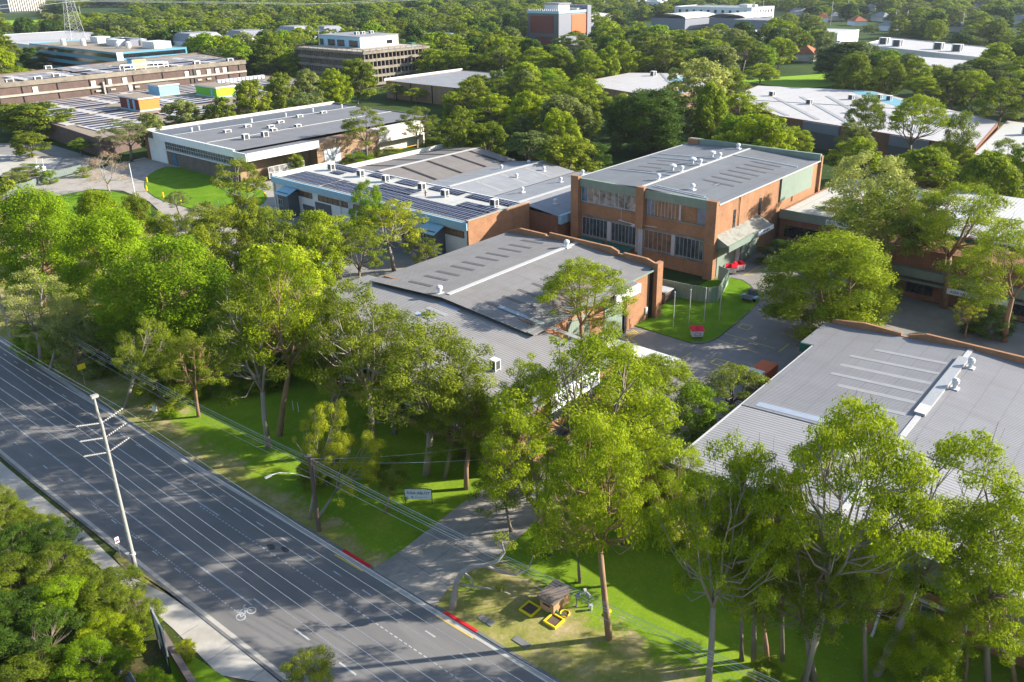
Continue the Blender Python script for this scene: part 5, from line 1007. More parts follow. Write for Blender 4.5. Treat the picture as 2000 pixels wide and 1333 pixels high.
def tree_variant(kind, seed, detail='near'):
    """nominal size: height 20, crown radius 7 (scaled per tree)"""
    rg = np.random.default_rng(seed); H, R = 20.0, 7.0
    if kind == 'gum': nC, z0, zt, rc, flat = 62, .46, 1.0, (.75,1.75), .52
    elif kind == 'umbrella': nC, z0, zt, rc, flat = 74, .60, 1.0, (.75,1.65), .48
    elif kind == 'open': nC, z0, zt, rc, flat = 54, .44, 1.0, (.65,1.55), .58
    elif kind == 'dome': nC, z0, zt, rc, flat = 110, .16, 1.0, (1.2,2.0), .82
    elif kind == 'round': nC, z0, zt, rc, flat = 80, .24, 1.0, (.9,1.9), .76
    elif kind == 'bush': nC, z0, zt, rc, flat = 150, .03, 1.0, (.55,1.6), .8
    elif kind == 'low': nC, z0, zt, rc, flat = 55, .04, 1.0, (1.2,2.2), .8
    elif kind == 'bare': nC, z0, zt, rc, flat = 60, .3, 1.0, (1.1,1.9), .9
    C = []; tries = 0
    while len(C) < nC and tries < 6000:
        tries += 1; th = rg.random()*2*math.pi; u = math.sqrt(rg.random()) 
        if kind in ('dome','low','round','bare','bush'):
            zz = rg.random(); prof = math.sqrt(max(0.0, 1-(abs(zz-.38)/.64)**2.2)); rr = prof*(u if rg.random() < .25 else .82+.18*u)
        elif kind == 'umbrella': rr = u; zz = (1-rr**2.2)*.75+.25*rg.random()
        else:
            if rg.random() < .68: rr = u; zz = .35+(1-rr**2)*.65-.15*rg.random()
            else: rr = .35+.6*rg.random(); zz = rg.random()*.6
        lob = 1+.22*math.sin(3*th+seed)+.12*math.sin(5*th+seed*2)
        r = rc[0]+(rc[1]-rc[0])*rg.random()
        p = np.array([rr*(R-r*.8)*lob*math.cos(th), rr*(R-r*.8)*lob*math.sin(th), H*(z0+(zt-z0)*zz)-r*.5])
        if all(np.linalg.norm((p-q[0])*np.array([1,1,1.25])) > .62*(r+q[1])*(.75 if kind in ('dome','low','bush') else .9) for q in C): C.append((p, r))
    CC = np.array([c[0] for c in C]); RR = np.array([c[1] for c in C])
    size, per = {'hero': (.26,235), 'near': (.38,130), 'mid': (.62,85), 'far': (1.0,30)}[detail]
    if kind == 'bare': size *= 1.1; per *= .5
    asp = .42 if kind in ('gum','umbrella','open') else .6
    V, F, T = leaf_cloud(CC, RR, flat, per, size, rg, .14 if kind == 'bare' else asp, .8 if kind in ('gum','open') else 0, .35 if kind == 'bare' else .58)
    # trunk and limbs
    mb = MB(); nl = {'umbrella': 5, 'gum': 4, 'open': 4}.get(kind, 3); fork = {'umbrella': .38, 'gum': .40, 'open': .34, 'dome': .2, 'low': .08, 'bush': .08}.get(kind, .25)
    bx, by = rg.normal(size=2)*.35; r0 = .36; sd = 8 if detail in ('hero','near') else 5
    fp = Vector((bx, by, H*fork)); mb.tube([(0,0,-.1),(bx*.4-.1,by*.3,H*fork*.5),tuple(fp)], [r0*1.25, r0, r0*.85], sd)
    limbs = []
    for k in range(nl):
        a = 2*math.pi*(k+rg.random()*.6)/nl; rr = R*(.25+.25*rg.random()); zt_ = H*(fork+(.93-fork)*(.75+.25*rg.random()))
        e = Vector((bx+rr*math.cos(a), by+rr*math.sin(a), zt_-1)); m1 = fp.lerp(e, .35)+Vector((rr*.22*math.cos(a), rr*.22*math.sin(a), rg.normal()*.4)); m2 = fp.lerp(e, .7)+Vector(rg.normal(size=3)*.35)
        pts = [fp, m1, m2, e]; mb.tube(pts, [r0*.55, r0*.38, r0*.22, r0*.08], max(5, sd-2)); limbs.append(pts)
    if detail != 'far':
        for p, r in C:
            best = None
            for lp in limbs:
                for i in range(3):
                    for f_ in ((.5,) if i == 0 and kind != 'low' else (0, .5)):
                        q = lp[i].lerp(lp[i+1], f_); d = (Vector(p)-q).length; cst = d+1.2*max(0, math.hypot(p[0]-q.x, p[1]-q.y)-(p[2]-q.z)*1.3)
                        if q.z < p[2]+.5 and (best is None or cst < best[3]): best = (d, q, i, cst)
            if best and best[0] > .6:
                q = best[1]; e = Vector(p); mid = q.lerp(e, .5)+Vector((0,0,-.12*best[0]))+Vector(rg.normal(size=3)*.2); w_ = max(.035, min(.075, .016*best[0]))*(1.1 if kind in ('gum','umbrella','open') else .8)
                mb.tube([q, mid, e], [w_, w_*.75, w_*.3], 4, False)
                for _ in range(2 if detail in ('hero','near') else 1):
                    t_ = e+Vector(rg.normal(size=3)*r*.55)+Vector((0,0,r*.3)); mb.tube([mid.lerp(e,.6), t_], [w_*.4, .02], 3, False)
    tv = np.array(mb.v); return V, F, T, tv, mb.f
VAR = {}
def variant(kind, seed, detail):
    key = (kind, seed, detail)
    if key not in VAR:
        V, F, T, tv, tf = tree_variant(kind, seed, detail)
        cm = mesh_np('crown', V, F, T, mat=L['mid']); tm = bpy.data.meshes.new('trunk'); tm.from_pydata(tv.tolist(), [], tf); tm.materials.append(M['bark'])
        tm.polygons.foreach_set('use_smooth', [True]*len(tm.polygons)); tm.update(); VAR[key] = (cm, tm)
    return VAR[key]
def tree(name, label, kind, seed, detail, x, y, h, r, col, bark='bark', lean=None, group=None, rz=0, z=0):
    cm, tm = variant(kind, seed, detail)
    t = thing(name, label, 'shrub' if h < 4.2 else 'tree', (x, y, z), group, rz)
    t.scale = (r/7.0, r/7.0, h/20.0)
    if lean: t.rotation_mode = 'QUATERNION'; d = Vector((lean[0], lean[1], h)).normalized(); t.rotation_quaternion = Vector((0,0,1)).rotation_difference(d) @ Matrix.Rotation(rz, 3, 'Z').to_quaternion()
    for nm, me, mt in (('trunk', tm, M[bark]), ('crown', cm, L[col])):
        o = bpy.data.objects.new(nm, me); sc.collection.objects.link(o); o.parent = t
        o.material_slots[0].link = 'OBJECT'; o.material_slots[0].material = mt
    return t
# surveyed trees: name, label, kind, seed, detail, x, y, height, radius, colour, bark, lean
TREES = [
('gum_tree', 'huge umbrella crowned gum with many grey limbs before the depot roof', 'umbrella', 1, 'hero', 52.9, 16.2, 27.4, 5.8, 'bright', 'bark_pale', (1.1, -1.3)),
('gum_tree', 'tangled mid green gum low behind the umbrella crowned gum', 'open', 2, 'hero', 54.3, 15.8, 16.4, 5.2, 'mid', 'bark', (-2.1, 2.5)),
('gum_tree', 'leaning pale trunked gum spreading to the right edge over the depot roof', 'gum', 3, 'hero', 58.2, 12.0, 24.3, 6.2, 'bright', 'bark_pale', (3.2, -3.8)),
('gum_tree', 'forked pale gum on the shaded lawn left of the umbrella crowned gum', 'open', 4, 'hero', 48.0, 22.2, 24.4, 5.0, 'bright', 'bark_pale', None),
('gum_tree', 'tall brown trunked gum right of the small brown hut', 'gum', 5, 'hero', 47.3, 31.6, 23.6, 5.2, 'bright', 'bark_brown', (-1.0, 1.2)),
('gum_tree', 'slender gum close left of the tall brown trunked gum', 'open', 6, 'hero', 51.4, 37.9, 10.6, 3.0, 'mid', 'bark', (-0.9, 1.1)),
('gum_tree', 'dark stemmed gum at the right side of the driveway', 'open', 7, 'hero', 52.8, 42.7, 17.6, 5.1, 'bright', 'bark', (-2.6, 3.0)),
('gum_tree', 'broad gum crown just below the company sign on the pale office roof', 'gum', 1, 'hero', 59.2, 44.8, 22.4, 9.0, 'bright', 'bark', (1.9, -2.2)),
('gum_tree', 'small pale trunked gum standing in the yard parking bays', 'gum', 8, 'near', 81.1, 48.3, 10.4, 5.1, 'bright', 'bark_pale', (0.4, -0.5)),
('gum_tree', 'small bright round tree beside the yellow parking lines', 'round', 9, 'near', 78.8, 41.8, 8.9, 3.4, 'vivid', 'bark', (0.7, -0.8)),
('gum_tree', 'loose yellowish shrubby tree at the depot left wall', 'open', 10, 'near', 86.9, 39.9, 9.2, 5.7, 'olive', 'bark', None),
('gum_tree', 'flat topped gum leaning on the lit side wall of the brick hall', 'umbrella', 11, 'hero', 89.7, 66.4, 17.0, 7.2, 'bright', 'bark_brown', None),
('gum_tree', 'thin yellow green gum under the flat topped gum by the hall', 'open', 12, 'near', 94.7, 63.5, 8.0, 3.8, 'olive', 'bark', (-3.4, 4.0)),
('gum_sapling', 'tiny sapling against the orange wall by the yard lawn', 'open', 13, 'near', 109.4, 69.9, 4.2, 1.3, 'olive', 'bark_brown', None),
('gum_tree', 'big rounded bright green tree between the yard and the depot roof', 'dome', 14, 'hero', 122.2, 40.4, 17.2, 9.9, 'bright', 'bark_brown', (-1.6, 1.9)),
('gum_tree', 'low spreading tree right beside the big rounded bright tree', 'open', 15, 'near', 127.3, 36.2, 9.6, 5.5, 'mid', 'bark', (-1.2, 1.4)),
('gum_tree', 'tall tree with twin brown trunks before the pale ribbed roof', 'gum', 16, 'hero', 146.3, 30.7, 23.1, 10.2, 'bright', 'bark_brown', None),
('gum_tree', 'stout brown trunked gum at the right edge beside the parapet', 'gum', 17, 'hero', 137.5, 19.3, 19.2, 7.7, 'bright', 'bark_brown', (-2.8, 3.3)),
('gum_tree', 'wide feathery gum shading the office wing sign', 'gum', 18, 'near', 146.4, 39.1, 21.5, 10.6, 'mid', 'bark_brown', (-4.1, 4.9)),
('gum_tree', 'pale yellow green tree above the office wing roof', 'round', 19, 'near', 170.1, 50.2, 21.3, 8.6, 'pale', 'bark', (-4.1, 4.9)),
('gum_sapling', 'young yellow green sapling at the corner of the depot parapet', 'open', 20, 'near', 134.9, 24.4, 7.6, 2.5, 'yellow', 'bark_brown', (-0.6, 0.7)),
('shrub', 'dark shrub by the office block entrance', 'low', 21, 'near', 138.4, 22.2, 5.7, 3.8, 'dark', 'bark', (-0.3, 0.4)),
('gum_tree', 'smooth pale trunk with wide olive crown before the office roof', 'gum', 22, 'hero', 54.6, 62.9, 20.7, 7.7, 'olive', 'bark_pale', (1.3, -1.6)),
('gum_tree', 'olive crowned gum with white trunk at the office left end', 'open', 23, 'hero', 54.2, 71.4, 23.5, 6.5, 'olive', 'bark_pale', (-0.7, 0.9)),
('gum_tree', 'straight white trunked gum alone on the lit lawn', 'open', 24, 'hero', 46.4, 82.7, 23.2, 6.3, 'olive', 'bark_pale', (-0.5, 0.6)),
('gum_tree', 'twin stemmed brown gum right behind the white trunked one', 'gum', 25, 'hero', 49.0, 84.2, 25.6, 6.5, 'bright', 'bark_brown', (2.7, -3.2)),
('gum_tree', 'small brown trunked gum on the bare verge', 'open', 26, 'hero', 45.0, 96.8, 13.1, 4.5, 'mid', 'bark_brown', (0.4, -0.5)),
('gum_tree', 'pale leaning trunk beside the dark blue entrance sign', 'open', 27, 'hero', 39.8, 107.1, 15.0, 4.6, 'mid', 'bark_pale', (4.9, -5.8)),
('paperbark_tree', 'crooked paperbark nearest the left edge by the kerb', 'open', 28, 'hero', 38.3, 130.7, 15.9, 5.9, 'pale', 'bark_pale', (1.5, -1.8)),
('paperbark_tree', 'crooked paperbark with pale yellowish crown', 'open', 29, 'hero', 38.4, 127.8, 13.0, 4.7, 'pale', 'bark_pale', (5.0, -5.9)),
('paperbark_tree', 'short trunked grey green tree behind the yellow sign', 'round', 30, 'near', 39.2, 123.5, 11.0, 4.6, 'grey', 'bark_pale', (5.8, -6.9)),
('shrub', 'bright green bush under the crooked paperbarks', 'low', 31, 'near', 38.9, 133.4, 6.5, 3.3, 'vivid', 'bark', (0.9, -1.1)),
('shrub', 'dark green bush behind the long entrance sign', 'low', 32, 'near', 44.9, 121.6, 4.7, 4.4, 'mid', 'bark', None),
('shrub', 'bushy undergrowth right of the leaning pale trunk', 'low', 33, 'near', 44.3, 103.4, 7.0, 4.3, 'mid', 'bark', None),
('shrub', 'leafy bush behind the small brown trunked gum', 'round', 34, 'near', 51.4, 101.6, 8.0, 4.1, 'mid', 'bark', (1.0, -1.2)),
('shrub', 'blue green bush against the shaded office wall', 'round', 35, 'near', 60.9, 95.3, 7.2, 3.8, 'vivid', 'bark', (1.6, -1.9)),
('brush_box_tree', 'dense bright dome tree furthest left in the roadside row', 'dome', 1, 'hero', 48.2, 155.5, 22.0, 6.9, 'vivid', 'bark_brown', (2.4, -2.9)),
('brush_box_tree', 'dense bright dome tree second in the roadside row', 'dome', 2, 'hero', 51.2, 132.0, 21.5, 7.6, 'vivid', 'bark_brown', (1.1, -1.3)),
('brush_box_tree', 'largest bright billowy dome tree in the roadside row', 'dome', 3, 'hero', 50.6, 113.1, 20.8, 8.5, 'vivid', 'bark_brown', (1.6, -1.9)),
('brush_box_tree', 'small yellow green dome between the first two large domes', 'dome', 4, 'near', 63.7, 171.4, 16.2, 4.5, 'bright', 'bark_brown', (2.9, -3.4)),
('gum_tree', 'olive round crown just behind the second large dome', 'round', 36, 'near', 72.2, 171.1, 13.5, 4.1, 'olive', 'bark_brown', (1.6, -1.9)),
('gum_tree', 'feathery brownish olive tree behind the largest dome', 'open', 37, 'near', 70.9, 150.0, 14.1, 5.1, 'olive', 'bark', (1.5, -1.7)),
('gum_tree', 'yellowish round crowned tree before the workshop car park', 'round', 38, 'near', 75.1, 137.9, 15.5, 6.4, 'olive', 'bark', None),
('gum_tree', 'loose green gum beside the workshop corner', 'gum', 39, 'near', 74.8, 121.9, 18.7, 6.0, 'mid', 'bark', (1.4, -1.7)),
('gum_tree', 'wide bright crowned gum behind the twin stemmed brown gum', 'round', 40, 'near', 60.0, 100.8, 19.8, 7.7, 'bright', 'bark_pale', (2.8, -3.4)),
('gum_tree', 'light crowned gum left of the tall yellow gum', 'gum', 41, 'near', 90.2, 125.5, 12.8, 7.6, 'bright', 'bark_pale', None),
('gum_tree', 'tall yellow green gum over the solar workshop eave', 'open', 42, 'near', 99.9, 120.3, 15.1, 7.5, 'yellow', 'bark_pale', (0.7, -0.8)),
('gum_tree', 'narrow bright green tree poking above the solar roof edge', 'round', 43, 'near', 107.1, 137.6, 14.5, 3.7, 'vivid', 'bark', (1.0, -1.2)),
('gum_tree', 'small bushy tree by the workshop stair canopy', 'open', 44, 'near', 102.7, 114.4, 7.7, 3.9, 'olive', 'bark', None),
('gum_tree', 'yellow crowned gum left of pair by the timber pole', 'open', 45, 'hero', 40.9, 66.7, 15.9, 3.1, 'yellow', 'bark_pale', (2.9, -3.4)),
('gum_tree', 'yellow green leaning gum arching right from the timber pole', 'open', 46, 'hero', 41.2, 65.9, 13.7, 3.3, 'yellow', 'bark_pale', (6.0, -7.1)),
('shrub', 'dark little tree under the yellow crowned gum', 'round', 47, 'near', 46.0, 70.2, 4.8, 2.7, 'mid', 'bark', (-1.1, 1.3)),
('gum_tree', 'small fork trunked gum left of the white lawn sign', 'open', 48, 'hero', 46.7, 61.0, 7.8, 2.4, 'mid', 'bark_brown', (1.1, -1.3)),
('gum_tree', 'brown trunked gum right of the white lawn sign', 'gum', 49, 'hero', 55.6, 57.3, 13.9, 5.0, 'mid', 'bark_brown', None),
('gum_tree', 'drooping branchy gum over the driveway', 'open', 50, 'hero', 53.1, 48.2, 8.8, 3.3, 'mid', 'bark', (-1.4, 1.6)),
('shrub', 'leafy bush by the depot corner pier', 'low', 52, 'near', 63.3, 34.3, 7.5, 3.3, 'mid', 'bark', (-0.2, 0.3)),
('gum_tree', 'spindly tree between the two big depot gums', 'open', 53, 'hero', 53.4, 19.5, 13.7, 3.5, 'mid', 'bark_brown', (-1.5, 1.7)),
('shrub', 'small bush at the bottom edge under the depot gums', 'low', 54, 'near', 51.1, 18.4, 3.0, 1.5, 'mid', 'bark_brown', (-0.2, 0.2)),
('shrub', 'bright leafy bush below the depot downpipes', 'low', 55, 'hero', 59.1, 8.7, 7.2, 3.2, 'bright', 'bark', (-0.7, 0.9)),
('shrub', 'branching bush against the depot wall', 'open', 56, 'hero', 62.2, 6.2, 9.6, 3.2, 'bright', 'bark_brown', (-0.6, 0.7)),
('gum_tree', 'bushy tree at the bottom right corner', 'open', 57, 'hero', 64.0, 2.7, 13.7, 3.5, 'bright', 'bark_brown', (-2.5, 3.0)),
('shrub', 'loose brownish shrub right of the tall factory awning', 'low', 58, 'near', 167.6, 65.9, 6.3, 6.3, 'olive', 'bark', (-1.3, 1.5)),
('shrub', 'tall loose shrub below the office wing sign', 'low', 59, 'near', 171.6, 60.7, 8.5, 6.3, 'olive', 'bark', (-0.6, 0.8)),
('shrub', 'dark shrub mass behind the parking sign', 'low', 60, 'near', 151.3, 62.1, 4.8, 4.8, 'dark', 'bark', None),
('gum_tree', 'upright bright gum between the tall brown trunk and the yard', 'open', 71, 'hero', 58.8, 37.9, 15.1, 3.9, 'bright', 'bark', (-0.4, 0.5)),
('gum_tree', 'leafy gum beside the long white shelter end', 'open', 72, 'hero', 62.9, 43.2, 16.1, 5.1, 'bright', 'bark', (1.8, -2.1)),
('gum_tree', 'mid green gum hugging the office front corner', 'gum', 73, 'hero', 58.8, 57.3, 11.0, 4.0, 'mid', 'bark_brown', (0.5, -0.7)),
('gum_tree', 'bright gum crowding the office corner by the driveway end', 'open', 74, 'hero', 57.3, 47.2, 10.2, 4.2, 'bright', 'bark', None),
('gum_tree', 'mid green gum filling the gap between two big depot gums', 'open', 75, 'hero', 52.4, 21.4, 21.0, 4.0, 'mid', 'bark', (-1.2, 1.4)),
('gum_tree', 'leafy gum in front of the depot corner pier', 'open', 76, 'hero', 58.9, 30.3, 12.3, 4.0, 'bright', 'bark_brown', (-0.8, 1.0)),
('gum_tree', 'dense mid green gum before the depot fascia', 'open', 77, 'hero', 60.2, 16.6, 13.1, 4.1, 'mid', 'bark', (-1.0, 1.2)),
('gum_tree', 'bright gum before the depot front at the far right', 'gum', 78, 'hero', 62.5, 4.5, 19.9, 4.5, 'bright', 'bark', (-2.4, 2.8)),
('gum_tree', 'pale limbed gum before the shaded brick at the office left end', 'open', 79, 'hero', 54.3, 79.0, 13.4, 4.3, 'mid', 'bark_pale', (0.6, -0.7)),
('gum_tree', 'mid green gum against the office fascia', 'open', 80, 'hero', 58.4, 72.9, 11.6, 4.3, 'mid', 'bark', None),
('gum_tree', 'brownish olive tree at the loading dock', 'open', 82, 'near', 159.5, 201.1, 18.1, 7.4, 'olive', 'bark', None),
('gum_tree', 'green tree right of the loading dock', 'open', 83, 'near', 177.8, 198.1, 16.2, 6.8, 'mid', 'bark', (1.0, -1.2)),
('gum_tree', 'airy bright gum overlapping the depot front roof corner', 'gum', 3, 'hero', 52.6, 20.4, 22.5, 4.0, 'bright', 'bark', (-1.1, 1.3)),
('gum_tree', 'light crowned gum above the depot corner pier', 'open', 85, 'hero', 63.9, 34.6, 11.9, 3.5, 'bright', 'bark', (-0.6, 0.7)),
('gum_tree', 'full green gum before the workshop roller doors', 'round', 3, 'near', 79.6, 118.9, 17.1, 5.8, 'bright', 'bark', (1.2, -1.4)),
('gum_tree', 'olive gum left of the workshop corner', 'round', 4, 'near', 80.2, 136.8, 14.9, 4.8, 'olive', 'bark', (1.1, -1.3)),
('gum_tree', 'light green gum in the workshop car park', 'open', 5, 'near', 87.0, 115.1, 14.2, 5.5, 'mid', 'bark', (1.0, -1.2)),
('gum_tree', 'leafy gum behind the straight white trunked gum', 'round', 6, 'near', 68.7, 120.2, 14.2, 5.3, 'mid', 'bark', (2.2, -2.6)),
('gum_tree', 'olive gum right behind the largest billowy dome', 'round', 7, 'near', 64.9, 129.8, 16.4, 4.8, 'olive', 'bark', (2.0, -2.4)),
('gum_tree', 'olive gum against the office front fascia', 'gum', 8, 'hero', 58.5, 72.8, 18.4, 5.2, 'olive', 'bark', (0.7, -0.9)),
('gum_tree', 'full olive gum over the office left end', 'gum', 0, 'hero', 54.5, 80.2, 19.8, 5.0, 'olive', 'bark', (1.1, -1.3)),
('gum_tree', 'loose gum right of the smooth pale trunk', 'open', 1, 'hero', 55.6, 60.8, 16.5, 4.5, 'mid', 'bark', (1.8, -2.1)),
('gum_tree', 'bright gum left of the broad crown by the company sign', 'gum', 6, 'hero', 59.6, 51.1, 17.6, 4.0, 'bright', 'bark', None),
('gum_tree', 'round bright gum in the yard entrance island', 'round', 5, 'hero', 67.6, 41.1, 14.9, 3.8, 'bright', 'bark', None),
('gum_tree', 'full bright gum right of the dark stemmed driveway gum', 'gum', 7, 'hero', 55.2, 40.1, 15.8, 3.9, 'bright', 'bark', None),
('gum_tree', 'mid green gum just left of the umbrella crowned gum trunk', 'gum', 2, 'hero', 54.6, 18.7, 19.8, 3.2, 'mid', 'bark', (-1.1, 1.3)),
('gum_tree', 'bright gum low between the umbrella crowned and leaning gums', 'gum', 5, 'hero', 56.7, 12.4, 17.0, 3.5, 'bright', 'bark', (-1.3, 1.5)),
('gum_tree', 'open green gum before the ribbed office roofs', 'open', 3, 'near', 154.5, 37.1, 15.6, 5.8, 'mid', 'bark', (-1.9, 2.3)),
('tree_fern', 'bright tree fern beside the factory awning', 'low', 61, 'near', 168.9, 73.3, 2.7, 2.7, 'vivid', 'bark_brown', None),
('gum_tree', 'leaning green tree before the brown office block', 'round', 62, 'near', 139.7, 43.6, 8.6, 5.1, 'mid', 'bark', (5.8, -6.8)),
('gum_tree', 'tall olive gum in front of the white fascia showroom', 'open', 63, 'near', 93.8, 163.7, 18.7, 6.9, 'olive', 'bark_pale', (0.7, -0.8)),
('gum_tree', 'lower drooping olive gum below the showroom gum', 'open', 64, 'near', 93.3, 161.4, 9.9, 5.8, 'olive', 'bark_pale', None),
('dead_tree', 'grey leafless twiggy tree on the island lawn', 'bare', 65, 'near', 93.3, 228.0, 11.4, 6.1, 'twig', 'bark_grey', None),
('shrub', 'small feathery tree beside the showroom drive', 'open', 66, 'near', 94.4, 193.6, 6.2, 3.6, 'grey', 'bark', None),
('shrub', 'low grey green scrub by the showroom drive end', 'low', 67, 'near', 93.6, 180.3, 5.0, 5.0, 'grey', 'bark', (1.0, -1.1)),
('shrub', 'small dark bush by the showroom canopy', 'low', 68, 'near', 136.0, 206.3, 6.8, 3.1, 'mid', 'bark', (1.7, -2.0)),
('fig_tree', 'huge dark green spreading fig behind the tall factory', 'dome', 5, 'near', 224.7, 140.6, 20, 13.1, 'dark', 'bark', None),
('silver_tree', 'small silver green tree at the left foot of the fig', 'round', 1, 'near', 215.1, 146.9, 8, 2.5, 'grey', 'bark', None),
('gum_tree', 'flat topped gum high left of the slate cube', 'umbrella', 2, 'mid', 386.3, 338.6, 19, 17.4, 'bright', 'bark', None),
('gum_tree', 'gum crown sloping right under the slate cube', 'umbrella', 3, 'mid', 323.6, 264.6, 18, 11.0, 'bright', 'bark', None),
('gum_tree', 'tall gum before the red panel of the cube', 'gum', 4, 'mid', 423.2, 321.5, 21, 13.1, 'mid', 'bark', None),
('gum_tree', 'broad bright gum left of the dark fig', 'gum', 5, 'mid', 251.4, 186.6, 19, 10.8, 'bright', 'bark', None),
('gum_tree', 'lower gum with pale limbs under the broad bright gum', 'umbrella', 6, 'mid', 236.3, 174.2, 16, 11.1, 'mid', 'bark', None),
('gum_tree', 'narrow bright gum above the twin gabled roofs', 'gum', 7, 'mid', 280.2, 228.2, 17, 9.0, 'vivid', 'bark', None),
('gum_tree', 'round topped gum centred behind the twin gabled roofs', 'gum', 8, 'mid', 221.1, 184.7, 16, 10.9, 'bright', 'bark', None),
('gum_tree', 'bushy gum over the shaded drive', 'gum', 9, 'mid', 213.0, 196.3, 16, 9.1, 'bright', 'bark', None),
('gum_tree', 'gum crown over the hall with the orange wall', 'gum', 10, 'mid', 247.2, 222.1, 17, 11.5, 'mid', 'bark', None),
('gum_tree', 'slim dark gum right of the concrete office', 'gum', 1, 'mid', 331.0, 334.5, 15, 9.4, 'mid', 'bark', None),
('gum_tree', 'gum before the brown clad hall', 'gum', 2, 'mid', 233.4, 228.4, 14, 7.2, 'mid', 'bark', None),
('gum_tree', 'low rounded tree behind the taupe roof', 'round', 3, 'mid', 204.2, 180.5, 9, 7.8, 'olive', 'bark', None),
('gum_tree', 'low rounded tree between the taupe and grey roofs', 'round', 4, 'near', 191.4, 153.1, 9, 8.7, 'mid', 'bark', None),
('gum_tree', 'leafy low tree left of the taupe roof peak', 'round', 5, 'near', 188.0, 179.1, 9, 7.5, 'mid', 'bark', None),
('gum_tree', 'dark low tree behind the grey gabled roof', 'round', 6, 'near', 191.5, 140.0, 9, 6.9, 'dark', 'bark', None),
('gum_tree', 'pale silvery gum over the white roofed factory', 'round', 7, 'mid', 274.6, 151.3, 25, 12.0, 'pale', 'bark', None),
('gum_tree', 'light green gum right of the pale silvery one', 'gum', 8, 'mid', 289.4, 148.6, 22, 8.9, 'mid', 'bark', None),
('gum_tree', 'round green gum before the cream roof left end', 'gum', 9, 'mid', 269.9, 132.3, 15, 9.2, 'bright', 'bark', None),
('gum_tree', 'grey twiggy gum right of the fig', 'round', 10, 'mid', 246.8, 134.8, 12, 6.1, 'grey', 'bark', None),
('gum_tree', 'yellow olive tree behind the factory parapet', 'round', 11, 'near', 238.2, 117.5, 12, 7.4, 'olive', 'bark', None),
('gum_tree', 'yellow olive tree second from the factory parapet', 'round', 12, 'mid', 252.8, 114.1, 11, 7.7, 'olive', 'bark', None),
('gum_tree', 'bright rounded tree touching the factory back corner', 'round', 13, 'near', 243.9, 101.2, 10, 6.5, 'bright', 'bark', None),
('pine_tree', 'large blue green conifer behind the cream roof', 'dome', 6, 'mid', 434.0, 154.1, 20, 17.3, 'blue', 'bark', None),
('gum_tree', 'open gum with bare lower limbs before the brick bays', 'umbrella', 7, 'near', 232.2, 76.3, 24, 5.7, 'mid', 'bark', None),
('gum_tree', 'wide crowned gum before the cream roof', 'umbrella', 8, 'near', 243.0, 66.4, 23, 8.7, 'bright', 'bark', None),
('gum_tree', 'dark round tree by the grey white shed', 'round', 9, 'near', 238.3, 53.9, 20, 4.2, 'mid', 'bark', None),
('gum_tree', 'tall dark gum at the right edge', 'gum', 10, 'mid', 305.6, 58.6, 22, 9.4, 'mid', 'bark', None),
('gum_tree', 'lower dark gum at the right edge', 'gum', 11, 'near', 229.8, 40.9, 16, 5.9, 'mid', 'bark', None),
('gum_tree', 'flat bright crown right of the cream roofed factory', 'umbrella', 1, 'near', 237.6, 56.4, 12, 7.0, 'bright', 'bark', None),
('gum_tree', 'feathery gum over the back yard', 'gum', 2, 'near', 221.5, 60.5, 11, 6.1, 'mid', 'bark', None),
('gum_tree', 'rounded tree between back yard and ribbed roofs', 'round', 3, 'near', 226.9, 53.1, 9, 6.1, 'mid', 'bark', None),
('gum_tree', 'dark rounded tree hiding the brown factory left end', 'round', 12, 'mid', 115.0, 331.1, 13, 11.9, 'mid', 'bark', None),
('gum_tree', 'dark tree cut by the left edge', 'round', 13, 'mid', 113.7, 351.1, 11, 6.9, 'mid', 'bark', None),
('gum_tree', 'small olive tree before the far car park', 'round', 14, 'mid', 99.7, 297.4, 8, 6.0, 'olive', 'bark', None),
('palm_tree', 'little bright palm clump by the annex corner', 'gum', 12, 'mid', 111.1, 287.5, 6, 3.5, 'vivid', 'bark', None),
('gum_tree', 'grey green tree at the annex near corner', 'open', 14, 'near', 116.7, 264.7, 14, 8.7, 'grey', 'bark', None),
('gum_tree', 'grey green tree before the orange plant room', 'round', 1, 'mid', 126.3, 268.2, 14, 4.7, 'grey', 'bark', None),
('gum_tree', 'rounded grey tree right of the orange plant room', 'round', 2, 'mid', 146.8, 285.5, 14, 7.5, 'grey', 'bark', None),
('gum_tree', 'green tree before the lime plant room', 'round', 3, 'mid', 155.5, 274.5, 15, 5.8, 'mid', 'bark', None),
('gum_tree', 'oval tree right of the lime plant room', 'round', 4, 'mid', 171.8, 280.7, 19, 6.7, 'olive', 'bark', None),
('gum_tree', 'oval tree second right of the lime plant room', 'round', 5, 'mid', 189.9, 288.3, 19, 7.0, 'mid', 'bark', None),
('gum_tree', 'grey oval tree third right of the lime plant room', 'round', 6, 'mid', 204.5, 291.7, 19, 5.9, 'grey', 'bark', None),
('gum_tree', 'oval tree at the foot of the concrete office', 'round', 7, 'mid', 218.7, 293.2, 18, 6.7, 'bright', 'bark', None),
('gum_tree', 'largest oval tree before the concrete office', 'round', 8, 'mid', 235.9, 299.7, 20, 9.3, 'mid', 'bark', None),
('gum_tree', 'pale grey tree hiding the concrete office right end', 'open', 9, 'mid', 339.9, 383.8, 14, 13.3, 'grey', 'bark', None),
('gum_tree', 'low tree under the pale grey tree', 'open', 10, 'mid', 255.4, 297.7, 8, 6.7, 'mid', 'bark', None),
('gum_tree', 'low bright tree before the brown clad wall', 'open', 11, 'mid', 255.5, 282.9, 7, 5.9, 'bright', 'bark', None),
('shrub', 'bright shrub behind the solar roof end', 'low', 1, 'near', 156.9, 201.4, 4, 5.7, 'vivid', 'bark', None),
('shrub', 'green shrub between the dock and the taupe roof', 'low', 2, 'near', 167.8, 199.8, 4, 5.8, 'mid', 'bark', None),
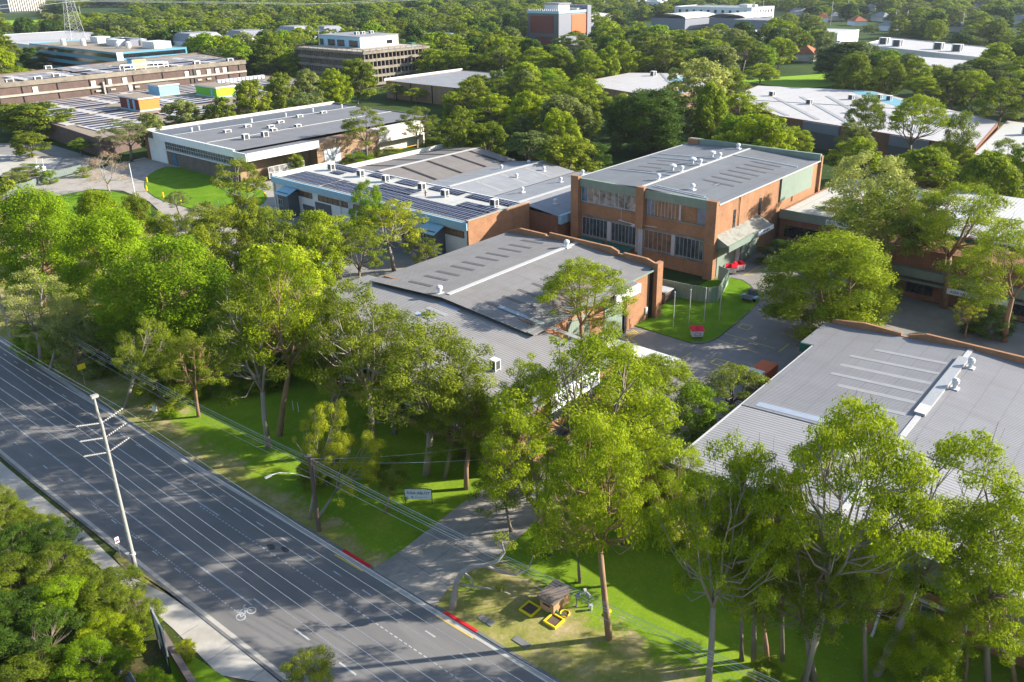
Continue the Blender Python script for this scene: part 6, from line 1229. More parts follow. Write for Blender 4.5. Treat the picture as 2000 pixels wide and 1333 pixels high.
('shrub', 'shrub left of the taupe roof peak', 'low', 4, 'mid', 184.7, 196.7, 5, 5.2, 'mid', 'bark', None),
('shrub', 'bush row left one by the mesh fence', 'low', 5, 'near', 87.3, 267.8, 4, 4.7, 'mid', 'bark', None),
('shrub', 'clipped bright bush by the mesh fence', 'low', 6, 'near', 88.3, 254.4, 4, 2.4, 'vivid', 'bark', None),
('shrub', 'grey bush at the left edge', 'low', 7, 'near', 81.2, 261.6, 4, 3.4, 'grey', 'bark', None),
('shrub', 'small bright bush at the fence end', 'low', 8, 'near', 98.0, 255.2, 3, 2.3, 'vivid', 'bark', None),
('gum_tree', 'tall shrubby tree left of the olive crown', 'round', 2, 'near', 70.7, 153.1, 13, 3.1, 'bright', 'bark', None),
('gum_tree', 'olive tree right of the striped office', 'round', 9, 'mid', 282.8, 553.4, 9, 12.4, 'olive', 'bark', None),
('gum_tree', 'bright low trees at the foot of the striped office', 'round', 10, 'mid', 163.5, 474.9, 12, 10.8, 'bright', 'bark', None),
('gum_tree', 'dark narrow tree left of the striped office', 'round', 11, 'mid', 197.3, 553.8, 16, 9.4, 'dark', 'bark', None),
('gum_tree', 'small tree hidden beyond the factory back wall', 'gum', 6, 'near', 221.0, 100.2, 6, 4.6, 'bright', 'bark', None),
]
# belt trees further back: x, y, height, radius, kind, seed, colour
BELT = [(49, 181, 20.1, 8.3, 'round', 3, 'olive', -67, 156),(200, 38, 17.2, 6.4, 'dome', 2, 'bright', 1939, 178),(225, 33, 20.3, 5.1, 'gum', 4, 'vivid', 2043, 192),(216, 40, 13.6, 5.3, 'gum', 3, 'mid', 1952, 192),(207, 53, 15.6, 8.2, 'umbrella', 3, 'bright', 1816, 193),(190, 86, 22.0, 8.4, 'round', 3, 'bright', 1502, 198),(218, 54, 13.5, 5.9, 'round', 1, 'olive', 1828, 202),(207, 69, 16.9, 6.4, 'gum', 3, 'bright', 1683, 202),(204, 93, 18.8, 7.8, 'round', 3, 'blue', 1494, 214),(198, 100, 15.4, 5.1, 'round', 1, 'bright', 1422, 215),(223, 76, 17.1, 5.8, 'gum', 1, 'grey', 1676, 218),(173, 134, 14.2, 8.5, 'round', 2, 'olive', 1108, 218),(212, 102, 18.1, 8.5, 'round', 1, 'vivid', 1460, 225),(174, 147, 14.4, 7.5, 'umbrella', 4, 'blue', 1039, 226),(185, 146, 18.7, 5.5, 'round', 2, 'bright', 1092, 232),(221, 107, 16.2, 5.0, 'umbrella', 1, 'olive', 1454, 235),(171, 172, 19.5, 6.3, 'gum', 2, 'mid', 896, 237),(177, 166, 14.1, 6.4, 'round', 2, 'mid', 955, 240),(192, 166, 15.0, 5.2, 'gum', 1, 'blue', 1018, 250),(202, 158, 19.4, 8.9, 'dome', 2, 'grey', 1097, 251),(201, 172, 19.5, 6.3, 'dome', 4, 'bright', 1026, 258),(240, 128, 21.4, 5.4, 'dome', 1, 'bright', 1393, 259),(221, 167, 19.2, 8.5, 'round', 1, 'mid', 1128, 270),(240, 160, 15.7, 7.1, 'round', 4, 'olive', 1226, 281),(217, 210, 20.6, 8.3, 'gum', 2, 'olive', 924, 292),(230, 194, 20.1, 7.9, 'umbrella', 2, 'mid', 1039, 292),(236, 202, 21.7, 6.8, 'umbrella', 3, 'grey', 1023, 300),(227, 211, 15.2, 5.5, 'round', 3, 'vivid', 959, 302),(220, 222, 13.8, 6.2, 'round', 2, 'bright', 889, 304),(359, 63, 19.2, 7.7, 'gum', 4, 'bright', 2004, 305),(186, 269, 14.0, 5.9, 'gum', 4, 'blue', 590, 308),(243, 209, 18.4, 5.7, 'dome', 1, 'bright', 1023, 311),(369, 60, 19.1, 7.4, 'dome', 4, 'olive', 2034, 311),(359, 79, 17.9, 7.3, 'gum', 4, 'bright', 1907, 316),(263, 195, 19.0, 5.7, 'gum', 3, 'olive', 1142, 317),(256, 203, 16.4, 8.4, 'gum', 3, 'bright', 1088, 318),(365, 87, 16.5, 7.6, 'round', 1, 'mid', 1873, 325),(356, 97, 14.7, 8.1, 'umbrella', 2, 'bright', 1808, 326),(271, 200, 13.8, 8.6, 'round', 1, 'bright', 1146, 327),(385, 70, 16.3, 9.0, 'gum', 3, 'grey', 1991, 329),(358, 112, 21.8, 7.9, 'gum', 1, 'mid', 1738, 333),(394, 71, 21.0, 6.3, 'gum', 2, 'bright', 2001, 334),(367, 103, 20.7, 7.7, 'gum', 2, 'bright', 1797, 334),(273, 215, 13.9, 7.6, 'umbrella', 2, 'mid', 1093, 337),(252, 241, 15.4, 8.1, 'round', 4, 'mid', 935, 338),(266, 228, 19.8, 8.7, 'dome', 4, 'bright', 1022, 338),(376, 98, 17.8, 8.6, 'gum', 3, 'mid', 1830, 339),(360, 126, 21.1, 7.3, 'round', 3, 'mid', 1672, 344),(369, 119, 14.2, 8.1, 'gum', 2, 'bright', 1718, 348),(407, 77, 17.3, 8.8, 'gum', 1, 'grey', 1976, 349),(399, 89, 13.4, 8.2, 'round', 2, 'mid', 1904, 352),(372, 131, 15.9, 7.9, 'gum', 1, 'mid', 1666, 357),(418, 81, 15.3, 6.8, 'dome', 4, 'blue', 1968, 359),(283, 242, 17.0, 7.1, 'dome', 1, 'grey', 1026, 359),(385, 134, 19.5, 7.2, 'dome', 2, 'olive', 1676, 367),(416, 98, 14.3, 8.0, 'gum', 4, 'blue', 1880, 369),(299, 238, 14.6, 7.2, 'gum', 4, 'bright', 1084, 370),(434, 80, 14.2, 10.5, 'dome', 2, 'blue', 1988, 370),(429, 92, 15.6, 9.6, 'dome', 4, 'olive', 1926, 373),(440, 93, 14.7, 7.0, 'gum', 2, 'vivid', 1932, 383),(445, 88, 13.7, 8.7, 'gum', 3, 'bright', 1957, 383),(323, 237, 19.5, 7.7, 'gum', 3, 'bright', 1150, 384),(375, 175, 13.7, 9.0, 'gum', 4, 'bright', 1486, 386),(460, 76, 13.3, 7.0, 'round', 1, 'mid', 2027, 387),(425, 124, 17.2, 7.5, 'gum', 4, 'blue', 1777, 389),(321, 252, 19.4, 9.0, 'round', 3, 'mid', 1094, 392),(461, 94, 21.0, 7.5, 'umbrella', 4, 'bright', 1956, 396),(429, 135, 17.7, 9.6, 'umbrella', 2, 'vivid', 1738, 399),(475, 86, 21.0, 8.3, 'dome', 3, 'mid', 2003, 401),(370, 223, 22.4, 8.4, 'gum', 1, 'olive', 1304, 408),(478, 95, 16.6, 10.4, 'dome', 3, 'vivid', 1963, 410),(388, 207, 18.7, 9.9, 'dome', 3, 'blue', 1396, 412),(333, 278, 19.6, 9.9, 'gum', 1, 'bright', 1043, 415),(362, 246, 21.9, 8.6, 'round', 3, 'bright', 1211, 416),(496, 87, 20.5, 9.3, 'dome', 3, 'bright', 2017, 417),(159, 488, 21.3, 9.3, 'round', 2, 'bright', -9, 417),(384, 221, 17.0, 10.1, 'round', 4, 'bright', 1339, 419),(506, 89, 23.9, 7.7, 'umbrella', 4, 'olive', 2018, 424),(330, 298, 23.6, 9.7, 'gum', 1, 'bright', 980, 424),(512, 84, 22.1, 9.8, 'round', 2, 'vivid', 2043, 426),(380, 237, 13.6, 8.9, 'umbrella', 2, 'bright', 1276, 427),(401, 215, 17.7, 8.4, 'round', 3, 'bright', 1393, 427),(321, 318, 19.7, 10.4, 'gum', 4, 'bright', 903, 431),(311, 330, 17.5, 10.0, 'round', 4, 'bright', 843, 432),(396, 229, 15.4, 9.6, 'gum', 3, 'blue', 1335, 433),(167, 518, 20.5, 8.6, 'dome', 4, 'bright', -16, 441),(385, 259, 13.7, 8.4, 'gum', 1, 'mid', 1218, 443),(262, 406, 14.9, 8.4, 'gum', 1, 'mid', 522, 444),(411, 237, 23.5, 9.9, 'umbrella', 4, 'mid', 1337, 445),(343, 318, 22.4, 8.4, 'dome', 2, 'olive', 959, 445),(433, 213, 21.1, 9.6, 'umbrella', 2, 'mid', 1456, 447),(405, 258, 23.9, 8.6, 'umbrella', 1, 'mid', 1263, 453),(286, 402, 20.1, 9.6, 'dome', 2, 'blue', 602, 456),(541, 99, 17.1, 10.6, 'gum', 2, 'bright', 2001, 456),(260, 435, 23.0, 9.1, 'gum', 4, 'vivid', 454, 456),(417, 253, 21.5, 9.3, 'gum', 4, 'grey', 1302, 460),(437, 225, 13.7, 9.1, 'round', 2, 'blue', 1419, 460),(330, 356, 18.9, 9.5, 'gum', 1, 'vivid', 827, 460),(451, 211, 14.8, 9.6, 'round', 4, 'vivid', 1489, 461),(174, 543, 15.6, 8.6, 'round', 2, 'bright', -17, 463),(430, 241, 14.1, 8.4, 'round', 3, 'olive', 1357, 464),(438, 243, 22.9, 9.1, 'gum', 1, 'bright', 1368, 468),(282, 433, 23.4, 8.5, 'round', 4, 'mid', 526, 471),(365, 332, 15.9, 9.1, 'gum', 2, 'bright', 973, 472),(346, 355, 17.1, 9.9, 'gum', 4, 'mid', 872, 472),(184, 553, 22.9, 8.8, 'umbrella', 4, 'olive', 3, 473),(262, 457, 15.5, 10.2, 'dome', 3, 'blue', 422, 474),(473, 210, 17.4, 8.9, 'round', 2, 'bright', 1524, 475),(450, 240, 16.3, 9.6, 'dome', 2, 'bright', 1397, 476),(463, 228, 15.5, 10.4, 'round', 3, 'bright', 1454, 479),(266, 475, 23.5, 9.1, 'umbrella', 1, 'vivid', 400, 485),(275, 469, 21.5, 8.9, 'umbrella', 2, 'bright', 440, 488),(584, 99, 14.3, 8.9, 'gum', 4, 'olive', 2029, 488),(330, 406, 23.0, 9.0, 'umbrella', 4, 'mid', 715, 489),(472, 238, 21.9, 9.2, 'umbrella', 3, 'grey', 1439, 489),(370, 360, 15.9, 9.1, 'gum', 4, 'bright', 917, 493),(447, 271, 13.3, 9.5, 'gum', 4, 'olive', 1301, 494),(299, 458, 18.5, 10.5, 'gum', 4, 'vivid', 527, 500),(318, 436, 17.0, 9.5, 'round', 4, 'bright', 623, 500),(370, 375, 17.3, 9.5, 'round', 4, 'olive', 880, 501),(325, 426, 13.5, 9.8, 'round', 4, 'bright', 664, 501),(467, 288, 22.2, 10.0, 'dome', 4, 'vivid', 1287, 515),(351, 424, 19.9, 10.1, 'round', 3, 'bright', 729, 516),(319, 462, 15.6, 10.2, 'gum', 1, 'olive', 578, 517),(403, 368, 20.1, 10.3, 'round', 1, 'olive', 969, 518),(528, 222, 18.7, 9.4, 'gum', 1, 'mid', 1564, 521),(627, 105, 18.2, 10.5, 'dome', 2, 'grey', 2038, 521),(313, 475, 13.3, 10.1, 'umbrella', 1, 'vivid', 538, 521),(360, 436, 18.6, 9.7, 'round', 4, 'bright', 728, 529),(393, 397, 18.5, 9.6, 'gum', 3, 'bright', 885, 530),(461, 321, 21.0, 10.0, 'round', 4, 'bright', 1192, 531),(635, 113, 15.2, 10.2, 'umbrella', 4, 'bright', 2012, 533),(491, 288, 14.5, 10.3, 'umbrella', 1, 'olive', 1326, 535),(647, 110, 21.4, 9.6, 'umbrella', 4, 'vivid', 2036, 537),(409, 392, 18.1, 9.8, 'dome', 4, 'olive', 929, 538),(654, 115, 22.4, 9.8, 'gum', 2, 'mid', 2025, 544),(473, 330, 23.3, 10.0, 'round', 4, 'bright', 1192, 544),(347, 478, 13.6, 10.0, 'round', 3, 'bright', 618, 547),(399, 420, 17.2, 10.1, 'dome', 4, 'vivid', 849, 549),(379, 448, 19.2, 10.5, 'gum', 1, 'olive', 748, 550),(501, 299, 13.5, 10.2, 'round', 3, 'bright', 1312, 550),(381, 463, 22.8, 10.5, 'dome', 3, 'vivid', 723, 559),(676, 114, 20.3, 10.4, 'round', 4, 'mid', 2036, 560),(276, 595, 18.8, 10.3, 'gum', 2, 'grey', 247, 565),(506, 324, 17.6, 10.6, 'dome', 2, 'mid', 1257, 566),(420, 437, 16.7, 10.5, 'umbrella', 4, 'grey', 857, 573),(353, 526, 17.7, 10.5, 'dome', 3, 'vivid', 552, 579),(799, 181, 16.6, 12.8, 'dome', 3, 'blue', 1915, 689),(355, 737, 16.4, 13.9, 'gum', 1, 'mid', 275, 707),(788, 228, 16.6, 13.3, 'dome', 2, 'mid', 1794, 709),(829, 179, 15.2, 14.4, 'gum', 3, 'blue', 1938, 710),(862, 145, 18.4, 14.2, 'umbrella', 1, 'mid', 2042, 711),(373, 741, 18.9, 13.5, 'round', 4, 'bright', 308, 721),(275, 859, 13.6, 14.5, 'round', 2, 'blue', -29, 724),(816, 231, 12.5, 13.5, 'gum', 1, 'bright', 1803, 733),(418, 721, 17.8, 13.7, 'umbrella', 3, 'olive', 424, 741),(455, 678, 13.9, 13.4, 'umbrella', 4, 'blue', 549, 743),(835, 241, 17.9, 13.8, 'umbrella', 4, 'mid', 1797, 750),(856, 225, 13.5, 14.0, 'dome', 3, 'olive', 1844, 757),(491, 671, 18.5, 14.1, 'gum', 2, 'bright', 622, 763),(600, 540, 14.6, 14.2, 'gum', 3, 'olive', 981, 764),(843, 256, 12.7, 13.7, 'gum', 1, 'olive', 1766, 766),(633, 511, 14.1, 14.5, 'dome', 2, 'bright', 1072, 770),(1379, 314, 13.8, 21.5, 'gum', 3, 'bright', 1921, 1180),(755, 2193, 12.7, 33.6, 'round', 4, 'blue', 6, 1863),]
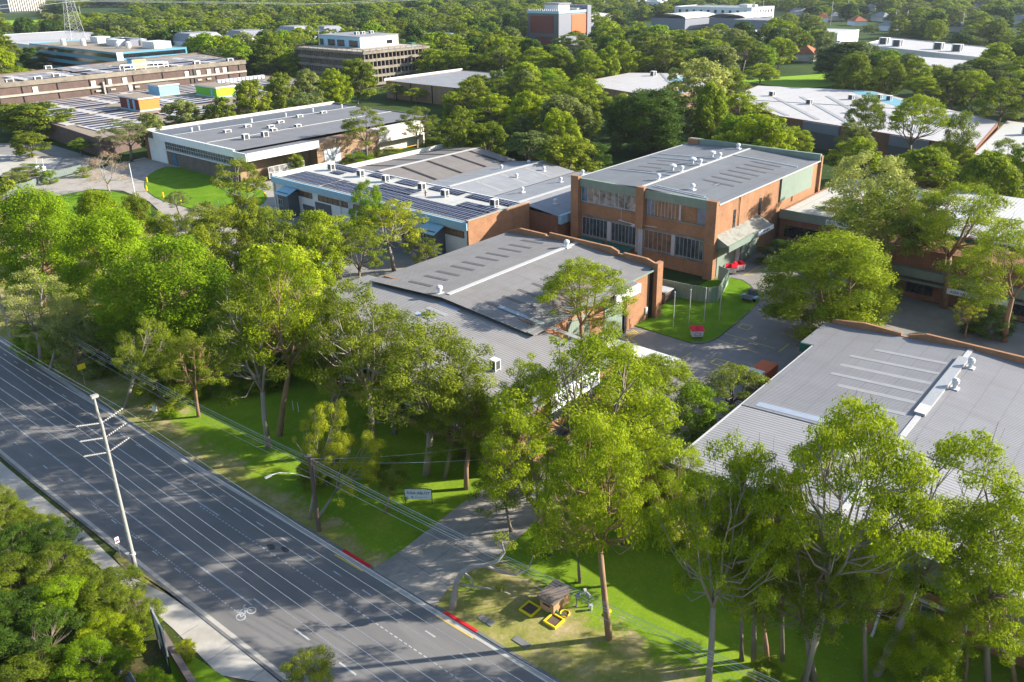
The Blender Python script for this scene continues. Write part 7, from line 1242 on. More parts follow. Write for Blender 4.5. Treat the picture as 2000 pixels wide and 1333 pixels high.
# wood further off: x, y pairs
WOOD = ('380,422 352,448 1365,447 336,367 499,353 546,266 479,297 275,510 515,231 375,726 368,311 365,418 349,260 829,2146 897,264 399,278 349,280 450,443 509,651 456,758 368,202 490,262 195,589 374,857 383,198 329,507 595,269 500,220 1346,477 471,696 495,327 456,823 440,304 447,699 425,850 717,124 362,287 645,151 1437,284 937,162 274,490 338,236 390,451 405,718 302,605 324,531 294,527 554,258 1286,597 376,276 423,789 298,917 255,568 650,1296 298,415 284,526 310,450 870,221 393,825 610,638 421,287 533,1379 1327,448 292,605 623,528 782,2368 599,241 790,1191 599,252 312,959 299,439 682,184 206,621 401,915 340,417 384,845 372,398 1469,354 410,406 416,842 158,509 480,327 944,166 549,1369 669,1262 582,642 544,319 486,163 720,1313 369,255 598,649 341,344 317,492 495,643 703,1270 382,122 1052,963 504,338 392,254 488,243 386,414 186,580 1260,624 412,230 488,433 1436,362 456,1403 364,909 464,271 745,154 336,249 483,446 838,1207 377,789 687,1348 204,628 407,949 313,620 626,615 1384,417 1058,2137 285,656 584,609 598,1497 755,129 519,202 614,120 468,747 642,574 592,552 570,677 461,880 1331,594 1334,517 973,255 1099,2093 576,241 348,498 924,1123 1488,452 356,816 375,491 537,350 466,414 530,235 823,257 361,384 466,435 264,241 352,646 648,489 1170,868 1356,571 357,316 404,806 449,873 235,721 576,284 335,453 1034,1040 641,1333 524,316 361,776 411,283 362,348 542,690 888,255 292,664 458,930 346,540 956,2093 359,539 439,389 860,242 1594,310 694,587 1403,436 589,729 616,600 964,1085 308,902 1625,293 290,578 356,299 700,594 425,469 474,871 373,455 321,516 1040,1097 799,1251 790,213 1224,755 739,618 437,743 296,683 348,920 714,1404 1146,844 582,1479 758,1316 1007,2288 304,429 558,664 512,279 309,867 256,590 861,2516 360,804 619,673 1405,549 498,854 308,549 1206,801 962,2381 981,312 796,1417 435,384 1136,819 771,2202 739,165 723,208 470,852 932,1063 741,513 784,579 566,824 432,262 681,634 1449,453 1689,374 557,844 416,504 830,1379 974,383 553,644 1648,355 1624,380 348,633 525,279 722,576 421,926 333,1010 725,613 679,1361 791,557 1303,661 281,613 540,372 288,459 1170,824 550,463 821,1301 474,911 632,152 673,734 469,244 273,420 473,796 694,143 339,520 376,813 725,167 1628,481 421,278 429,279 752,1480 439,429 411,374 400,372 1194,1004 1017,1007 277,448 400,647 541,474 590,671 326,416 510,920 485,226 419,691 452,720 1042,2098 1582,351 505,514 417,418 399,447 495,276 607,777 1329,683 910,1296 343,463 941,1093 568,851 535,313 973,186 977,1046 1042,307 894,2670 393,357 1070,2054 551,606 727,1362 345,1066 1674,388 337,625 1088,202 919,374 302,403 516,755 1143,975 577,106 588,351 431,714 271,400 453,409 537,892 430,485 499,259 669,561 429,505 988,1249 597,107 710,717 512,355 1364,706 1611,476 1139,1087 1041,265 481,715 449,288 827,1192 717,493 1357,799 329,483 998,2189 888,1271 430,404 650,723 523,883 470,779 343,440 902,1079 359,369 393,496 377,503 1579,436 1571,494 443,497 727,639 394,627 1284,868 404,495 362,879 665,1311 468,559 361,1118 532,516 292,642 516,896 387,656 619,690 547,249 573,255 909,2281 383,935 1086,2269 816,1524 682,699 385,284 1094,954 762,168 1109,209 1317,813 947,203 1110,891 924,1374 443,835 1149,1010 673,675 387,897 458,620 867,1172 1109,1163 561,458 687,1417 734,699 834,210 622,1547 1528,296 651,840 397,475 539,525 1379,379 252,463 876,1235 588,701 525,739 261,602 1264,770 598,906 913,2218 1290,782 358,699 885,1311 582,1434 472,460 564,294 522,778 526,683 866,214 1468,472 527,935 1646,593 1444,254 977,171 829,587 957,1296 501,565 1640,422 632,141 607,743 831,1497 791,1472 703,1395 955,1391 1297,557 947,2659 654,647 626,720 498,916 476,280 794,605 1265,1038 509,628 781,552 368,923 369,485 840,537 655,1703 1359,886 873,1140 871,198 349,397 897,2143 287,475 526,649 569,250 409,454 1065,270 880,603 312,508 981,194 959,1342 1583,284 1054,321 600,629 742,1610 789,666 848,178 471,253 1051,191 384,395 523,845 306,676 789,1295 1136,908 293,622 537,230 598,403 1125,240 336,859 1164,981 930,1220 1534,710 593,1517 1175,1156 1069,302 1294,748 1137,290 409,974 1719,372 861,592 538,992 507,594 572,464 1489,597 320,606 587,879 1181,215 1221,838 1443,681 416,964 1369,545 1336,1008 877,533 689,118 1087,352 629,1779 1401,910 435,823 732,496 1499,327 1138,209 580,784 739,648 557,1396 448,1362 754,176 1530,281 851,1251 381,731 1431,587 672,272 1521,616 549,568 439,980 380,546 1215,1150 1652,328 559,498 801,1176 554,730 1132,1186 1587,391 993,1416 777,174 484,1482 452,316 370,822 417,394 761,710 268,622 1568,290 338,490 522,519 1189,926 399,745 435,943 738,1427 1056,342 1170,1090 1210,943 401,471 871,564 541,284 871,1587 1443,771 938,568 1290,545 334,474 855,552 371,631 320,641 1405,643 479,658 1127,2114 1357,599 1470,852 1444,380 576,711 1190,950 346,609 543,499 328,695 1007,1287 446,904 958,530 1121,874 272,499 1613,620 361,689 462,946 676,913 461,304 625,588 1379,1037 472,308 1500,825 513,313 907,1177 945,1164 498,448 554,281 1092,882 414,670 391,114 931,2615 1291,689 479,751 546,214 722,821 1730,360 850,605 571,890 819,699 672,603 619,897 648,633 369,954 641,947 659,923 364,702 418,907 1009,2355 606,894 446,463 1198,749 489,968 338,886 570,1023 551,859 571,744 1599,586 534,536 485,349 1106,921 775,213 355,671 1627,761 442,799 320,692 744,540 769,1357 588,227 495,884 396,129 488,708 1345,829 718,244 1259,1160 899,1161 494,461 865,703 1063,1262 1228,251 1165,2082 514,534 658,582 392,756 558,511 986,496 532,626 384,513 923,516 1113,949 1535,593 459,258 613,498 1048,286 1418,257 1145,1057 371,880 780,2283 1101,234 1465,884 359,519 892,657 883,1105 428,681 1541,375 1172,1132 428,633 328,912 451,281 1603,423 287,498 353,845 523,591 491,628 777,1413 922,2679 1142,2185 513,725 1307,1150 567,525 624,271 1370,341 1425,619 410,436 1388,817 512,263 593,464 829,720 704,1871 1613,659 1219,1127 326,672 702,727 638,715 439,773 832,1229 1210,1299 356,639 426,652 516,950 1486,492 838,1635 681,1291 1481,524 575,985 1045,429 757,633 1269,676 799,1758 497,477 604,426 515,689 656,693 909,2174 526,576 431,989 805,656 587,832 734,1204 1072,1316 961,287 380,368 687,1814 538,662 516,991 810,2405 998,523 689,556 595,759 793,695 548,986 567,936 912,534 730,222 768,1624 1116,283 867,1721 921,693 741,596 823,1725 596,315 1321,1017 309,631 1698,404 868,667 684,754 959,1435 576,526 1173,246 663,624 892,1412 1402,292 997,1206 960,2151 636,845 1506,697 320,667 689,159 1151,319 454,549 1544,315 1253,232 675,1783 616,485 1229,227 1126,408 560,875 245,753 827,2350 1092,1148 504,967 744,712 818,771 1254,714 627,250 1314,488 1193,251 1033,1395 724,1286 1510,952 1365,847 1011,1087 1497,284 1358,402 838,2214 1169,353 1403,326 859,787 1182,1273 1323,748 834,1269 1010,587 1014,1449 583,1126 1103,1346 863,722 1697,462 842,1159 305,482 736,912 494,990 364,668 1467,1049 862,605 953,480 1651,507 1415,390 924,549 814,638 922,203 507,468 1220,976 398,882 1043,220 976,510 1376,684 777,752 738,791 1481,705 443,612 1073,335 1148,1368 696,184 779,882 660,554 829,1319 928,1625 1519,569 964,2584 913,1397 885,237 1342,1031 970,1180 1476,271 759,1528 642,978 1157,1112 428,883 599,1811 1080,2198 1253,743 736,1512 817,799 390,439 794,589 1049,1191 716,950 879,2598 375,651 1416,1161 896,1216 836,621 512,797 819,667 1505,479 1250,779 1320,1060 1239,813 1043,1492 634,263 1619,342 1315,1190 1378,1150 1489,913 1002,1027 1368,484 645,802 381,537 325,650 1061,1118 457,789 1043,1019 1540,494 1327,1158 1186,1446 707,622 1611,787 638,1056 1290,1213 566,479 643,1603 1447,595 1529,810 547,551 1063,215 293,540 1073,994 1159,342 1248,696 738,688 1122,1202 1675,564 1349,652 308,924 1035,2296 682,827 829,645 1452,641 981,1327 988,373 410,784 1064,381 827,1537 917,573 1224,422 1084,218 551,904 983,533 536,706 691,793 397,551 397,798 887,2321 855,523 856,633 1592,368 1069,2419 908,217 435,617 800,1197 1250,828 733,1646 1043,2364 1264,319 582,470 1651,627 457,433 1666,329 678,1237 569,438 449,636 762,560 1593,642 857,693 940,1328 490,311 922,262 528,765 1107,467 1053,638 764,1995 1439,985 1004,615 1475,415 1076,590 1336,293 816,568 1523,794 415,651 1155,433 1016,608 931,497 675,292 765,531 1098,1563 1477,1100 823,552 1395,597 1317,1341 904,771 603,849 781,1653 671,936 1279,893 615,1001 418,763 485,574 1009,2616 643,1819 905,1711 748,1786 743,579 359,465 344,682 399,668 405,860 455,453 1304,891 1312,971 762,836 868,2421 1217,720 1298,295 436,606 463,976 590,245 626,681 1078,286 868,1352 951,1252 1407,1193 1116,461 815,1149 695,724 1360,276 648,470 665,138 1498,380 227,693 1333,860 1690,533 665,789 935,1423 712,1436 843,713 800,2002 706,1783 707,567 799,1329 474,638 1676,487 774,647 558,237 679,1898 1371,890 763,874 1096,1067 797,1393 666,713 1173,1297 1018,625 1623,570 621,966 297,587 1019,1183 639,1660 984,1354 1037,1139 911,244 1286,651 682,307 575,913 1178,1187 670,142 758,1217 1396,1233 689,966 609,716 506,610 1195,1414 961,2325 401,967 553,717 1031,1269 1426,321 462,517 946,577 1021,1365 630,653 1002,1814 963,348 945,257 1046,561 622,1161 306,533 1071,393 746,1328 714,1067 625,446 1144,509 1405,704 1186,1226 1440,937 1013,1789 1452,500 946,2364 1289,249 570,1006 665,180 914,274 1184,329 463,704 754,1380 789,629 875,797 732,1731 806,1669 1152,1319 1005,2130 899,1679 500,520 889,1967 695,769 1266,930 1027,326 623,1182 1284,1180 799,627 929,232 816,1835 1152,489 801,1699 791,758 1483,764 1013,504 1083,445 951,1468 912,2731 718,688 670,1092 1407,485 1022,1338 1300,1237 842,747 655,1135 1141,493 1279,1530 1007,399 990,287 1078,429 766,1502 834,929 1160,1999 730,1226 543,779 1011,1606 734,1832 563,621 536,573 1446,866 1067,1486 1137,332 1075,557 722,1949 604,686 1663,466 1295,1366 888,826 683,816 753,991 1300,1113 898,699 1110,1599 1486,1079 1349,770 1123,510 1125,348 754,2106 731,881 1239,1210 826,1439 316,542 1131,459 1325,705 1595,693 410,633 788,2060 375,524 982,654 531,367 418,476 856,1576 1183,1566 1111,1426 598,959 888,760 886,631 1567,420 907,1833 458,599 657,902 1224,312 489,823 1016,1649 947,1927 652,1164 729,1451 1023,963 691,2098 616,245 279,633 935,741 884,1900 861,1387 1043,2240 918,2762 1624,451 513,476 1251,880 832,2081 922,1486 736,766 913,1361 532,489 958,1515 1028,616 1372,1119 1251,252 500,549 799,1891 1221,1395 1491,642 1270,234 887,521 1572,841 1435,715 1540,454 1556,731 1116,1311 364,490 1263,352 1280,268 1417,1010 597,1133 683,1104 571,764 1547,762 346,663 1138,1671 728,1011 1294,470 1341,1103 1731,424 1466,428 438,451 999,190 1096,1371 1125,1036 1397,1281 1049,710 504,838 537,799 641,662 858,965 862,1761 1225,459 1062,616 994,801 969,796 506,489 359,616 907,910 730,782 940,703 407,871 1438,405 950,2242 1311,1518 1568,570 1769,323 536,974 821,2273 1031,2459 994,832 945,278 375,676 775,680 1056,949 1170,1203 436,919 1102,561 759,2157 1249,1271 1092,481 1469,988 1044,400 794,927 501,937 1441,1205 751,1699 1107,296 1174,580 876,734 1151,655 633,829 794,795 528,335 833,2458 1210,1097 554,951 1187,1054 1036,435 773,833 942,511 379,873 999,316 1197,398 556,696 757,954 891,610 1665,610 897,2234 999,762 960,260 1415,738 1366,1543 1460,329 1394,779 1040,331 515,859 441,415 1265,1120 644,741 759,1037 1101,2157 1209,1972 846,1511 1165,1245 1555,471 1453,696 615,1847 1068,586 633,878 587,494 778,850 958,778 1037,208 1470,314 413,659 1184,1036 993,659 741,1056 1139,1720 701,2116 720,1685 594,434 668,801 873,2076 667,771 725,1993 1012,301 655,1966 1020,1708 1160,376 1113,1690 637,315 1468,586 945,821 733,153 1468,670 574,1730 942,343 1332,1487 965,880 1031,1212 1069,435 806,2195 544,455 904,556 735,199 1721,350 903,599 646,1034 355,932 1261,967 861,2381 1227,1608 855,805 830,821 1113,358 1552,911 1004,268 1577,756 1326,634 480,890 977,1259 652,286 1097,1014 695,670 940,2034 906,1864 715,1001 954,1121 704,972 665,959 765,599 883,687 746,1259 1079,1401 461,958 1196,1534 1132,668 1232,1661 1417,1383 1189,432 1121,708 1046,647 717,1217 463,538 571,646 1157,599 991,699 1341,1453 989,1450 1259,1502 523,603 1274,424 838,1601 727,672 1242,1443 1008,555 1505,422 860,2541 1033,1671 562,970 1403,464 1317,1566 970,887 860,2106 1101,1646 1310,623 727,1771 952,1823 1179,304 605,1223 1365,588 783,141 603,1055 684,892 974,1208 746,1028 971,484 972,1526 1090,1775 415,682 668,1931 1576,809 1014,566 326,636 1148,1901 955,957 951,1731 340,645 564,1165 1242,1359 677,662 983,257 1114,1112 550,804 572,485 1364,1430 941,613 657,1073 489,617 711,854 1129,312 1240,620 699,1691 1069,1615 1329,439 829,1827 966,702 641,1212 1121,652 491,538 1083,736 1135,1884 497,785 1319,1429 1547,541 1393,521 804,1028 1085,1464 1471,632 447,486 805,851 902,883 417,618 1050,862 1315,1380 1449,1016 1365,1297 1244,1179 501,745 817,2028 732,2080 1302,1412 936,465 859,1830 1213,397 1057,460 1203,554 1188,228 1222,368 1526,400 977,284 1474,1162 1116,1247 707,151 846,565 825,1353 935,534 1454,1268 642,1754 720,191 935,1010 1012,198 888,728 799,996 1237,1014 1375,756 552,488 1360,256 1053,1812 1310,365 577,1182 1406,1113 742,2002 752,1961 1384,637 529,815 855,2285 805,711 1039,773 1002,211 663,814 751,199 1080,313 1273,561 797,1044 1002,1926 1342,1531 1143,363 1425,1327 846,766 373,607 1040,1860 495,581 1324,553 848,658 1317,279 970,499 762,1720 1095,612 1463,781 914,627 1446,564 1343,956 637,1888 1159,1480 786,841 1424,1251 1222,507 768,1058 736,975 1053,1453 1153,678 831,897 596,1445 687,1751 893,573 499,498 1088,1729 578,813 1078,765 797,682 498,774 1266,1237 972,683 645,610 1247,508 1408,848 976,1845 685,1679 915,2020 1584,540 1019,885 437,472 994,1734 854,1686 827,1866 1029,528 476,832 623,1139 550,387 462,647 1256,480 1161,463 891,675 1174,406 1364,925 1308,1463 1101,575 697,2019 1353,1490 1552,518 1170,1345 305,658 689,846 1127,428 1092,1286 641,1025 1272,816 545,754 771,1459 1156,879 766,727 525,911 1025,290 854,754 1173,388 1090,629 845,940 913,734 1300,235 1095,409 1061,1081 995,1156 788,1237 1322,369 426,614 784,713 1104,330 1002,898 728,2029 936,903 854,1609 1140,1602 1322,1594 1143,761 794,1783 621,1104 1337,1301 1539,355 1212,1791 1519,853 853,871 1191,1635 1034,375 899,1253 1503,551 1117,1477 636,759 1252,601 1239,1850 793,727 744,780 886,1992 1117,764 1150,939 1327,1258 1142,1277 1122,202 1576,885 1103,1818 1042,2169 837,1045 606,1088 1178,656 657,869 937,926 836,783 668,876 1098,805 920,2057 1165,1610 902,1478 1012,1376 1077,1038 766,206 977,1794 1118,985 762,1944 729,839 1228,1801 515,450 616,1123 960,1983 1094,1199 851,1007 736,555 954,924 424,542 1170,499 983,710 1203,1803 799,896 680,2029 583,1013 913,654 559,797 812,549 973,933 1350,356 1193,354 607,468 590,1036 618,1206 952,1771 393,607 1400,857 1381,1265 1331,1214 667,1024 583,954 1236,446 1410,532 1138,2030 821,761 1142,249 1409,797 855,1922 910,2381 1159,741 1452,907 1024,254 878,1451 1704,508 561,530 1199,588 537,820 723,746 1274,1435 1371,1328 729,1866 699,1074 712,1886 1142,798 604,819 988,778 988,1103 1119,1559 816,608 1450,1041 1317,250 1109,1860 1331,1571 1134,1967 1215,1921 1503,1059 692,605 742,207 1269,1378 854,1309 966,2536 378,988 1519,981 792,1554 1464,759 911,2535 1512,535 798,1619 825,865 695,883 1064,1961 1182,575 852,834 1007,1870 950,542 483,595 942,689 679,865 1329,909 382,609 948,1680 700,1913 1063,1648 804,823 1004,1119 678,1040 1442,1099 1504,863 766,672 939,2518 593,793 630,915 996,862 839,2046 786,1118 850,1469 1040,2023 1414,1136 1262,1816 910,2471 1010,738 650,760 467,584 789,1970 1263,1420 889,544 887,984 862,1016 1222,912 1065,753 771,2128 744,828 997,1504 604,993 527,467 701,1977 1145,416 1089,697 631,787 930,784 654,1634 1075,2033 1247,527 1456,1178 389,637 1283,332 855,1793 1142,1754 1110,701 711,657 688,1136 670,1002 939,858 522,545 1418,889 925,1266 871,985 926,810 820,743 709,2147 1365,1054 1119,1513 631,1002 623,867 1102,739 1161,1644 692,1022 1488,1134 1689,326 654,1179 1002,1547 1103,1900 743,920 620,810 1134,1145 522,497 1247,963 545,930 1115,689 697,709 976,1942 1685,438 1281,994 781,953 701,647 795,1066 1108,588 639,1196 936,999 379,695 937,586 946,374 774,624 1174,476 480,553 1074,819 640,771 561,553 1289,1482 1297,317 1289,967 1013,2442 997,957 706,1474 890,927 583,1162 641,1143 1239,865 794,963 580,510 670,990 1015,705 834,2117 1007,369 1209,245 1034,1242 1463,967 920,2432 1392,1391 1072,539 475,524 1183,1492 1233,1705 1018,536 1197,1332 840,857 1103,2225 1385,987 1177,542 1100,2011 887,1518 768,1023 1087,1084 922,614 996,2462 649,1809 1570,663 941,1195 758,1015 1459,1225 490,924 1073,1165 750,758 742,938 1062,408 1013,820 790,977 677,1120 1315,938 1012,773 1000,1970 1218,1192 1093,2353 1047,1541 735,734 751,615 699,1174 959,667 1356,1399 719,1030 1193,1593 751,1160 910,1437 1256,1107 790,1813 1011,678 407,610 1022,1472 922,755 575,1053 1196,293 877,773 832,1401 450,650 1346,735 1209,310 766,1901 1299,497 1137,1437 1182,1883 1315,1639 810,889 1288,518 1215,891 819,838 747,2058 1096,549 438,645 816,1087 916,824 1087,651 1283,279 1293,837 1029,2497 886,1366 1097,849 1213,677 694,1154 1066,791 1172,523 390,680 1018,1306 1560,949 1549,861 901,1974 1268,1284 396,694 490,555 1381,725 1044,371 1000,391 813,943 1200,520 718,828 753,217 1145,456 1101,1244 912,938 997,1994 1297,1637 1446,817 568,541 901,1785 1353,1353 962,1661 644,1731 1170,290 1389,1088 919,924 1569,617 1277,1663 904,645 515,557 848,1964 937,967 796,1109 865,1096 782,785 1248,454 1023,1843 851,2004 1349,975 1255,401 1315,1297 870,1081 612,841 1160,541 605,1022 1254,1051 1141,1245 1222,1888 751,808 662,1045 763,998 1162,236 1209,1252 721,315 1186,713 1297,1312 1092,754 588,521 1016,2016 970,826 1032,680 1133,580 1617,507 1056,1324 1109,793 1129,615 1483,1037 965,766 1039,1774 1220,1072 1555,647 1197,1852 1006,653 1067,1694 625,1071 1501,741 1158,570 1218,1473 1101,535 1526,661 1390,939 886,1071 879,913 902,2103 702,1140 716,1125 1113,425 1302,273 934,1947 1377,1379 886,1494 1219,600 916,868 853,1732 924,1049 613,954 959,748 1103,785 602,1105 965,811 615,1045 664,850 683,1203 918,720 767,1672 581,455 870,1639 781,1008 1170,1393 972,966 590,1069 1183,448 590,483 782,1149 982,1896 1253,286 1252,299 507,581 978,1672 1081,791 1068,1356 851,1421 1060,1428 820,1974 592,1166 894,958 754,892 903,1003 732,1173 1256,519 685,1722 1524,1034 788,816 1072,668 959,989 1025,1723 861,925 1056,523 534,551 1076,1215 1068,702 1336,387 724,301 1327,339 1258,1672 1550,693 1233,1031 664,1228 974,1488 1254,332 977,1641 968,553 1385,1361 1394,1451 1509,1000 1625,538 1232,493 1292,1037 1145,612 1104,665 881,896 811,1110 567,1106 1073,880 642,1224 653,1011 1456,1127 976,585 1351,244 1203,1375 1047,802 990,578 1150,1860 1127,1607 781,1857 1024,895 770,1776 980,2061 1208,1737 1413,971 1242,481 1398,1308 1222,538 922,889 1173,1527 898,807 967,1874 1248,1539 1585,713 824,1007 855,1074 919,1026 919,1804 770,903 469,609 606,983 961,847 1245,565 830,676 1313,322 600,527 1289,1255 1242,407 862,1895 1027,691 1144,1556 582,1219 1229,1350 1165,314 1182,601 945,662 603,913 488,606 848,1035 938,771 981,739 668,1997 1237,274 934,866 863,1660 1099,721 1256,1551 645,1122 1075,1829 838,1900 724,1082 609,1157 1421,1072 1243,1199 1079,1796 900,787 1239,237 1231,520 1197,319 756,1123 765,754 596,934 1049,1289 605,516 865,643 709,805 1131,1390 1200,636 693,928 827,1768 1224,1562 564,1135 1126,540 1565,781 1196,460 1013,950 1035,412 1259,378 1282,1075 1003,780 711,1832 1610,734 1267,407 1262,1467 742,1748 663,1858 1245,1314 722,921 767,1112 818,1944 1384,1475 772,2036 1348,1143 664,1196 598,506 1204,1509 1071,1528 745,852 765,792 631,928 1049,690 1030,586 760,1838 1293,489 1158,1431 1127,1834 1331,398 878,1978 1048,1382 1229,354 677,982 965,2007 881,1844 643,1936 1200,694 1220,339 733,1134 1149,1490 1160,1744 923,640 1180,1655 779,2072 891,1727 1041,530 806,1048 611,1243 831,1068 862,894 768,959 1025,835 695,909 897,850 1378,1019 1066,1569 1128,815 1027,755 796,1909 1007,1754 1317,309 928,835 783,912 1113,477 868,857 840,992 588,538 909,1929 771,1093 1359,1239 792,864 995,1777 1634,701 688,1061 796,2152 1312,1120 1290,1567 1205,403 693,1190 605,1204 875,875 816,916 1023,1584 1533,929 1060,724 1062,558 1276,1340 713,884 1007,849 1125,1741 1514,880 1471,945 1302,413 1122,1361 1087,1681 729,1157 1030,544 982,997 1194,1678 762,1079 1182,1720 1174,679 1022,1545 933,1847 1181,506 1368,1210 1333,255 692,979 1309,451 1148,561 910,801 906,1659 969,1716 842,980 984,925 1271,496 1215,572 1233,383 1267,299 1192,371 954,887 920,1766 888,1003 1253,368 1271,437 1049,740 879,965 1099,1493 744,1906 1350,308 576,1085 1107,438 1098,632 1284,449 1279,363 643,1083 1164,1825 1066,2013 1192,495 874,1815 745,1004 1020,1895 1242,1630 934,671 698,1112 1026,802 1292,371 871,2121 1317,416 1040,918 988,983 1038,1937 703,937 1162,666 818,1035 1045,599 1133,644 1367,1191 871,936 1041,1605 1311,385 951,716 1174,729 1120,1801 1229,1478 1173,553 1211,485 1204,385 1158,1688 1028,1615 1287,343 699,1059 922,987 804,2110 1238,587 1091,832 829,952 1303,441 1179,628 941,2005 971,730 726,1046 760,939 840,875 1118,626 1166,697 860,817 972,851 651,1093 697,2072 1273,1693 1027,664 871,1050 1003,926 1083,861 1017,867 1022,915 681,1144 887,2050 774,1136 1209,455 714,986 936,790 1142,582 907,973 818,977 1040,859 1158,714 971,1742 1233,560 713,1101 1279,390 999,2046 1078,1741 1139,525 1259,554 1290,1749 1254,422 1130,1805 1039,782 1048,836 930,1885 882,866 1439,1294 1070,643 1036,724 997,729 1092,1959 754,1089 840,921 1199,663 1207,616 1328,325 1052,662 1272,529 830,1107 792,1136 1273,470 1228,1760 1291,1668 1117,834 967,900 1228,631 739,1109 1177,1762 837,1028 1235,1581 1157,782 746,2136 761,1167 1079,848 1133,704 1254,1780 875,2028 984,955 1206,644 1093,1977 1131,1919 1159,631 1224,1824 842,1117 1055,1912 1234,661 683,1175 1274,1600 1079,1892 902,1053 1122,775 1032,923 727,1191 1034,818 1075,1932 1176,1783 1039,877 1262,581 1264,1729 928,951 1057,888 838,1076 940,1033 898,1023 1121,746 1026,1990 1199,1903 1143,725 1234,643 884,1044 1172,1932 1147,1962 1245,1902')
for (nm, lb, kd, sd, dt, x, y, h, r, col, bk, lean) in TREES:
    v = {'hero': 'hero', 'near': 'near', 'mid': 'mid'}[dt]
    sd2 = sd % 8 if kd in ('gum', 'open') else sd % 4
    tree(nm, lb, kd, sd2, v, x, y, h, r, col, bk, lean, None, (sd*2.399) % 6.28)
ordn = lambda k: str(k)+('th' if 10 <= k % 100 <= 20 else {1: 'st', 2: 'nd', 3: 'rd'}.get(k % 10, 'th'))
bands = [(0, 330, 'in the treed gaps between the middle buildings'), (330, 480, 'in the belt level with the concrete office'), (480, 700, 'in the belt level with the slate cube'), (700, 1200, 'in the belt level with the far white offices'), (1200, 9999, 'in the farthest belt below the top edge')]
word = {'mid': 'mid green', 'bright': 'bright green', 'olive': 'olive', 'grey': 'grey green', 'dark': 'dark green', 'blue': 'blue green', 'vivid': 'vivid green'}
for a, b, txt in bands:
    row = sorted([t for t in BELT if a <= t[8] < b], key=lambda t: t[7])
    for i, (x, y, h, r, kd, sd, col, px, dep) in enumerate(row):
        tree('belt_tree', '%s tree, %s from the left %s' % (word[col], ordn(i+1), txt), kd, sd % 3, 'mid' if dep < 480 else 'far', x, y, h, r, col, 'bark', None, 'trees of the background belts', (x*.37) % 6.28)
# the rest of the wood: uncountable canopy
rw = random.Random(3); pts = [tuple(map(int, p.split(','))) for p in WOOD.split()]
srcs = []
for k, (kd, col) in enumerate((('gum','mid'),('round','mid'),('umbrella','bright'),('gum','olive'),('dome','dark'),('round','grey'),('gum','blue'),('round','bright'))):
    cm, tm = variant(kd, k % 3, 'far'); me = cm.copy(); me.materials.clear(); me.materials.append(L[col]); srcs.append(me)
col_ = bpy.data.collections.new('canopy_forms')
for me in srcs: col_.objects.link(bpy.data.objects.new('canopy_form', me))
pm = bpy.data.meshes.new('distant_woodland'); P = []; S = []
for (x, y) in pts:
    d = math.hypot(x, y); sp = 11 if d < 420 else 13.5 if d < 800 else 19 if d < 1400 else 30 if d < 2300 else 48
    r = sp*rw.uniform(.45, .68); P.append((x, y, 0)); S.append((r/7, r/7, rw.uniform(.5, 1.05) if d < 800 else rw.uniform(.55, 1.1)))
pm.from_pydata(P, [], []); at = pm.attributes.new('sc', 'FLOAT_VECTOR', 'POINT'); at.data.foreach_set('vector', [c for s_ in S for c in s_])
wo = bpy.data.objects.new('distant_woodland', pm); sc.collection.objects.link(wo); wo['kind'] = 'stuff'
ng = bpy.data.node_groups.new('canopy', 'GeometryNodeTree'); ng.interface.new_socket('Geometry', in_out='INPUT', socket_type='NodeSocketGeometry'); ng.interface.new_socket('Geometry', in_out='OUTPUT', socket_type='NodeSocketGeometry')
gi = ng.nodes.new('NodeGroupInput'); go = ng.nodes.new('NodeGroupOutput'); ip = ng.nodes.new('GeometryNodeInstanceOnPoints'); ci = ng.nodes.new('GeometryNodeCollectionInfo')
ci.inputs['Collection'].default_value = col_; ci.inputs['Separate Children'].default_value = True; ip.inputs['Pick Instance'].default_value = True
na = ng.nodes.new('GeometryNodeInputNamedAttribute'); na.data_type = 'FLOAT_VECTOR'; na.inputs['Name'].default_value = 'sc'
rv = ng.nodes.new('FunctionNodeRandomValue'); rv.data_type = 'FLOAT_VECTOR'; rv.inputs[0].default_value = (0, 0, 0); rv.inputs[1].default_value = (0.08, .08, 6.28)
ri = ng.nodes.new('FunctionNodeRandomValue'); ri.data_type = 'INT'; ri.inputs['Min'].default_value = 0; ri.inputs['Max'].default_value = len(srcs)-1; ri.inputs['Seed'].default_value = 4
k = ng.links.new; k(gi.outputs[0], ip.inputs['Points']); k(ci.outputs[0], ip.inputs['Instance']); k(na.outputs['Attribute'], ip.inputs['Scale']); k(rv.outputs[0], ip.inputs['Rotation']); k(ri.outputs['Value'] if 'Value' in ri.outputs else ri.outputs[2], ip.inputs['Instance Index']); k(ip.outputs[0], go.inputs[0])
for s_ in ri.outputs:
    if s_.enabled: k(s_, ip.inputs['Instance Index'])
wo.modifiers.new('canopy', 'NODES').node_group = ng
t = thing('crooked_gum', 'grey crooked nearly leafless gum arching over the driveway corner', 'tree', (41.1, 45.0, 0))
rx, ry = .645, -.764
def cp_(u, z, d=0): return (41.1+rx*u+d*.76, 45.0+ry*u+d*.65, z)
MB().tube([cp_(0,0), cp_(.3,1.5), cp_(.5,3.0), cp_(1.1,4.3), cp_(2.0,4.9), cp_(3.2,5.0), cp_(4.4,5.5), cp_(5.0,6.4), cp_(4.7,7.6,.5)], [.34,.3,.26,.25,.22,.2,.17,.12,.06], 8).tube([cp_(1.1,4.3), cp_(2.0,3.4), cp_(2.1,2.4)], [.16,.12,.05], 6).tube([cp_(3.2,5.0), cp_(4.6,3.8,.5), cp_(6.0,3.2,.8), cp_(7.2,3.8,1.0), cp_(7.6,5.2,1)], [.16,.13,.1,.08,.04], 6).tube([cp_(.5,3.0), cp_(2.4,2.2,.4), cp_(4.2,1.7,.6), cp_(5.4,1.0,.8)], [.13,.1,.07,.03], 6).build('trunk', 'bark_grey', t, smooth=True)
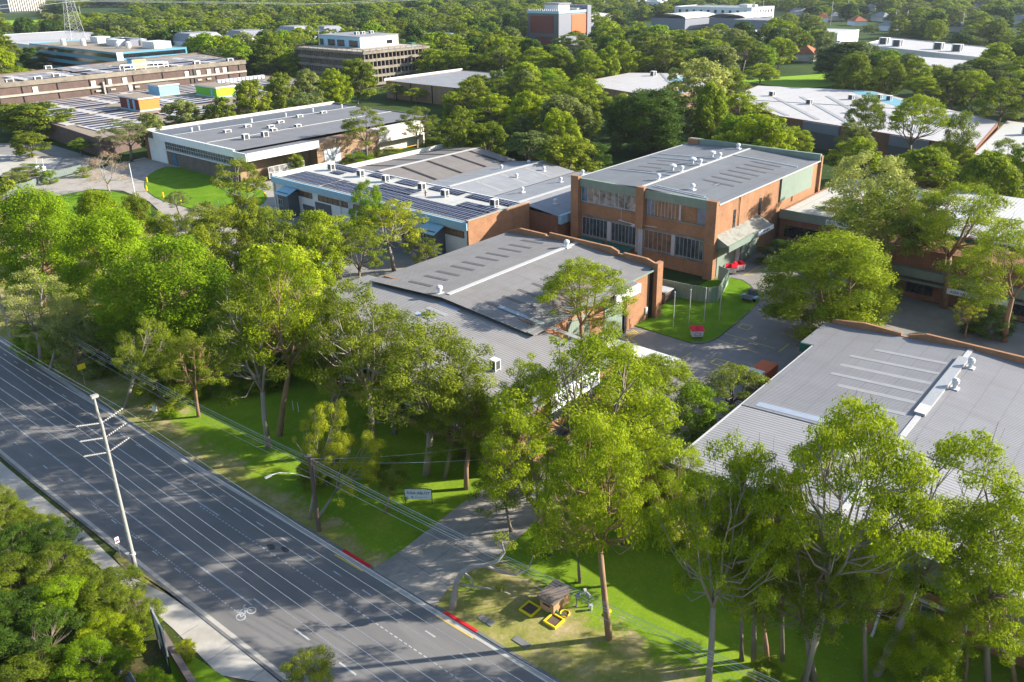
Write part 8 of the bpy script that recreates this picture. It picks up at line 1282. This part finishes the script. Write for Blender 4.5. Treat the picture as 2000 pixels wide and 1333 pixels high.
rg_ = np.random.default_rng(7); cc_ = np.array([cp_(4.7,7.8,.5), cp_(5.6,7.0,.2), cp_(7.6,5.6,1), cp_(4.4,1.9,.6), cp_(6.6,4.3,.6)])-np.array([41.1,45.0,0])
V_, F_, T_ = leaf_cloud(cc_, np.array([.8,.6,.7,.6,.5]), .6, 330, .2, rg_, .42); o = bpy.data.objects.new('crown', mesh_np('crown', V_, F_, T_, mat=L['olive'])); sc.collection.objects.link(o); o.parent = t
# low growth on the left bank: many small shrubs
rb = random.Random(11); n = 0
spots = [(21.0,94.5,3.4,2.6,'grey','pale grey green bush highest on the left edge'),(18.5,98,3.6,3.2,'mid','leafy bush behind the pale one at the left edge'),(18.8,90,4.2,3.2,'mid','green bush left of the footpath near the left edge'),(22.6,85,3.0,2.6,'mid','mid green rounded bush topmost along the footpath'),(21.6,80.5,4.6,3.4,'dark','broad dark leafy bush reaching over the footpath by the concrete pole'),(20.6,75,5.4,3.6,'mid','dense bush left of the concrete pole foot'),(20.2,88,3.4,2.8,'mid','mid green bush nearest the kerb at the left edge'),(17.4,82,5.0,3.6,'dark','dark bush behind the broad leafy one'),
 (16.0,77,5,3.4,'mid','leafy bush at the left edge below the dark one'),(20.6,69.2,4.4,3.2,'mid','mid green bush beside the footpath bend'),(21.2,65.4,3.6,2.4,'mid','loose bush just above the board'),(17.6,70.5,4.6,3.4,'vivid','vivid green bush in the middle of the left bank'),(15.0,72,4.4,3.2,'dark','dark bush at the middle left'),
 (18.4,64.5,3.6,2.8,'bright','vivid green fern like bush over the blue rail'),(14.6,67,5,3.3,'dark','dark green bush left of the vivid one'),(12.6,73,4.6,3.4,'dark','bush cut by the left edge'),(15.8,61.5,4.2,3.0,'vivid','bright bush left of the blue rail end'),(12.2,64,4,3.2,'mid','low bush near the bottom left corner'),
 (18.4,56.5,2.6,1.8,'vivid','small bright shrub between rail and garden wall'),(13.4,57.5,4,3,'mid','bush at the bottom left corner'),(22.4,58.9,1.5,1.0,'yellow','tiny fern leaves against the board'),(22.3,49.0,2.2,2.2,'yellow','yellow green clipped shrub on the corner lawn'),(20.4,47.5,3.0,2.4,'olive','olive shrub below the corner lawn'),
 (25.6,45.2,6.8,2.6,'yellow','sparse yellow green young tree at the bottom centre beside the kerb'),(10,69,5,4,'dark','dark bush behind everything at the left edge')]
for x, y, h, r, col, lb in spots:
    if y > 72 and x > 19: x -= 1.5; r *= .9
    n += 1; tree('shrub' if h < 6 else 'young_tree', lb, 'open' if h > 6 else 'bush', n % 4, 'hero', x, y, h, r, col, 'bark', None, None, n*1.3)
for i, (x, y) in enumerate(((47,108),(55,97),(47.5,101.5),(60,78),(60.5,62),(42.6,100),(66,41),(58,99))):
    tree('shrub', ('low green plants on the bare verge beside the marker post','dark undergrowth at the office left corner','leafy low clump on the bare verge','shaded bush against the brick office front','shaded shrub at the office right corner','small bright weed patch on the verge','bush between driveway and depot pier','dark shrub under the twin stemmed gum')[i], 'low', i % 3, 'near', x, y, (1.4,3.4,1.3,2.6,2.4,.9,3,3.6)[i], (2.0,3.2,1.8,2,2,1.1,2.4,3.2)[i], ('mid','mid','vivid','olive','mid','vivid','mid','dark')[i], 'bark', None, None, i*1.1)
for o in list(bpy.data.objects):
    if o.parent is None and o.get('category') and 'kind' in o: del o['kind']

# the air: pale even haze over the whole valley
hz = struct('haze', MB().box(-1500, 5600, -1500, 6000, -1.2, 92), 'white_metal', 'stuff'); hm = bpy.data.materials.new('haze'); hm.use_nodes = True; hn = hm.node_tree
hn.nodes.remove(hn.nodes['Principled BSDF']); pv = hn.nodes.new('ShaderNodeVolumePrincipled'); pv.inputs['Color'].default_value = (.75, .87, 1, 1); pv.inputs['Density'].default_value = .00005; pv.inputs['Anisotropy'].default_value = .3
hn.links.new(pv.outputs[0], hn.nodes['Material Output'].inputs['Volume']); hz.data.materials.clear(); hz.data.materials.append(hm)
